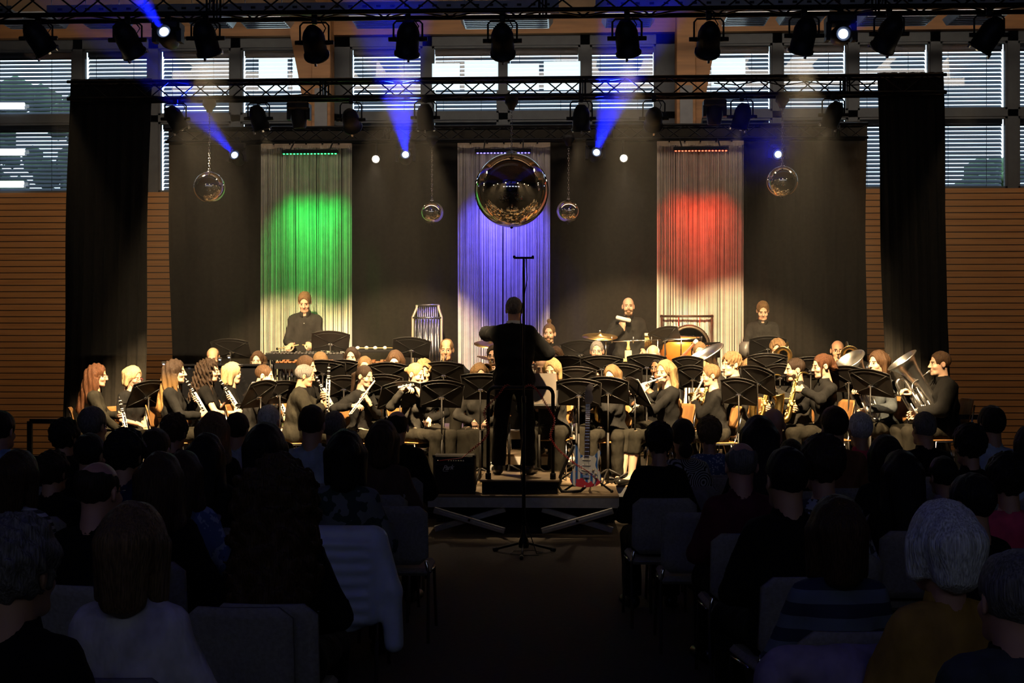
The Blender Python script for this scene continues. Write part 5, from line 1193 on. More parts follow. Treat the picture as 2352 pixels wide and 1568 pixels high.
INAME = {'clarinet': 'black clarinet', 'lapclarinet': 'black clarinet held upright on the lap', 'oboe': 'black oboe', 'flute': 'silver flute', 'piccolo': 'small piccolo', 'sax': 'golden saxophone', 'tenor': 'golden tenor saxophone', 'trumpet': 'brass trumpet', 'cornet': 'silver cornet', 'horn': 'brass french horn', 'trombone': 'brass trombone', 'euphonium': 'silver euphonium', 'tuba': 'large silver tuba', 'bassoon': 'wooden bassoon'}
f_, m_ = 'f', 'm'
# left block, facing right
musician('woman with wavy auburn hair and glasses', 'leftmost in the front row', 224, 836, 14.15, 1, 72, dict(sex=f_, hair=('long_wavy', 'auburn'), top=('tee', 'olive'), glasses='metal', hyaw=8, pitch=6, skin='rosy'), 'lapclarinet')
musician('woman with short blonde hair and red glasses', 'hands in her lap', 306, 841, 14.6, 1, 110, dict(sex=f_, hair=('pageboy', 'pale'), top=('tee', 'ink'), glasses='red', pitch=14, skin='rosy', sleeve=.95))
musician('woman with very long brown hair with blonde ends', 'in profile with clarinet', 404, 826, 14.1, 1, 84, dict(sex=f_, hair=('long_wavy', 'ombre'), top=('tee', 'ink'), pitch=2, skin='fair', brow='dark'), 'clarinet', 30)
musician('woman with dark curly hair and short sleeves', 'clarinet player in profile', 482, 824, 14.55, 1, 82, dict(sex=f_, hair=('long_curly', 'dark'), top=('tee', 'black'), sleeve=.55, glasses='metal', pitch=6), 'clarinet', 32)
musician('woman with blonde bob and v-neck', 'looking right, clarinet before her', 536, 832, 15.05, 1, 78, dict(sex=f_, hair=('bob', 'pale'), top=('vneck', 'black'), sleeve=.45, pitch=8), 'lapclarinet')
musician('short-haired player with glasses behind the slanting music stand', 'bending to a mouthpiece', 607, 836, 14.5, 1, 88, dict(sex=m_, hair=('crop', 'brown'), top=('shirt', 'ink'), glasses='dark', lean=16, pitch=12), 'clarinet', 24)
musician('balding man with glasses at the black piano', 'far left in the back', 489, 797, 15.75, 2, 175, dict(sex=m_, hair=('horseshoe', 'brown'), top=('shirt', 'ink'), glasses='dark', skin='tan', pitch=22))
musician('woman with long straight hair before the green string curtain', 'blowing a horn', 592, 806, 15.65, 2, 182, dict(sex=f_, hair=('long', 'brown'), top=('tee', 'black'), glasses='metal', pitch=5), 'horn')
musician('brown-haired man half hidden behind the grey-haired man', 'looking right', 704, 816, 14.75, 1, 100, dict(sex=m_, hair=('short', 'brown'), top=('shirt', 'black'), pitch=6), 'clarinet', 30)
_, SO = musician('grey-haired man in black jacket and glasses', 'in profile holding an oboe upright', 700, 837, 14.25, 1, 78, dict(sex=m_, hair=('short', 'grey'), top=('jacket', 'olive'), glasses='dark', skin='tan', lean=10, pitch=10, arms=lambda J: (solve_arm(J, -1, (.00, .37, .98), hx=(0, -.1, 1), pole=(-.8, -.3, -.5)), solve_arm(J, 1, (.06, .36, .88), hx=(0, .1, -1), pole=(.8, -.4, -.4)))))
clarinet('black oboe held upright by the grey-haired man in black jacket', SO @ frame(Vector((.03, .40, 1.36)), Vector((0, -1, 0)), Vector((1, 0, 0)), Vector((0, .03, -1)).normalized()) if False else SO @ Matrix.Translation((.03, .40, 1.36)) @ Matrix.Rotation(math.pi - .04, 4, 'X'), 'oboe', None)
musician('sandy-haired player behind the grey-haired man', 'head bowed', 737, 811, 15.25, 1, 150, dict(sex=m_, hair=('short', 'light'), top=('shirt', 'black'), pitch=30, tilt=8))
musician('dark-haired woman right of the green string curtain', 'peering over her stand', 808, 797, 15.65, 2, 182, dict(sex=f_, hair=('long', 'dark'), top=('tee', 'black'), pitch=4), 'trumpet')
musician('flutist with a dark ponytail and glasses', 'in profile, front row', 838, 838, 14.35, 1, 120, dict(sex=f_, hair=('ponytail', 'dark'), top=('tee', 'ink'), glasses='metal', pitch=12, lean=6), 'flute', -.62)
musician('player with a high forehead behind the ponytailed flutist', 'facing the hall', 838, 817, 14.95, 1, 175, dict(sex=f_, hair=('ponytail', 'light'), top=('tee', 'black'), pitch=6), 'clarinet')
musician('boy with a brown fringe', 'eyes just over his music stand', 908, 805, 15.25, 1, 182, dict(sex=m_, hair=('bowl', 'brown'), top=('shirt', 'black'), pitch=10), 'clarinet')
musician('fair-haired flutist with hair tied back and grey shirt', 'in profile facing right', 955, 833, 14.3, 1, 118, dict(sex=f_, hair=('bun', 'blond'), top=('shirt', 'charcoal'), buttons=1, pitch=14, brow='light'), 'flute', -.05)
musician('curly blond player hidden behind the tied-back flutist', 'only hair showing', 974, 826, 14.9, 1, 170, dict(sex=f_, hair=('curly_short', 'blond'), top=('tee', 'black'), pitch=14))
musician('thin-haired man with glasses beside the tubular bells', 'playing trumpet', 1026, 777, 15.7, 2, 182, dict(sex=m_, hair=('balding', 'light'), top=('shirt', 'ink'), glasses='metal', skin='tan', pitch=6), 'trumpet', -.55)
musician('woman with long fair hair in a wide skirt', 'left of the conductor', 1102, 834, 14.65, 1, 176, dict(sex=f_, hair=('long', 'light'), top=('shirt', 'charcoal'), skirt=1, pitch=18, spread=.10, hyaw=-10))
musician('man with black glasses', 'half hidden behind the left shoulder of the conductor', 1133, 792, 15.7, 2, 185, dict(sex=m_, hair=('short', 'dark'), top=('shirt', 'black'), glasses='dark', pitch=4), 'trumpet')
musician('woman with brown fringe and glasses below the drummer', 'looking down', 1276, 797, 15.6, 2, 186, dict(sex=f_, hair=('bob', 'brown'), top=('tee', 'black'), glasses='dark', pitch=20), 'horn')
musician('bald man behind the score of the conductor', 'only forehead showing', 1243, 818, 15.1, 1, 180, dict(sex=m_, hair=('horseshoe', 'grey'), top=('shirt', 'black'), pitch=12), 'sax')
musician('woman with short blond hair and bare neck', 'playing a piccolo right of the conductor', 1268, 823, 14.45, 1, 192, dict(sex=f_, hair=('pageboy', 'blond'), top=('vneck', 'charcoal'), pitch=14, hyaw=6, brow='light'), 'piccolo', -.1)
musician('grey moustached man below the ride cymbal', 'playing cornet', 1371, 781, 15.7, 2, 184, dict(sex=m_, hair=('crop', 'grey'), top=('shirt', 'rust'), glasses='metal', skin='rosy', pitch=4), 'cornet', -.6)
musician('pale player with round glasses and high forehead', 'behind two music stands', 1376, 827, 15.1, 1, 190, dict(sex=m_, hair=('balding', 'light'), top=('shirt', 'black'), glasses='metal', pitch=4, fat=.03), 'sax')
musician('girl with smooth centre-parted hair', 'eyes at the top edge of her stand', 1405, 838, 14.4, 1, 195, dict(sex=f_, hair=('long', 'light'), top=('shirt', 'ink'), pitch=14, hyaw=8), 'flute', -.15)
musician('older bald man with glasses', 'below the stand with tilted desk', 1500, 790, 15.7, 2, 188, dict(sex=m_, hair=('horseshoe', 'white'), top=('shirt', 'black'), glasses='dark', skin='rosy', pitch=14, fat=.04), 'bassoon')
musician('boy with dark cropped hair, dark skin and glasses', 'playing clarinet', 1512, 816, 15.0, 1, 205, dict(sex=m_, hair=('short', 'black'), top=('shirt', 'black'), glasses='dark', skin='dark', pitch=8, hyaw=10), 'clarinet', 48)
musician('flutist with long blond hair and bare ankles', 'facing left, front row', 1527, 826, 14.15, 1, 246, dict(sex=f_, hair=('long_thin', 'blond'), top=('tee', 'ink'), trouser=.45, sandal=1, pitch=4, knee=.47, shin=.06, spread=.0, hyaw=-22, bottom='olive', brow='light'), 'flute', -.30)
musician('girl with brown hair before the perforated stand', 'forehead above the tuba bell', 1607, 784, 15.7, 2, 186, dict(sex=f_, hair=('tied', 'light'), top=('tee', 'black'), pitch=8), 'tuba')
musician('girl with pale blond hair', 'below the tuba bell', 1609, 822, 15.15, 1, 195, dict(sex=f_, hair=('long', 'pale'), top=('tee', 'white'), pitch=14, brow='light'), 'tenor')
musician('woman with short brown hair and glasses in profile', 'blowing a flute downwards', 1632, 836, 14.3, 1, 262, dict(sex=f_, hair=('short', 'light'), top=('tee', 'black'), glasses='metal', skin='rosy', pitch=8, fat=.03, lean=7), 'flute', -.75)
musician('boy with curly light brown hair', 'facing left with mouthpiece at his lips', 1680, 809, 14.8, 1, 245, dict(sex=m_, hair=('curly_short', 'light'), top=('shirt', 'charcoal'), glasses='metal', pitch=6), 'sax')
musician('player with chestnut fringe', 'crouched behind stands with a horn', 1722, 824, 15.25, 1, 205, dict(sex=f_, hair=('bowl', 'light'), top=('tee', 'black'), pitch=22), 'horn')
musician('young man with tousled curly hair', 'under the right percussionist', 1786, 779, 15.65, 2, 196, dict(sex=m_, hair=('curly_short', 'light'), top=('shirt', 'black'), skin='rosy', pitch=8), 'trombone')
musician('stout bearded man with short dark hair', 'in profile playing saxophone', 1826, 822, 14.75, 1, 262, dict(sex=m_, hair=('crop', 'dark'), top=('shirt', 'charcoal'), beard='dark', fat=.06, pitch=4, hs=1.06), 'sax', 4)
musician('woman with auburn updo and glasses', 'in profile playing saxophone', 1888, 811, 14.15, 1, 258, dict(sex=f_, hair=('updo', 'auburn'), top=('shirt', 'ink'), glasses='dark', pitch=10), 'sax', 6)
musician('bald man with glasses far right in the back', 'playing trombone', 1924, 779, 15.65, 2, 188, dict(sex=m_, hair=('horseshoe', 'dark'), top=('shirt', 'black'), glasses='dark', skin='tan', pitch=4), 'trombone')
musician('brown-haired euphonium player behind the front silver horns', 'smiling to the left', 2016, 803, 14.5, 1, 238, dict(sex=f_, hair=('bob', 'brown'), top=('shirt', 'steel'), pitch=2), 'euphonium')
musician('white-haired man at the right end', 'bent away behind the euphonium bell', 2099, 798, 15.0, 1, 262, dict(sex=m_, hair=('crop', 'white'), top=('shirt', 'steel'), skin='rosy', pitch=14, hyaw=12), 'euphonium')
musician('brown-haired man in black jacket at the right end', 'in profile playing euphonium', 2158, 804, 14.1, 1, 264, dict(sex=m_, hair=('crop', 'brown'), top=('jacket', 'ink'), pitch=2, brow='brown', hairs=1.03), 'euphonium')
# percussion row
_, SX = musician('young percussionist in grey shirt at the xylophone', 'standing with mallets, looking down', 700, 671, 16.7, 3, 176, dict(sex=m_, sit=False, hair=('short', 'light'), top=('shirt', 'charcoal'), buttons=1, pitch=26, neck=14, arms=lambda J: (solve_arm(J, 1, (.17, .36, 1.04), hx=(.8, -.5, 0), pole=(.4, -.6, -.7)), solve_arm(J, -1, (-.10, .36, 1.06), hx=(.8, .5, 0), pole=(-.4, -.6, -.7)))))
musician('drummer with a blond topknot and short beard', 'behind the drums', 1261, 742, 16.6, 3, 185, dict(sex=m_, hair=('topknot', 'light'), top=('shirt', 'ink'), beard='light', pitch=2, arms=lambda J: (solve_arm(J, 1, (.22, .35, .86), hx=(.8, -.5, 0), pole=(.4, -.6, -.7)), solve_arm(J, -1, (-.22, .35, .86), hx=(.8, .5, 0), pole=(-.4, -.6, -.7)))), chair=False)
_, SB = musician('bald bearded man in jacket', 'standing, holding a white shaker at his chin', 1443, 683, 16.7, 3, 180, dict(sex=m_, sit=False, hair=('', 'light'), beard='light', brow='light', top=('jacket', 'charcoal'), under='ink', pitch=0, arms=lambda J: (solve_arm(J, 1, (.075, .22, 1.42), hx=(-.9, .2, .2), pole=(.8, -.3, -.6)), solve_arm(J, -1, (-.22, .22, .98), hx=(.8, .5, 0), pole=(-.4, -.6, -.7)))))
musician('dark-haired percussionist in grey shirt at the right', 'standing, head bowed', 1752, 692, 16.6, 3, 184, dict(sex=m_, sit=False, hair=('quiff', 'light'), top=('shirt', 'charcoal'), pitch=24, neck=16, arms=lambda J: (solve_arm(J, 1, (.20, .32, .98), hx=(.8, -.5, 0), pole=(.4, -.6, -.7)), solve_arm(J, -1, (-.20, .32, .98), hx=(.8, .5, 0), pole=(-.4, -.6, -.7)))))
# conductor
ZP = .55
musician('conductor in black suit with his back to the hall', 'standing on the podium, arms raised', 1181, 676, 13.55, ZP, 2, dict(sex=m_, sit=False, hair=('crop', 'grey'), brow='grey', hairs=1.02, top=('jacket', 'suit'), bottom='suit', under='white', collar='white', collar_h=.058, skin='rosy', spread=.06, pitch=2, hyaw=6, lean=2, hs=.98, ch=.015, arms=lambda J: (solve_arm(J, -1, (-.05, .44, 1.40), hx=(.4, .3, .8), pole=(-1, -.05, -.1), off=.06), solve_arm(J, 1, (.13, .40, 1.12), hx=(-.5, .3, .6), pole=(1, -.35, -.35)))), group=None)

# music stands ------------------------------------------------------------------------------------
for lab, u, v, D, t, hd, kw in (
    ('black music stand of the two leftmost front row women', 338, 906, 13.98, 1, 305, dict(w=.46, tilt=32)),
    ('black music stand with white sheets, slanting beside the blonde bob', 594, 906, 13.98, 1, 292, dict(w=.50, tilt=30, paper='slanting stand beside the blonde bob')),
    ('black music stand right behind the slanting one in the clarinets', 640, 902, 14.35, 1, 312, dict(w=.5, tilt=32)),
    ('black music stand above the bald pianist', 531, 802, 16.3, 3, 4, dict(w=.50, roll=0)),
    ('tall black music stand right of the young xylophone player', 759, 784, 16.15, 3, 350, dict(w=.48, roll=2)),
    ('tall black music stand left of the tubular bells', 945, 799, 15.9, 3, 352, dict(w=.47, roll=4)),
    ('black music stand behind the head of the grey-haired man', 742, 852, 15.0, 2, 0, dict(w=.55)),
    ('black music stand in front of the dark-haired woman by the green curtain', 787, 851, 15.1, 2, 2, dict(w=.46, roll=-1)),
    ('black music stand left of the ponytailed flutist', 790, 888, 14.8, 1, 355, dict(w=.40)),
    ('black music stand in front of the boy with the fringe', 892, 858, 14.75, 1, 356, dict(w=.47, roll=1)),
    ('black music stand between the two flutists at left, low one', 880, 885, 14.5, 1, 358, dict(w=.46, h=.28)),
    ('front black music stand right of the ponytailed flutist', 916, 908, 14.0, 1, 325, dict(w=.48, tilt=32, roll=-2)),
    ('black music stand in front of the thin-haired trumpeter', 1019, 856, 14.9, 2, 0, dict(w=.48)),
    ('front black music stand of the fair-haired flutist', 1014, 906, 14.0, 1, 348, dict(w=.48, roll=2)),
    ('black music stand left behind the conductor', 1104, 888, 14.1, 1, 5, dict(w=.42, roll=-1, arch=.02)),
    ('black music stand behind the right elbow of the conductor', 1300, 842, 15.2, 2, 0, dict(w=.46, roll=0)),
    ('tall black music stand left of the grey moustached man', 1334, 808, 15.9, 3, 20, dict(w=.50, tilt=28, roll=-3)),
    ('black music stand in front of the grey moustached man', 1382, 842, 14.95, 2, 2, dict(w=.50)),
    ('black music stand behind the piccolo player', 1324, 868, 14.6, 1, 3, dict(w=.46)),
    ('front black music stand behind the guitar head', 1330, 902, 14.05, 1, 8, dict(w=.50, roll=1)),
    ('front black music stand with bright left edge, right of the guitar neck', 1398, 897, 13.98, 1, 15, dict(w=.46, tilt=32, roll=3)),
    ('black music stand behind the centre-parted girl', 1432, 861, 14.7, 1, 10, dict(w=.44, roll=2)),
    ('black music stand left of the boy with dark cropped hair', 1486, 838, 15.0, 2, 8, dict(w=.46, roll=1)),
    ('black music stand with white sheets facing the blond flutist', 1464, 900, 13.98, 1, 74, dict(w=.48, tilt=28, paper='stand facing the blond flutist')),
    ('tall black music stand with tilted desk before the gong', 1528, 776, 16.0, 3, 14, dict(w=.38, tilt=32, roll=-14)),
    ('black music stand left of the pale blond girl', 1580, 843, 14.95, 2, 8, dict(w=.36)),
    ('perforated black music stand before the red string curtain', 1621, 804, 15.95, 3, 2, dict(w=.36, h=.24, holes=True, roll=-2)),
    ('low black music stand left of the woman with short brown hair', 1592, 866, 14.6, 1, 20, dict(w=.34, h=.30)),
    ('front black music stand left of the stout bearded man', 1698, 900, 13.98, 1, 18, dict(w=.40, tilt=32, roll=4)),
    ('black music stand turned edgewise behind the front right one', 1742, 874, 14.2, 1, 35, dict(w=.42, tilt=28, roll=10)),
    ('black music stand in front of the tousled young man', 1762, 837, 14.95, 2, 6, dict(w=.46)),
    ('tall black music stand with pale top edge, before the right percussionist', 1763, 796, 16.0, 3, 3, dict(w=.46)),
    ('black music stand left of the stout saxophonist', 1792, 862, 14.9, 1, 12, dict(w=.34, h=.30)),
    ('black music stand left of the bald trombonist', 1862, 845, 14.9, 1, 8, dict(w=.44)),
    ('black music stand left of the silver euphoniums, rear one', 1952, 872, 14.2, 1, 40, dict(w=.46, tilt=32)),
    ('black music stand left of the silver euphoniums, front one', 2002, 880, 13.98, 1, 42, dict(w=.50, tilt=32, roll=4)),
    ('low black music stand between the chairs left of the woman with bare neck', 1170, 872, 14.5, 1, 2, dict(w=.44)),
    ): stand(lab, u, v, D, t, hd, **kw)
# the conductor's stand and score
cs = stand('wide black conductor stand in front of the conductor', 1238, 908, 14.05, 1, 182, w=.42, h=.34, tilt=35, arch=.0)
p = at(1250, 893, 13.95)
o = MB(); o.box((.0, -.012, .0), (.26, .006, .34), 0); o.box((-.135, -.012, 0), (.012, .02, .34), 1); o.box((0, -.006, 0), (.25, .006, .33), 1)
o = o.build('score_folder', [mat('grey_folder', (.20, .17, .14), .35, 0, .1), mat('paper_white', (.85, .83, .78), .7, 0, 0)]); o.matrix_world = Matrix.Translation(p) @ Matrix.Rotation(math.radians(-8), 4, 'X'); tag(o, 'grey score folder with white page edge standing on the conductor stand', 'folder')
# clip-on lamps
def clip_lamp(label, u, v, D, lit):
    p = at(u, v, D); r = empty('clip_lamp', label, 'lamp', p, 0, 'clip-on stand lamps')
    MB().box((0, .0, 0), (.05, .03, .03), bev=.006).build('lamp_head', CANM, r); MB().lathe([(0, 0), (.011, 0), (.011, -.006), (0, -.006)], 8, 0, Matrix.Translation((0, -.004, -.013))).build('led_lens', mat('lit_led', (1, 1, 1), .4, 0, 0, emis=(.7, .82, 1), estr=18) if lit else OFFL, r)
    MB().tube([(0, 0, 0), (.01, .02, -.04), (0, .01, -.09)], .005, 6).build('gooseneck', CANM, r); MB().box((0, .01, -.10), (.03, .03, .04), bev=.005).build('clamp', CANM, r)
clip_lamp('small lit white stand lamp left of the long brown-haired woman, upper', 376, 833, 14.7, True); clip_lamp('small lit white stand lamp left of the long brown-haired woman, lower', 379, 846, 14.6, True)
clip_lamp('small lit white stand lamp at the piano, right', 526, 818, 15.5, True); clip_lamp('small lit white stand lamp at the piano, left', 505, 823, 15.5, True)
clip_lamp('unlit black clip lamp on the stand before the dark-haired woman', 802, 829, 15.1, False); clip_lamp('unlit black clip lamp on the stand before the moustached man', 1381, 818, 14.95, False); clip_lamp('unlit black clip lamp on the stand before the older bald man', 1467, 816, 15.3, False)
# ------------------------------------------------------------------ percussion and props on the stage
ROSE = mat('rosewood_bar', (.30, .12, .05), .35, 0, .25, 8); HARDW = mat('hardware_chrome', (.7, .7, .72), .2, 1, .05); CYM = mat('cymbal_bronze', (.80, .52, .18), .3, 1, .1); WHITED = mat('drum_head', (.80, .77, .70), .5, 0, .05)
COPPER = mat('copper_kettle', (.85, .30, .05), .35, .45, .12); YEL = mat('yellow_wood', (.72, .50, .20), .5, 0, .12, 5)
def mallet_instrument(name, label, u0, u1, v, D, tier, bars, m, depth=.32, two=True):
    a, b = at(u0, v, D), at(u1, v, D); c = (a + b) / 2; w = (b - a).length; z = c.z; zt = TIER[tier]; r = empty(name, label, name.replace('_', ' '), (c.x, c.y, zt), 0); H = z - zt
    f = MB(); f.box((0, -depth / 2, H - .06), (w, .02, .07)); f.box((0, depth / 2, H - .06), (w, .02, .07)); f.box((-w / 2, 0, H - .06), (.02, depth, .07)); f.box((w / 2, 0, H - .06), (.02, depth, .07)); f.box((0, 0, H - .3), (w * .9, .03, .03)); f.build('frame', MBLK, r)
    for s in (-1, 1):
        for q in (-1, 1): MB().tube([(s * w * .46, q * depth * .4, 0), (s * w * .46, q * depth * .4, H - .08)], .016, 8).build('leg', MBLK, r)
    for i in range(bars):
        x = -w / 2 + w * (i + .5) / bars; L = depth * (.62 - .25 * i / bars); MB().box((x, -depth * .22, H - .012), (w / bars * .82, L, .02), bev=.004).build('bar', m, r)
        if two and i % 7 not in (2, 6): MB().box((x + w / bars * .5, depth * .28, H + .006), (w / bars * .7, L * .7, .02), bev=.004).build('bar', m, r)
    for i in range(bars): MB().tube([(-w / 2 + w * (i + .5) / bars, -depth * .22, H - .05), (-w / 2 + w * (i + .5) / bars, -depth * .22, H - .12 - .25 * (1 - i / bars))], w / bars * .36, 8).build('resonator', HARDW, r)
    return r
STEELB = mat('steel_bar', (.35, .34, .33), .25, .9, .05)
mallet_instrument('xylophone', 'dark xylophone in front of the young standing percussionist', 615, 792, 809, 16.25, 3, 22, STEELB)
mallet_instrument('marimba', 'rosewood marimba below the xylophone, behind the clarinets', 640, 885, 829, 15.95, 3, 26, ROSE, .4)
t = at(855, 806, 16.4); r = empty('percussion_table', 'black percussion table with soft mallets right of the xylophone', 'table', (t.x, t.y, TIER[3])); H = t.z - TIER[3]
MB().box((0, 0, H), (.62, .4, .03), bev=.004).build('table_top', MBLK, r)
for s in (-1, 1):
    for q in (-1, 1): MB().tube([(s * .28, q * .17, 0), (s * .28, q * .17, H)], .014, 8).build('leg', MBLK, r)
for k, (dx, dy) in enumerate(((-.18, -.05), (-.08, .04), (.05, -.08), (.16, .02))):
    m = MB(); m.tube([(0, 0, 0), (.30, .03, 0)], .005, 6); h = MB(); h.sphere((0, 0, .0), (.028, .026, .024), 10)
    q = empty('mallet', f'white headed soft mallet lying on the black percussion table, {["first", "second", "third", "fourth"][k]} from the left', 'mallet', (t.x + dx, t.y + dy, t.z + .04), .3 * k, 'mallets on the percussion table'); m.build('shaft', YEL, q); h.build('mallet_head', mat('felt_white', (.8, .78, .75), .9, 0, .05), q)
for k, s in enumerate((1, -1)):      # mallets in the hands of the young percussionist
    p = SX @ Vector((s * .13 if s > 0 else -.10, .37, 1.04)); q = empty('mallet', f'wooden mallet held in the {"right" if s > 0 else "left"} hand of the young xylophone player', 'mallet', p); q.rotation_euler = (0, 0, 2.6 if s > 0 else -.5)
    MB().tube([(-.12, 0, .02), (.24, 0, -.03)], .0055, 6).build('shaft', YEL, q); MB().sphere((.25, 0, -.032), .017, 10).build('mallet_head', MBLK, q)
# tubular bells
p0, p1 = at(948, 700, 16.9), at(1014, 700, 16.9); c = (p0 + p1) / 2; w = (p1 - p0).length; zt = TIER[3]; r = empty('tubular_bells', 'set of chrome tubular bells on a tall frame left of the blue string curtain', 'tubular bells', (c.x, c.y, zt)); H = c.z - zt
for s in (-1, 1): MB().tube([(s * w * .5, 0, 0), (s * w * .5, 0, H - .16), (s * w * .38, .06, H - .04), (s * w * .38, .06, H)], .018, 8).build('frame_post', mat('cream_metal', (.55, .48, .36), .4, .3, .05), r)
MB().tube([(-w * .4, .06, H), (w * .4, .06, H)], .014, 8).build('crossbar', HARDW, r); MB().tube([(-w * .5, -.02, H - .17), (w * .5, -.02, H - .17)], .012, 8).build('crossbar', HARDW, r); MB().box((0, 0, .06), (w * 1.1, .4, .04)).build('base', MBLK, r)
for i in range(11): MB().tube([(-w * .34 + w * .068 * i, .06, H - .02), (-w * .34 + w * .068 * i, .06, .38 + .02 * i)], .0125, 10).build('bell_tube', HARDW, r)
for i in range(9): MB().tube([(-w * .40 + w * .10 * i, -.02, H - .19), (-w * .40 + w * .10 * i, -.02, .30 + .03 * i)], .014, 10).build('bell_tube', HARDW, r)
# drums and cymbals
def cymbal(label, u, v, D, rad, tier, tx, ty=0):
    p = at(u, v, D); zt = TIER[tier]; r = empty('cymbal', label, 'cymbal', (p.x, p.y, zt), 0, 'cymbals of the drum set'); H = p.z - zt; T = Matrix.Translation((0, 0, H)) @ Matrix.Rotation(math.radians(tx), 4, 'X') @ Matrix.Rotation(math.radians(ty), 4, 'Y')
    MB().lathe([(0, .028), (rad * .12, .022), (rad * .2, .006), (rad * .6, .0), (rad, -.016), (rad, -.018), (rad * .6, -.003), (rad * .2, .003), (0, .02)], 32, 0, T).build('cymbal_plate', CYM, r)
    MB().tube([(0, 0, .1), (0, 0, H + .05)], .010, 8).build('stand_post', HARDW, r); MB().tube([(0, 0, H + .03), (0, 0, H + .065)], .014, 8).build('wing_nut', HARDW, r)
    for k in range(3): MB().tube([(0, 0, .35), (.25 * math.cos(k * 2.09), .25 * math.sin(k * 2.09), .01)], .008, 6).build('leg', HARDW, r)
cymbal('crash cymbal on a stand left of the conductor, upper one', 1127, 788, 16.2, .21, 3, 14, 4); cymbal('hi-hat cymbal left of the conductor, lower one', 1128, 822, 16.0, .18, 3, -8, 12)
cymbal('bronze ride cymbal tilted on a stand above the moustached man', 1378, 770, 16.1, .225, 3, 12, 2)
def drum(name, label, u, v, D, rad, h, tier, tx=12, m=None, legs=True):
    p = at(u, v, D); zt = TIER[tier]; r = empty(name, label, 'drum', (p.x, p.y, zt), 0, 'drums of the drum set'); H = p.z - zt; T = Matrix.Translation((0, 0, H)) @ Matrix.Rotation(math.radians(tx), 4, 'X')
    MB().lathe([(rad * .98, -h), (rad, -h), (rad, 0), (rad * .98, 0)], 28, 0, T).build('shell', m or WHITED, r); MB().lathe([(0, .002), (rad * .97, .002), (rad * .97, -.004), (0, -.004)], 28, 0, T).build('drum_head', WHITED, r); MB().lathe([(rad, -.02), (rad * 1.05, -.02), (rad * 1.05, .012), (rad, .012), (rad, -.02)], 28, 0, T).build('hoop', HARDW, r)
    for k in range(8): MB().tube([T @ Vector((rad * 1.03 * math.cos(k * .785), rad * 1.03 * math.sin(k * .785), 0)), T @ Vector((rad * 1.03 * math.cos(k * .785), rad * 1.03 * math.sin(k * .785), -h))], .005, 5).build('tension_rod', HARDW, r)
    if legs:
        for k in range(3): MB().tube([(0, 0, H - h), (rad * .9 * math.cos(k * 2.09), rad * .9 * math.sin(k * 2.09), .01)], .009, 6).build('leg', HARDW, r)
drum('tom_drum', 'cream tom drum right of the conductor before the drummer', 1237, 803, 16.1, .14, .14, 3, 16, mat('cream_shell', (.62, .50, .30), .35, 0, .1)); drum('snare_drum', 'snare drum hidden behind the conductor', 1205, 838, 16.1, .17, .14, 3, 6); drum('floor_tom', 'wooden floor tom behind the stand left of the moustached man', 1329, 838, 16.0, .20, .36, 3, 0, mat('red_wood_shell', (.42, .12, .04), .35, 0, .2, 5))
p = at(1186, 860, 16.15); r = empty('bass_drum', 'bass drum lying behind the conductor', 'drum', (p.x, p.y, TIER[3] + .28), 0); M = Matrix.Rotation(math.pi / 2, 4, 'X'); MB().lathe([(.27, -.2), (.28, -.2), (.28, .2), (.27, .2)], 28, 0, M).build('shell', MBLK, r); MB().lathe([(0, .195), (.27, .195), (.27, .19), (0, .19)], 28, 0, M).build('drum_head', WHITED, r); MB().lathe([(.27, .18), (.29, .18), (.29, .21), (.27, .21), (.27, .18)], 28, 0, M).build('hoop', HARDW, r)
p = at(1714, 803, 16.35); r = empty('hand_drum', 'grey round drum seen edge on left of the right percussionist', 'drum', (p.x, p.y, TIER[3])); H = p.z - TIER[3]; M = Matrix.Translation((0, 0, H)) @ Matrix.Rotation(math.radians(62), 4, 'Z') @ Matrix.Rotation(math.pi / 2, 4, 'X')
MB().lathe([(.10, -.06), (.105, -.06), (.105, .06), (.10, .06)], 32, 0, M).build('shell', mat('grey_drum_shell', (.18, .17, .16), .35, .2, .1), r); MB().lathe([(0, .058), (.10, .058), (.10, .055), (0, .055)], 32, 0, M).build('drum_head', mat('grey_drum_head', (.34, .32, .29), .5, 0, .1), r)
for s in (-1, 1): MB().tube([(s * .18, 0, 0), (s * .05, 0, H - .1)], .014, 8).build('leg', MBLK, r)
# timpani: copper kettle on struts
for k, (u, v, rad, lab) in enumerate(((1560, 776, .27, 'orange copper timpani on struts below the gong, left one'), (1594, 794, .25, 'orange copper timpani below the gong, right one partly hidden'))):
    p = at(u, v, 16.2 + .55 * k); r = empty('timpani', lab, 'timpani', (p.x, p.y, TIER[3]), 0, 'timpani'); H = p.z - TIER[3]; T = Matrix.Translation((0, 0, H)) @ Matrix.Rotation(math.radians(4), 4, 'X')
    MB().lathe([(rad, 0), (rad * .99, -.1), (rad * .9, -.22), (rad * .66, -.36), (rad * .3, -.44), (0, -.46)], 28, 0, T).build('kettle', COPPER, r); MB().lathe([(0, .004), (rad * .98, .004), (rad * .98, 0), (0, 0)], 28, 0, T).build('drum_head', mat('calf_head', (.60, .26, .07), .45, 0, .15, 4), r); MB().lathe([(rad, -.02), (rad * 1.06, -.02), (rad * 1.06, .012), (rad, .012), (rad, -.02)], 28, 0, T).build('hoop', HARDW, r)
    for q in range(8): MB().tube([T @ Vector((rad * 1.05 * math.cos(q * .785), rad * 1.05 * math.sin(q * .785), .02)), T @ Vector((rad * .95 * math.cos(q * .785), rad * .95 * math.sin(q * .785), -.2))], .008, 6).build('strut', MBLK if q % 2 else HARDW, r)
    MB().lathe([(.28, 0), (.28, .04), (.05, .08), (.04, H - .44), (0, H - .44)], 16).build('base', MBLK, r)
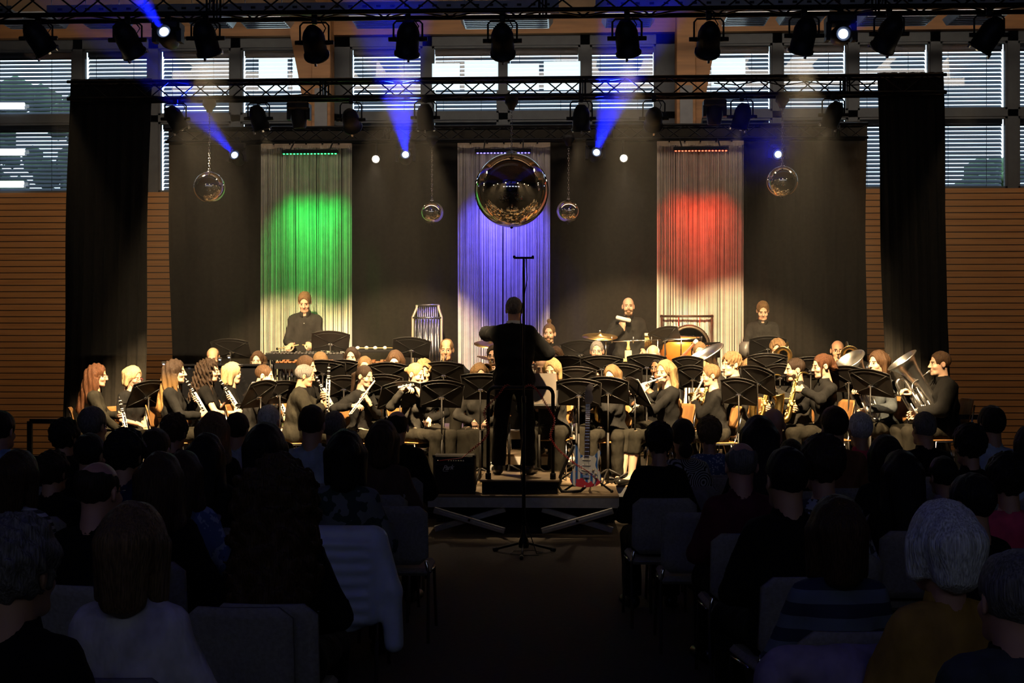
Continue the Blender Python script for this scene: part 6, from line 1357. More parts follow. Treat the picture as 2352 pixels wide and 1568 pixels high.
# gong
a, b = at(1520, 726, 17.0), at(1635, 726, 17.0); c = (a + b) / 2; w = (b - a).length; r = empty('gong', 'large bronze gong hanging in a square black frame before the red string curtain', 'gong', (c.x, c.y, TIER[3])); H = c.z - TIER[3]; gz = pz(794, 17.0) - TIER[3]; gx = (at(1583, 794, 17.0) - c).x
for s in (-1, 1): MB().tube([(s * w / 2, 0, 0), (s * w / 2, 0, H + .02)], .015, 8).build('frame_post', mat('dark_frame', (.05, .03, .02), .4, .3, .1), r); MB().box((s * w / 2, 0, .02), (.05, .4, .04)).build('foot', MBLK, r)
MB().tube([(-w / 2 - .02, 0, H), (w / 2 + .02, 0, H)], .016, 8).build('crossbar', MATS['dark_frame'], r)
GONG = mat('gong_bronze', (.42, .38, .22), .45, .25, .35, 6); RIMG = mat('gong_dark_rim', (.06, .045, .03), .4, .7, .2); M = Matrix.Translation((gx, .0, gz)) @ Matrix.Rotation(math.pi / 2, 4, 'X')
MB().lathe([(0, .02), (.21, .02), (.235, .018)], 40, 0, M).build('gong_face', GONG, r); MB().lathe([(.235, .018), (.24, .022), (.28, .010), (.285, -.03), (.26, -.03), (.235, .0)], 40, 0, M).build('rim', RIMG, r); MB().lathe([(.222, .0205), (.236, .0205)], 40, 0, M).build('bright_ring', mat('gong_bright', (.75, .66, .45), .3, .8, .1), r)
for s in (-1, 1): MB().tube([(gx + s * .14, 0, gz + .26), (gx + s * .14, 0, H)], .006, 6).build('cord', mat('red_cord', (.5, .05, .04), .8, 0, 0), r)
# table of small percussion, bar chimes, shaker, bongo
a, b = at(1385, 826, 15.9), at(1525, 820, 15.9); c = (a + b) / 2; w = (b - a).length; H = c.z - TIER[3] ; r = empty('percussion_table', 'table edged with yellow wood before the bald standing percussionist', 'table', (c.x, c.y, TIER[3]))
MB().box((0, 0, H - .02), (w, .36, .035), bev=.004).build('table_top', YEL, r)
for s in (-1, 1):
    for q in (-1, 1): MB().tube([(s * w * .45, q * .15, 0), (s * w * .45, q * .15, H - .03)], .014, 8).build('leg', HARDW, r)
zc = c.z + .0; bx = at(1443, 815, 15.9)
o = empty('hand_bell', 'yellow handled block standing on the small percussion table', 'hand percussion', (bx.x, c.y, zc)); MB().box((0, 0, .05), (.085, .07, .10), bev=.006).build('block', mat('pale_wood', (.62, .52, .36), .6, 0, .1), o); MB().lathe([(.018, .10), (.026, .12), (.014, .17), (.018, .20), (.020, .215), (0, .225)], 14).build('handle', YEL, o)
o = empty('gooseneck_rack', 'thin metal rack bar with clips over the small percussion table', 'rack', (c.x, c.y + .05, zc)); MB().tube([(-w * .55, 0, .20), (w * .45, 0, .235)], .006, 8).build('rack_bar', HARDW, o)
for q in (-.35, .0, .3): MB().tube([(w * q, 0, .19), (w * q, 0, .27)], .006, 6).build('clip', HARDW, o)
MB().tube([(-w * .45, 0, -.01), (-w * .45, 0, .21)], .008, 8).build('rack_post', HARDW, o); MB().tube([(w * .4, 0, -.01), (w * .4, 0, .235)], .008, 8).build('rack_post', HARDW, o)
p = at(1494, 768, 16.2); o = empty('bar_chimes', 'row of golden bar chimes right of the bald standing percussionist', 'bar chimes', (p.x, p.y, TIER[3])); H = p.z - TIER[3]; MB().box((0, 0, H), (.15, .03, .035), bev=.004).build('chime_block', mat('pale_maple', (.8, .7, .5), .4, 0, .1), o)
for i in range(14): MB().tube([(-.068 + i * .0105, 0, H - .02), (-.068 + i * .0105, 0, H - .20 + .008 * i)], .004, 6).build('chime', GOLD, o)
MB().tube([(.08, 0, 0), (.08, 0, H)], .01, 8).build('stand_post', HARDW, o); MB().box((0, 0, .015), (.3, .3, .03)).build('base', MBLK, o)
o = MB(); o.tube([(-.10, 0, .0), (-.09, 0, 0), (.09, 0, 0), (.10, 0, 0)], [.012, .027, .027, .012], 14); o = o.build('shaker', mat('white_shaker', (.85, .83, .80), .35, 0, .03)); o.matrix_world = Matrix.Translation(SB @ Vector((.075, .255, 1.445))) @ Matrix.Rotation(math.radians(14), 4, 'Y'); tag(o, 'white tube shaker held at the chin of the bald bearded man', 'shaker')
# black piano at the left end of the back row
a, b = at(428, 832, 15.25), at(606, 838, 15.25); c = (a + b) / 2; w = (b - a).length; r = empty('piano', 'glossy black piano at the left end of the back row', 'piano', (c.x, c.y, ZST)); H = c.z - ZST; PB = mat('piano_black', (.006, .006, .007), .08, 0, 0)
MB().box((0, .0, H / 2), (w, .40, H - .06), bev=.01).build('case', PB, r); MB().box((0, 0, H - .015), (w * 1.03, .46, .03), bev=.008).build('lid', PB, r); MB().box((0, .24, H * .62), (w * .9, .16, .05), bev=.006).build('key_bed', PB, r)
k = MB()
for i in range(40): k.box((-w * .43 + w * .86 * (i + .5) / 40, .25, H * .62 + .032), (w * .86 / 40 * .9, .13, .012))
k.build('keys', mat('ivory_key', (.8, .78, .7), .3, 0, 0), r)
# podium, railing
a, b = at(1102, 1102, 12.98), at(1285, 1102, 12.98); w = (b - a).length; cx = (a.x + b.x) / 2; r = empty('podium', 'low conductor podium with brown top and black sides', 'podium', (cx, 13.42, ZST))
MB().box((0, 0, .065), (w * .95, .84, .125), bev=.004).build('podium_side', MBLK, r); MB().box((0, 0, .1375), (w, .90, .025), bev=.006).build('podium_top', DECK, r)
a, b = at(1121, 890, 13.0), at(1270, 890, 13.0); w = (b - a).length; cx = (a.x + b.x) / 2; H = a.z - ZP; r = empty('podium_railing', 'black tubular railing at the rear of the conductor podium', 'railing', (cx, 13.02, ZP)); P = [(-w / 2, 0, 0), (-w / 2, 0, H - .07)] + [(-w / 2 + .07 - .07 * math.cos(t), 0, H - .07 + .07 * math.sin(t)) for t in (.4, .8, 1.2, 1.57)]
P += [(-q[0], q[1], q[2]) for q in P[::-1]]; MB().tube(P, .019, 12).build('rail_tube', MBLK, r)
for s in (-1, 1): MB().lathe([(.03, 0), (.03, .06), (.022, .065)], 12, 0, Matrix.Translation((s * w / 2, 0, 0))).build('socket', MBLK, r)
RAILX, RAILW, RAILZ = cx, w, ZP + H
# guitar amplifier
a, b = at(993, 1048, 12.97), at(1090, 1137, 12.97); w = b.x - a.x; H = a.z - b.z; r = empty('guitar_amplifier', 'small black guitar amplifier left of the podium', 'amplifier', ((a.x + b.x) / 2, 13.10, ZST)); TOL = mat('black_tolex', (.016, .013, .012), .6, 0, .3, 60, .15)
MB().box((0, 0, H / 2), (w, .24, H), bev=.015).build('cabinet', TOL, r); MB().box((0, -.122, H * .40), (w * .90, .012, H * .70), bev=.003).build('speaker_grille', mat('black_grille_cloth', (.008, .008, .009), .9, 0, .2, 80), r); MB().box((.0, -.121, H * .86), (w * .84, .01, .05)).build('control_panel', MBLK, r)
for i in range(7): MB().lathe([(.008, 0), (.009, .008), (.006, .014), (0, .014)], 10, 0, Matrix.Translation((-w * .12 + i * .025 - .0, -.126, H * .86)) @ Matrix.Rotation(math.pi / 2, 4, 'X')).build('knob', mat('knob_silver', (.7, .68, .6), .3, .9, 0), r)
for s in (-1, 1):
    for q in (0, 1): MB().box((s * (w / 2 - .01), -.115, .012 + q * (H - .024)), (.03, .02, .03), bev=.004).build('corner', MBLK, r)
tx = bpy.data.curves.new('lettering', 'FONT'); tx.body = 'Park'; tx.size = .066; tx.shear = .5; tx.extrude = .002; tx.offset = .0012; tx.space_character = .9; to = bpy.data.objects.new('lettering', tx); COL.objects.link(to); to.parent = r; to.location = (-w * .27, -.131, H * .62); to.rotation_euler = (math.pi / 2, -.08, 0); tx.materials.append(mat('silver_script', (.75, .75, .75), .3, .3, 0))
_dg = bpy.context.evaluated_depsgraph_get(); _tm = bpy.data.meshes.new_from_object(to.evaluated_get(_dg)); _to = bpy.data.objects.new('lettering', _tm); COL.objects.link(_to); _to.parent = r; _to.location = to.location; _to.rotation_euler = to.rotation_euler; bpy.data.objects.remove(to); _to.name = 'lettering'
l = MB(); l.tube([(-w * .26, -.130, H * .60), (-w * .22, -.130, H * .59), (-w * .13, -.130, H * .594)], .0022, 5); l.build('underline', MATS['silver_script'], r)
l = MB(); l.tube([(-w * .40, -.128, H * .862), (-w * .36, -.145, H * .862)], .008, 8); l.build('jack_plug', CHROME, r)
AMPJ = Vector((r.location.x - w * .36, r.location.y - .146, ZST + H * .862))
# striped electric guitar on its stand
gb = at(1347, 1068, 13.12); r = empty('electric_guitar', 'blue and white striped electric guitar with red splashes on a stand', 'electric guitar', (gb.x, gb.y, gb.z)); G = Matrix.Rotation(math.radians(-9), 4, 'X') @ Matrix.Rotation(math.radians(1.5), 4, 'Y')
GS = bpy.data.materials.new('striped_guitar_paint'); GS.use_nodes = True; nt = GS.node_tree; bs = nt.nodes['Principled BSDF']; bs.inputs['Roughness'].default_value = .25
tc = nt.nodes.new('ShaderNodeTexCoord'); wv = nt.nodes.new('ShaderNodeTexWave'); wv.bands_direction = 'X'; wv.inputs['Scale'].default_value = 6.2; wv.inputs['Distortion'].default_value = .25; nt.links.new(tc.outputs['Object'], wv.inputs['Vector'])
c1 = nt.nodes.new('ShaderNodeValToRGB'); c1.color_ramp.interpolation = 'CONSTANT'; c1.color_ramp.elements[0].color = (.03, .12, .42, 1); c1.color_ramp.elements[1].color = (.72, .74, .76, 1); c1.color_ramp.elements[1].position = .5; nt.links.new(wv.outputs[1], c1.inputs[0])
ns = nt.nodes.new('ShaderNodeTexNoise'); ns.inputs['Scale'].default_value = 9; nt.links.new(tc.outputs['Object'], ns.inputs['Vector']); sx = nt.nodes.new('ShaderNodeSeparateXYZ'); nt.links.new(tc.outputs['Object'], sx.inputs[0])
m1 = nt.nodes.new('ShaderNodeMath'); m1.operation = 'MULTIPLY_ADD'; nt.links.new(sx.outputs['Z'], m1.inputs[0]); m1.inputs[1].default_value = -2.2; m1.inputs[2].default_value = -.50; m2 = nt.nodes.new('ShaderNodeMath'); m2.operation = 'MULTIPLY_ADD'; m2.inputs[1].default_value = 1.9; nt.links.new(ns.outputs[0], m2.inputs[0]); nt.links.new(m1.outputs[0], m2.inputs[2]); m3 = nt.nodes.new('ShaderNodeMath'); m3.operation = 'GREATER_THAN'; m3.inputs[1].default_value = .75; nt.links.new(m2.outputs[0], m3.inputs[0])
mx = nt.nodes.new('ShaderNodeMix'); mx.data_type = 'RGBA'; nt.links.new(m3.outputs[0], mx.inputs[0]); nt.links.new(c1.outputs[0], mx.inputs[6]); mx.inputs[7].default_value = (.50, .03, .04, 1); nt.links.new(mx.outputs[2], bs.inputs['Base Color'])
def smooth_poly(P, n=5): return [q[:2] for q in zip(*[iter([])])] if not P else [tuple(p[:2]) for p in bez([(x, z, 0, 1) for x, z in P + P[:1]], n)[0]][:-1]
outl = smooth_poly([(-.02, .10), (-.06, .105), (-.085, .16), (-.115, .205), (-.14, .19), (-.135, .12), (-.115, .03), (-.125, -.03), (-.155, -.09), (-.165, -.15), (-.13, -.205), (-.05, -.225), (.05, -.22), (.125, -.195), (.155, -.14), (.14, -.07), (.115, -.01), (.125, .06), (.145, .13), (.125, .155), (.095, .12), (.065, .095), (.02, .10)], 4)
MB().prism(outl, -.020, .024, 0, G).build('guitar_body', GS, r)
MB().prism(smooth_poly([(-.01, .095), (-.06, .07), (-.085, .0), (-.075, -.06), (-.02, -.085), (.05, -.08), (.10, -.12), (.115, -.06), (.09, .0), (.10, .07), (.07, .085), (.03, .095)], 4), -.0235, -.019, 0, G).build('pickguard', mat('white_pickguard', (.66, .68, .70), .3, 0, .03), r)
for z in (.055, .0, -.055): MB().box((0, -.026, z), (.085, .008, .018), 0, G @ Matrix.Rotation(.15 if z < -.03 else 0, 4, 'Y'), .003).build('pickup', mat('cream_pickup', (.78, .78, .78), .4, 0, 0), r)
MB().box((0, -.027, -.115), (.07, .01, .03), 0, G, .003).build('bridge', CHROME, r)
for k, (x, z) in enumerate(((.07, -.05), (.095, -.085), (.105, -.125))): MB().lathe([(.011, 0), (.012, .01), (.009, .014), (0, .014)], 12, 0, G @ Matrix.Translation((x, -.024, z)) @ Matrix.Rotation(math.pi / 2, 4, 'X')).build('control_knob', mat('cream_knob', (.7, .65, .5), .35, 0, 0), r)
n = MB(); n.box((0, -.022, .36), (.048, .024, .56), 0, G, .006); n = n.build('neck', mat('dark_fretboard', (.05, .032, .022), .4, 0, .2), r)
fm = MB()
for i in range(21): fm.box((0, -.0355, .095 + .53 * (1 - 2 ** (-(20 - i) / 12.)) / .69), (.046, .003, .003), 0, G)
fm.build('fret_wire', CHROME, r)
MB().prism(smooth_poly([(-.022, .63), (-.03, .66), (-.034, .72), (-.020, .80), (.010, .835), (.045, .83), (.055, .79), (.04, .76), (.052, .70), (.045, .655), (.022, .63)], 4), -.022, -.006, 0, G).build('headstock', mat('dark_headstock', (.07, .06, .06), .35, 0, .1), r)
for i in range(6): MB().tube([(-.034 + .004 * i, -.014, .66 + .026 * i), (-.052 + .004 * i, -.014, .662 + .026 * i)], .006, 6, 0, G).build('tuning_peg', CHROME, r)
st = MB()
for i in range(6): st.tube([(-.018 + .0072 * i, -.038, .635), (-.026 + .0104 * i, -.034, -.11)], .0009, 4, 0, G)
st.build('string', CHROME, r)
MB().tube([(-.13, -.0, .20), (-.20, .01, .05), (-.27, .0, -.12), (-.285, -.0, -.22), (-.25, .0, -.275), (-.15, -.01, -.27), (-.06, -.01, -.262), (-.01, -.0, -.22)], .016, 8).build('strap', mat('black_strap', (.012, .012, .012), .8, 0, .1), r)
GJ = r.location + G @ Vector((.10, -.03, -.145))
r2 = empty('guitar_stand', 'black tripod guitar stand under the striped guitar', 'stand', (gb.x, gb.y + .10, ZST)); q = gb.z - ZST
MB().tube([(.03, .12, .10), (.03, .12, q + .40)], .012, 8).build('post', MBLK, r2); MB().tube([(-.10, -.04, q - .19), (-.06, .07, q - .21), (.03, .12, q - .20), (.10, .07, q - .21), (.13, -.04, q - .19)], .010, 8).build('cradle', MBLK, r2)
for (x, y) in ((-.24, -.10), (.26, -.08), (.05, .34)): MB().tube([(.03, .12, .17), (x, y, .012)], .011, 8).build('leg', MBLK, r2)
for (x, y) in ((-.24, -.10), (.26, -.08)): MB().sphere((x, y, .014), .018, 8).build('rubber_foot', CAB, r2)
# red coiled cable from the amplifier over the railing to the guitar
REDC = mat('red_coiled_cable', (.34, .02, .025), .4, 0, .1)
def coil(P, R, pitch, n=10):
    p, _ = bez([(*q, 1) for q in P], 14); p = [Vector(q) for q in p]; out = []; ph = 0.0
    for i in range(len(p) - 1):
        d = p[i + 1] - p[i]; L = d.length; t = d.normalized(); u = t.orthogonal().normalized()
        ref = Vector((0, 1, 0)); u = (ref - t * ref.dot(t)).normalized(); w = t.cross(u); m = max(1, int(L / pitch * n))
        for k in range(m):
            s = k / m; ph += 2 * math.pi * (L / pitch) / m; out.append(p[i] + d * s + (u * math.cos(ph) + w * math.sin(ph)) * R)
    return out
rx0, rx1, rz, ry = RAILX - RAILW / 2, RAILX + RAILW / 2, RAILZ, 13.02
W3 = lambda u, v, y=12.98: tuple(aty(u, v, y))
MB().tube([tuple(AMPJ)] + [W3(1060, 1052, 12.93), W3(1078, 1038, 12.95)] + coil([W3(1078, 1038, 12.95), W3(1095, 1024), W3(1112, 1008), W3(1122, 990), W3(1117, 968), W3(1112, 950), W3(1118, 935), W3(1134, 918), W3(1148, 902), W3(1158, 888), W3(1166, 884)], .010, .022) + [W3(1172, 886, 13.04), W3(1185, 893, 13.06), W3(1200, 893, 13.06)] + coil([W3(1205, 888, 13.0), W3(1216, 884), W3(1228, 890), W3(1240, 905), W3(1252, 925), W3(1264, 945), W3(1273, 962), W3(1270, 982), W3(1264, 1000), W3(1270, 1016), W3(1284, 1034), W3(1302, 1050), W3(1322, 1066), W3(1338, 1075)], .010, .022) + [W3(1350, 1082, 12.97), tuple(GJ)], .0042, 5).build('guitar_cable', REDC)
tag(bpy.data.objects['guitar_cable'], 'red coiled guitar cable looped over the podium railing to the striped guitar', 'cable')
# microphone stand in the aisle
p = at(1203, 1270, 11.75); p.z = 0; r = empty('microphone_stand', 'tall black microphone stand in the aisle before the podium', 'microphone stand', (p.x, p.y, 0)); ht = pz(592, 11.75)
MB().tube([(0, 0, .10), (0, 0, 1.45)], .017, 12).build('tube', MBLK, r); MB().tube([(0, 0, 1.4), (0, 0, ht)], .011, 10).build('tube', MBLK, r); MB().lathe([(.045, .06), (.05, .10), (.02, .20), (.018, .26)], 14).build('leg_hub', MBLK, r); MB().lathe([(.02, -.03), (.022, 0), (.02, .03)], 12, 0, Matrix.Translation((0, 0, 1.42))).build('clutch', MBLK, r)
for a in (math.radians(-92), math.radians(28), math.radians(152)):
    x, y = math.cos(a), math.sin(a); MB().tube([(x * .03, y * .03, .10), (x * .30, y * .30, .022)], .011, 8).build('leg', MBLK, r); MB().tube([(x * .28, y * .28, .024), (x * .325, y * .325, .016)], .018, 8).build('rubber_foot', CAB, r)
MB().tube([(-.09, 0, ht), (.09, 0, ht)], .010, 8).build('stereo_bar', MBLK, r)
for s in (-1, 1): o = MB().tube([(s * .085, .02, ht), (s * .085, -.07, ht + .006)], [.011, .012], 10).build('microphone', MBLK, r)
MB().tube([(.02, 0, ht), (.03, -.02, ht - .2), (-.03, -.02, ht - .55), (-.02, -.02, ht - .9), (.02, -.02, 1.3), (-.03, -.02, .8), (.02, -.02, .3), (.12, -.05, .012), (.17, .05, .008), (.08, .16, .008), (-.10, .12, .008), (-.12, -.04, .008), (.0, -.10, .008), (.14, -.10, .008)], .0045, 6).build('microphone_cable', CAB, r)
# bottles, side rails, stage boxes
def bottle(label, u, v, D, m, cap):
    p = at(u, v, D); r = empty('water_bottle', label, 'bottle', (p.x, p.y, ZST), 0, 'bottles on the stage floor'); MB().lathe([(.0, .0), (.030, .002), (.032, .02), (.032, .14), (.028, .165), (.014, .185), (.013, .20)], 16).build('bottle_body', m, r); MB().lathe([(.015, .198), (.015, .218), (0, .219)], 12).build('bottle_cap', cap, r); MB().lathe([(.0326, .06), (.0326, .12)], 16).build('bottle_label', mat('blue_label', (.12, .16, .5), .5, 0, .1), r)
PET = mat('clear_plastic', (.75, .76, .74), .12, 0, 0, trans=.6); bottle('clear water bottle with blue label right of the railing post', 1130, 1055, 14.15, PET, mat('white_cap', (.8, .8, .8), .4, 0, 0)); bottle('clear water bottle on the floor behind the amplifier', 1031, 1048, 14.2, PET, MATS['white_cap'])
for k, (u0, u1, v, D, lab) in enumerate(((68, 150, 967, 13.95, 'black guard railing at the left end of the stage'), (2200, 2262, 957, 13.95, 'black guard railing at the right end of the stage'))):
    a, b = at(u0, v, D), at(u1, v, D); c = (a + b) / 2; w = (b - a).length; r = empty('guard_railing', lab, 'railing', (c.x, c.y, .0), 0, 'guard railings'); H = c.z
    for z in (H, H - .40): MB().box((0, 0, z), (w, .03, .05)).build('rail_bar', MBLK, r)
    for s in (-1, 1): MB().box((s * w / 2, 0, H / 2), (.05, .04, H)).build('post', MBLK, r)
for k, (u, v, D, lab) in enumerate(((1180, 1055, 14.3, 'round metal tin on the stage floor behind the feet of the conductor'),)):
    p = at(u, v, D); r = MB().lathe([(0, 0), (.05, 0), (.055, .05), (.05, .085), (0, .09)], 16).build('tin', mat('patterned_tin', (.6, .55, .45), .35, .3, .5, 30)); r.location = (p.x, p.y, ZST); tag(r, lab, 'tin')
# ------------------------------------------------------------------ the audience, seen from behind
UPH = mat('grey_upholstery', (.30, .275, .24), .9, 0, .15, 60, .15)
def hall_chair(label, x, y, rz=0):
    r = empty('upholstered_chair', label, 'chair', (x, y, 0), rz, 'grey stacking chairs in the hall')
    add_obj('seat', shared('hseat', lambda: keep(MB().box((0, .03, .445), (.44, .44, .05), 0, None, .02), UPH, 'seat')), r)
    add_obj('backrest', shared('hback', lambda: keep(curved_panel(.44, .50, .885, .028, .025, .05, .055), UPH, 'backrest')), r, Matrix.Translation((0, -.205, 0)))
    for s in (-1, 1):
        add_obj('leg', shared(f'hf{s}', lambda: keep(MB().tube([(s * .225, .26, 0), (s * .215, .21, .42), (s * .215, -.05, .425)], .011, 8), CHROME, 'leg')), r)
        add_obj('leg', shared(f'hr{s}', lambda: keep(MB().tube([(s * .225, -.27, 0), (s * .215, -.16, .42), (s * .205, -.205, .52)], .011, 8), CHROME, 'leg')), r)
    return r
BODYC = {}
def listener(who, u, v, D, hair, cloth, sex='m', heading=0, hs=1.06, skin='tan', glasses=None, fat=0.0, top='shirt', chair=True, bottom='black', hyaw=0, lean=2, z=None, tilt=0):
    """bodies of one build share their mesh data; hair, head turn and cloth differ"""
    P = dict(sex=sex, hair=hair, top=(top, cloth), skin=skin, fat=fat, hs=hs, lean=lean, bottom=bottom, hand='relax', pitch=3, hyaw=hyaw, tilt=tilt, bh=.025, ch=.024, hdh=.008, seed=int(u) % 5, spread=.05, hairs=1.04, hairh=.008 if D < 6.5 else .0105, glasses=glasses)
    J = body_pose(P); rest_arms(J, P); P['J'] = J
    M, sc, raw = place(P, u, v, D, 0.0, heading); W = at(u, v, D)
    make_person(f'person', f'person seen from behind, {who}', P, M, sc, 'audience', hh=.009, bh=.026)
    if chair: hall_chair(f'grey chair of the {who}', M.translation.x, M.translation.y, -math.radians(heading))
A = listener
# left block
A('dark-haired man in blue shirt at the left picture edge', 4, 948, 9.7, ('short', 'black'), 'blue', heading=8)
A('head with full dark hair left of the grey-haired one', 150, 967, 9.7, ('curly_short', 'black'), 'ink', 'm', 6)
A('man with short grey hair, leftmost grey head in front', 214, 940, 10.3, ('short', 'grey'), 'ink', heading=12, hs=1.12)
A('brown bob over striped white shirt at far left', 44, 1040, 6.9, ('bob', 'brown'), 'stripes', 'f', 6, 1.05, top='tee')
A('dark round head right of the striped shirt', 122, 1042, 8.1, ('curly_short', 'dark'), 'black', 'm', 5)
A('dark head behind the grey-haired man', 208, 1004, 8.8, ('short', 'black'), 'black', heading=8, hs=1.15)
A('large dark round head in the third row at left', 290, 994, 7.6, ('curly_short', 'black'), 'navy', heading=4, hs=1.08)
A('close-cropped head left of the brown curls', 358, 988, 8.3, ('crop', 'dark'), 'black', heading=4, hs=1.12)
A('brown curly head below the clarinets', 402, 955, 10.3, ('curly_short', 'brown'), 'wine', 'f', 4)
A('long fair-brown hair under the blonde clarinetist', 492, 950, 9.6, ('long', 'light'), 'black', 'f', 2, top='tee')
A('dark short hair over a steel blue collar', 546, 951, 10.5, ('short', 'dark'), 'greyblue', heading=2, skin='tan')
A('white-haired man with bare crown before the slanting stand', 618, 932, 11.2, ('crop', 'white'), 'black', heading=4, hs=1.08, skin='rosy')
A('big dark bob in the middle of the left block', 611, 982, 7.6, ('bob', 'black'), 'black', 'f', 2, 1.12, top='tee')
A('dark cropped man in pale grey-blue shirt', 717, 934, 9.9, ('crop', 'dark'), 'greyblue', heading=0, hs=1.12)
A('grey-brown head right of the pale grey-blue shirt', 768, 948, 10.6, ('short', 'grey'), 'black', heading=0)
A('dark bob over a palm print shirt', 795, 995, 7.6, ('bob', 'black'), 'palms', 'f', 0, 1.08, top='tee')
A('brown bob and brown jacket by the aisle', 880, 970, 9.2, ('bob', 'brown'), 'brown', 'f', 2)
A('bald man in dark jacket at the left aisle end', 912, 942, 10.3, ('horseshoe', 'dark'), 'black', heading=-4, skin='rosy', top='jacket')
A('broad balding man with glasses in the fifth row', 228, 1060, 5.9, ('horseshoe', 'dark'), 'black', heading=14, hs=1.1, skin='rosy', glasses='dark', fat=.05)
A('long straight brown hair left of the blue batik blouse', 372, 1045, 6.5, ('long', 'brown'), 'black', 'f', 3, 1.06, top='tee')
A('very dark long hair in the fourth row', 476, 1000, 8.2, ('long', 'black'), 'ink', 'f', 2, top='tee')
A('brown-haired one in the blue batik blouse', 424, 1036, 7.1, ('long_thin', 'brown'), 'batik', 'f', 2, .98, top='tee')
A('woman with blond bob and white blouse, lower left', 308, 1172, 4.35, ('bob', 'light'), 'blush', 'f', 2, 1.12)
A('big grey-haired head cut by the lower left picture edge', 42, 1208, 3.8, ('curly_short', 'grey'), 'black', 'm', 10, 1.12)
A('woman with wide long curly brown hair, lower middle left', 642, 1062, 5.5, ('long_curly', 'brown'), 'black', 'f', 0, 1.16, top='tee')
# right block
A('short-haired woman in black at the right aisle end', 1513, 972, 9.0, ('curly_short', 'black'), 'black', 'f', -4, .98, top='tee')
A('dark tied-back hair over ring print top', 1568, 964, 9.7, ('tied', 'dark'), 'rings', 'f', -4, top='tee')
A('greying curls over a blue dotted scarf blouse', 1628, 962, 10.5, ('curly_short', 'light'), 'bluedots', 'f', -3, top='tee')
A('long dark hair left of the bald rosy head', 1742, 960, 8.6, ('long', 'black'), 'black', 'f', -4, top='tee')
A('bald rosy head below the stout saxophonist', 1776, 940, 10.3, ('', 'dark'), 'ink', heading=-6, skin='rosy')
A('bald grey man with pale collar edge', 1702, 1016, 7.4, ('horseshoe', 'grey'), 'wine', heading=-3, hs=1.1, skin='rosy')
A('low dark head between the bald men', 1816, 1012, 9.4, ('short', 'dark'), 'black', heading=-6)
A('dark-haired man in brown jacket before the auburn saxophonist', 1915, 933, 9.6, ('short', 'dark'), 'rust', heading=-8, skin='tan')
A('white-haired one in red top below the euphoniums', 1975, 952, 10.5, ('short', 'white'), 'red', 'f', -6, 1.1)
A('dark head over a black and white floral blouse', 1888, 1008, 6.7, ('curly_short', 'dark'), 'floral', 'f', -6, top='tee')
A('short-haired man with visible right ear in the fifth row', 1806, 1032, 6.1, ('crop', 'black'), 'black', heading=-10, hs=1.1)
A('grey balding man in dark coat below the euphoniums', 2122, 947, 10.4, ('crop', 'grey'), 'black', heading=-12)
A('dark-haired man in pale blue shirt, far right front', 2276, 936, 10.0, ('short', 'black'), 'paleblue', heading=-10, skin='tan')
A('dark wavy head left of the pale blue shirt', 2226, 980, 8.8, ('curly_short', 'black'), 'black', 'f', -8)
A('low dark head behind the red top', 2032, 1005, 8.4, ('bob', 'black'), 'ink', 'f', -6)
A('large dark long-haired head in the right block centre', 2068, 1042, 7.5, ('long', 'black'), 'black', 'f', -6, 1.1, top='tee')
A('dark head turned left over a mauve scarf', 2228, 1092, 5.9, ('crop', 'black'), 'black', heading=-34, hs=1.1)
A('head over mauve blouse peeping out in the right block', 2165, 1052, 8.2, ('short', 'black'), 'mauve', 'f', -10)
A('chestnut bob over wide striped collar, lower right', 1920, 1152, 5.0, ('bob', 'brown'), 'widestripes', 'f', -4, 1.1, top='tee')
A('white-haired person in ochre jacket, lower right', 2164, 1172, 4.3, ('bowl', 'white'), 'ochre', 'f', -10, 1.16, skin='rosy')
A('bald grey head at the lower right picture edge', 2322, 1276, 3.75, ('crop', 'grey'), 'steel', heading=-6, hs=1.12, skin='rosy', top='jacket')
A('dark head with wine red scarf at the right picture edge', 2312, 1048, 6.9, ('curly_short', 'black'), 'red', 'f', -8, top='tee')
A('brown head at the right picture edge over pale blue', 2362, 984, 9.2, ('bob', 'dark'), 'paleblue', 'f', -10)
# empty chairs that show
for lab, u, v, D in (('grey upholstered chair, empty, left aisle end by the brown jacket', 868, 1097, 9.15), ('empty grey chair in front of the palm print shirt', 905, 1140, 8.3), ('grey upholstered chair, empty, at the right aisle end, lit back', 1566, 1119, 9.2), ('empty grey chair below the blue dotted blouse', 1632, 1066, 10.0), ('empty grey chair behind the bald man with pale collar', 1600, 1168, 8.0), ('large empty grey chair back beside the white blouse', 548, 1388, 5.15), ('empty grey chair left of the wide curly hair', 505, 1216, 7.2), ('empty chair in front of the grey balding man in the right block', 2130, 1082, 9.6)):
    p = at(u, v, D); hall_chair(lab, p.x, p.y + .24, .0)
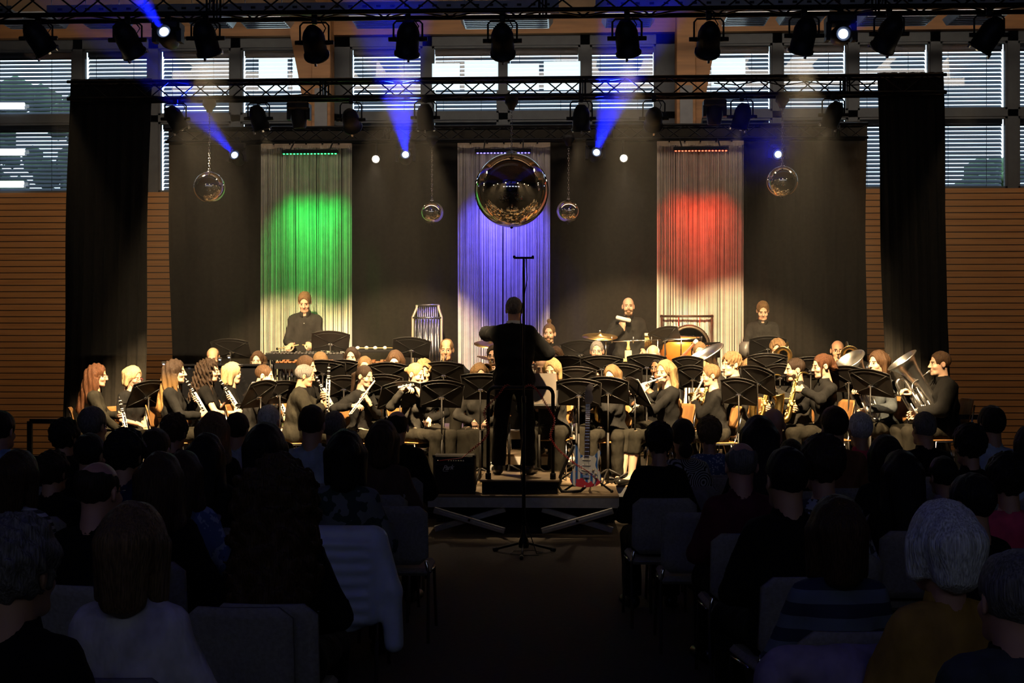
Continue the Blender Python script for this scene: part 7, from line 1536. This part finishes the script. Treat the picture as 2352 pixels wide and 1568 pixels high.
# quilted jacket hung over a chair back at the left aisle
p = at(775, 1172, 7.25); hall_chair('grey chair with the quilted jacket hung over it', p.x, p.y + .24); QJ = mat('pale_blue_nylon', (.62, .68, .80), .45, 0, .1, 10)
f = Field((-.42, -.42, .12), (.45, .06, 1.0), .016); f.cap((-.2, -.265, .86), (.2, -.265, .86), .055, .055, .05); f.cap((-.17, -.30, .80), (-.16, -.31, .42), .07, .075, .05, squash=((1, 0, 0), .55)); f.cap((.14, -.30, .80), (.13, -.31, .42), .07, .075, .05, squash=((1, 0, 0), .55)); f.cap((.0, -.30, .80), (.0, -.31, .40), .07, .075, .05, squash=((1, 0, 0), .5)); f.cap((.23, -.26, .84), (.31, -.29, .55), .06, .062, .03); f.cap((.31, -.29, .55), (.33, -.30, .26), .062, .055, .03); f.cap((-.23, -.26, .84), (-.30, -.29, .5), .06, .06, .03)
X, Z = f.ax[0][:, None, None], f.ax[2][None, None, :]; f.A = f.A + .007 * np.cos(Z * 88) * (np.abs(X) < .20)
f.ell((.0, -.20, .60), (.26, .055, .24), .01, 'sub'); V, Q = f.mesh(); r = empty('quilted_jacket', 'pale blue quilted jacket hung over a chair back at the left aisle', 'jacket', (p.x, p.y + .24, 0)); add_obj('jacket_body', np_mesh('jacket_body', V, Q, [QJ]), r)
p = at(1905, 1372, 4.45); f = Field((-.4, -.42, .0), (.4, .1, 1.0), .016); f.cap((-.22, -.265, .845), (.22, -.265, .86), .05, .05, .04); f.cap((-.26, -.30, .80), (-.30, -.31, .15), .06, .10, .05); f.cap((0, -.30, .8), (-.02, -.31, .25), .07, .09, .06, squash=((1, 0, 0), .5)); f.cap((.2, -.3, .8), (.22, -.31, .25), .06, .09, .05); f.ripple(.008, 22, 1, 6); V, Q = f.mesh()
hall_chair('grey chair with the mauve wool coat over its back', p.x + .05, p.y + .24); r = empty('wool_coat', 'mauve grey wool coat draped over a chair back, lower right', 'coat', (p.x + .05, p.y + .24, 0)); add_obj('coat_cloth', np_mesh('coat_cloth', V, Q, [CLOTH['mauve']]), r)
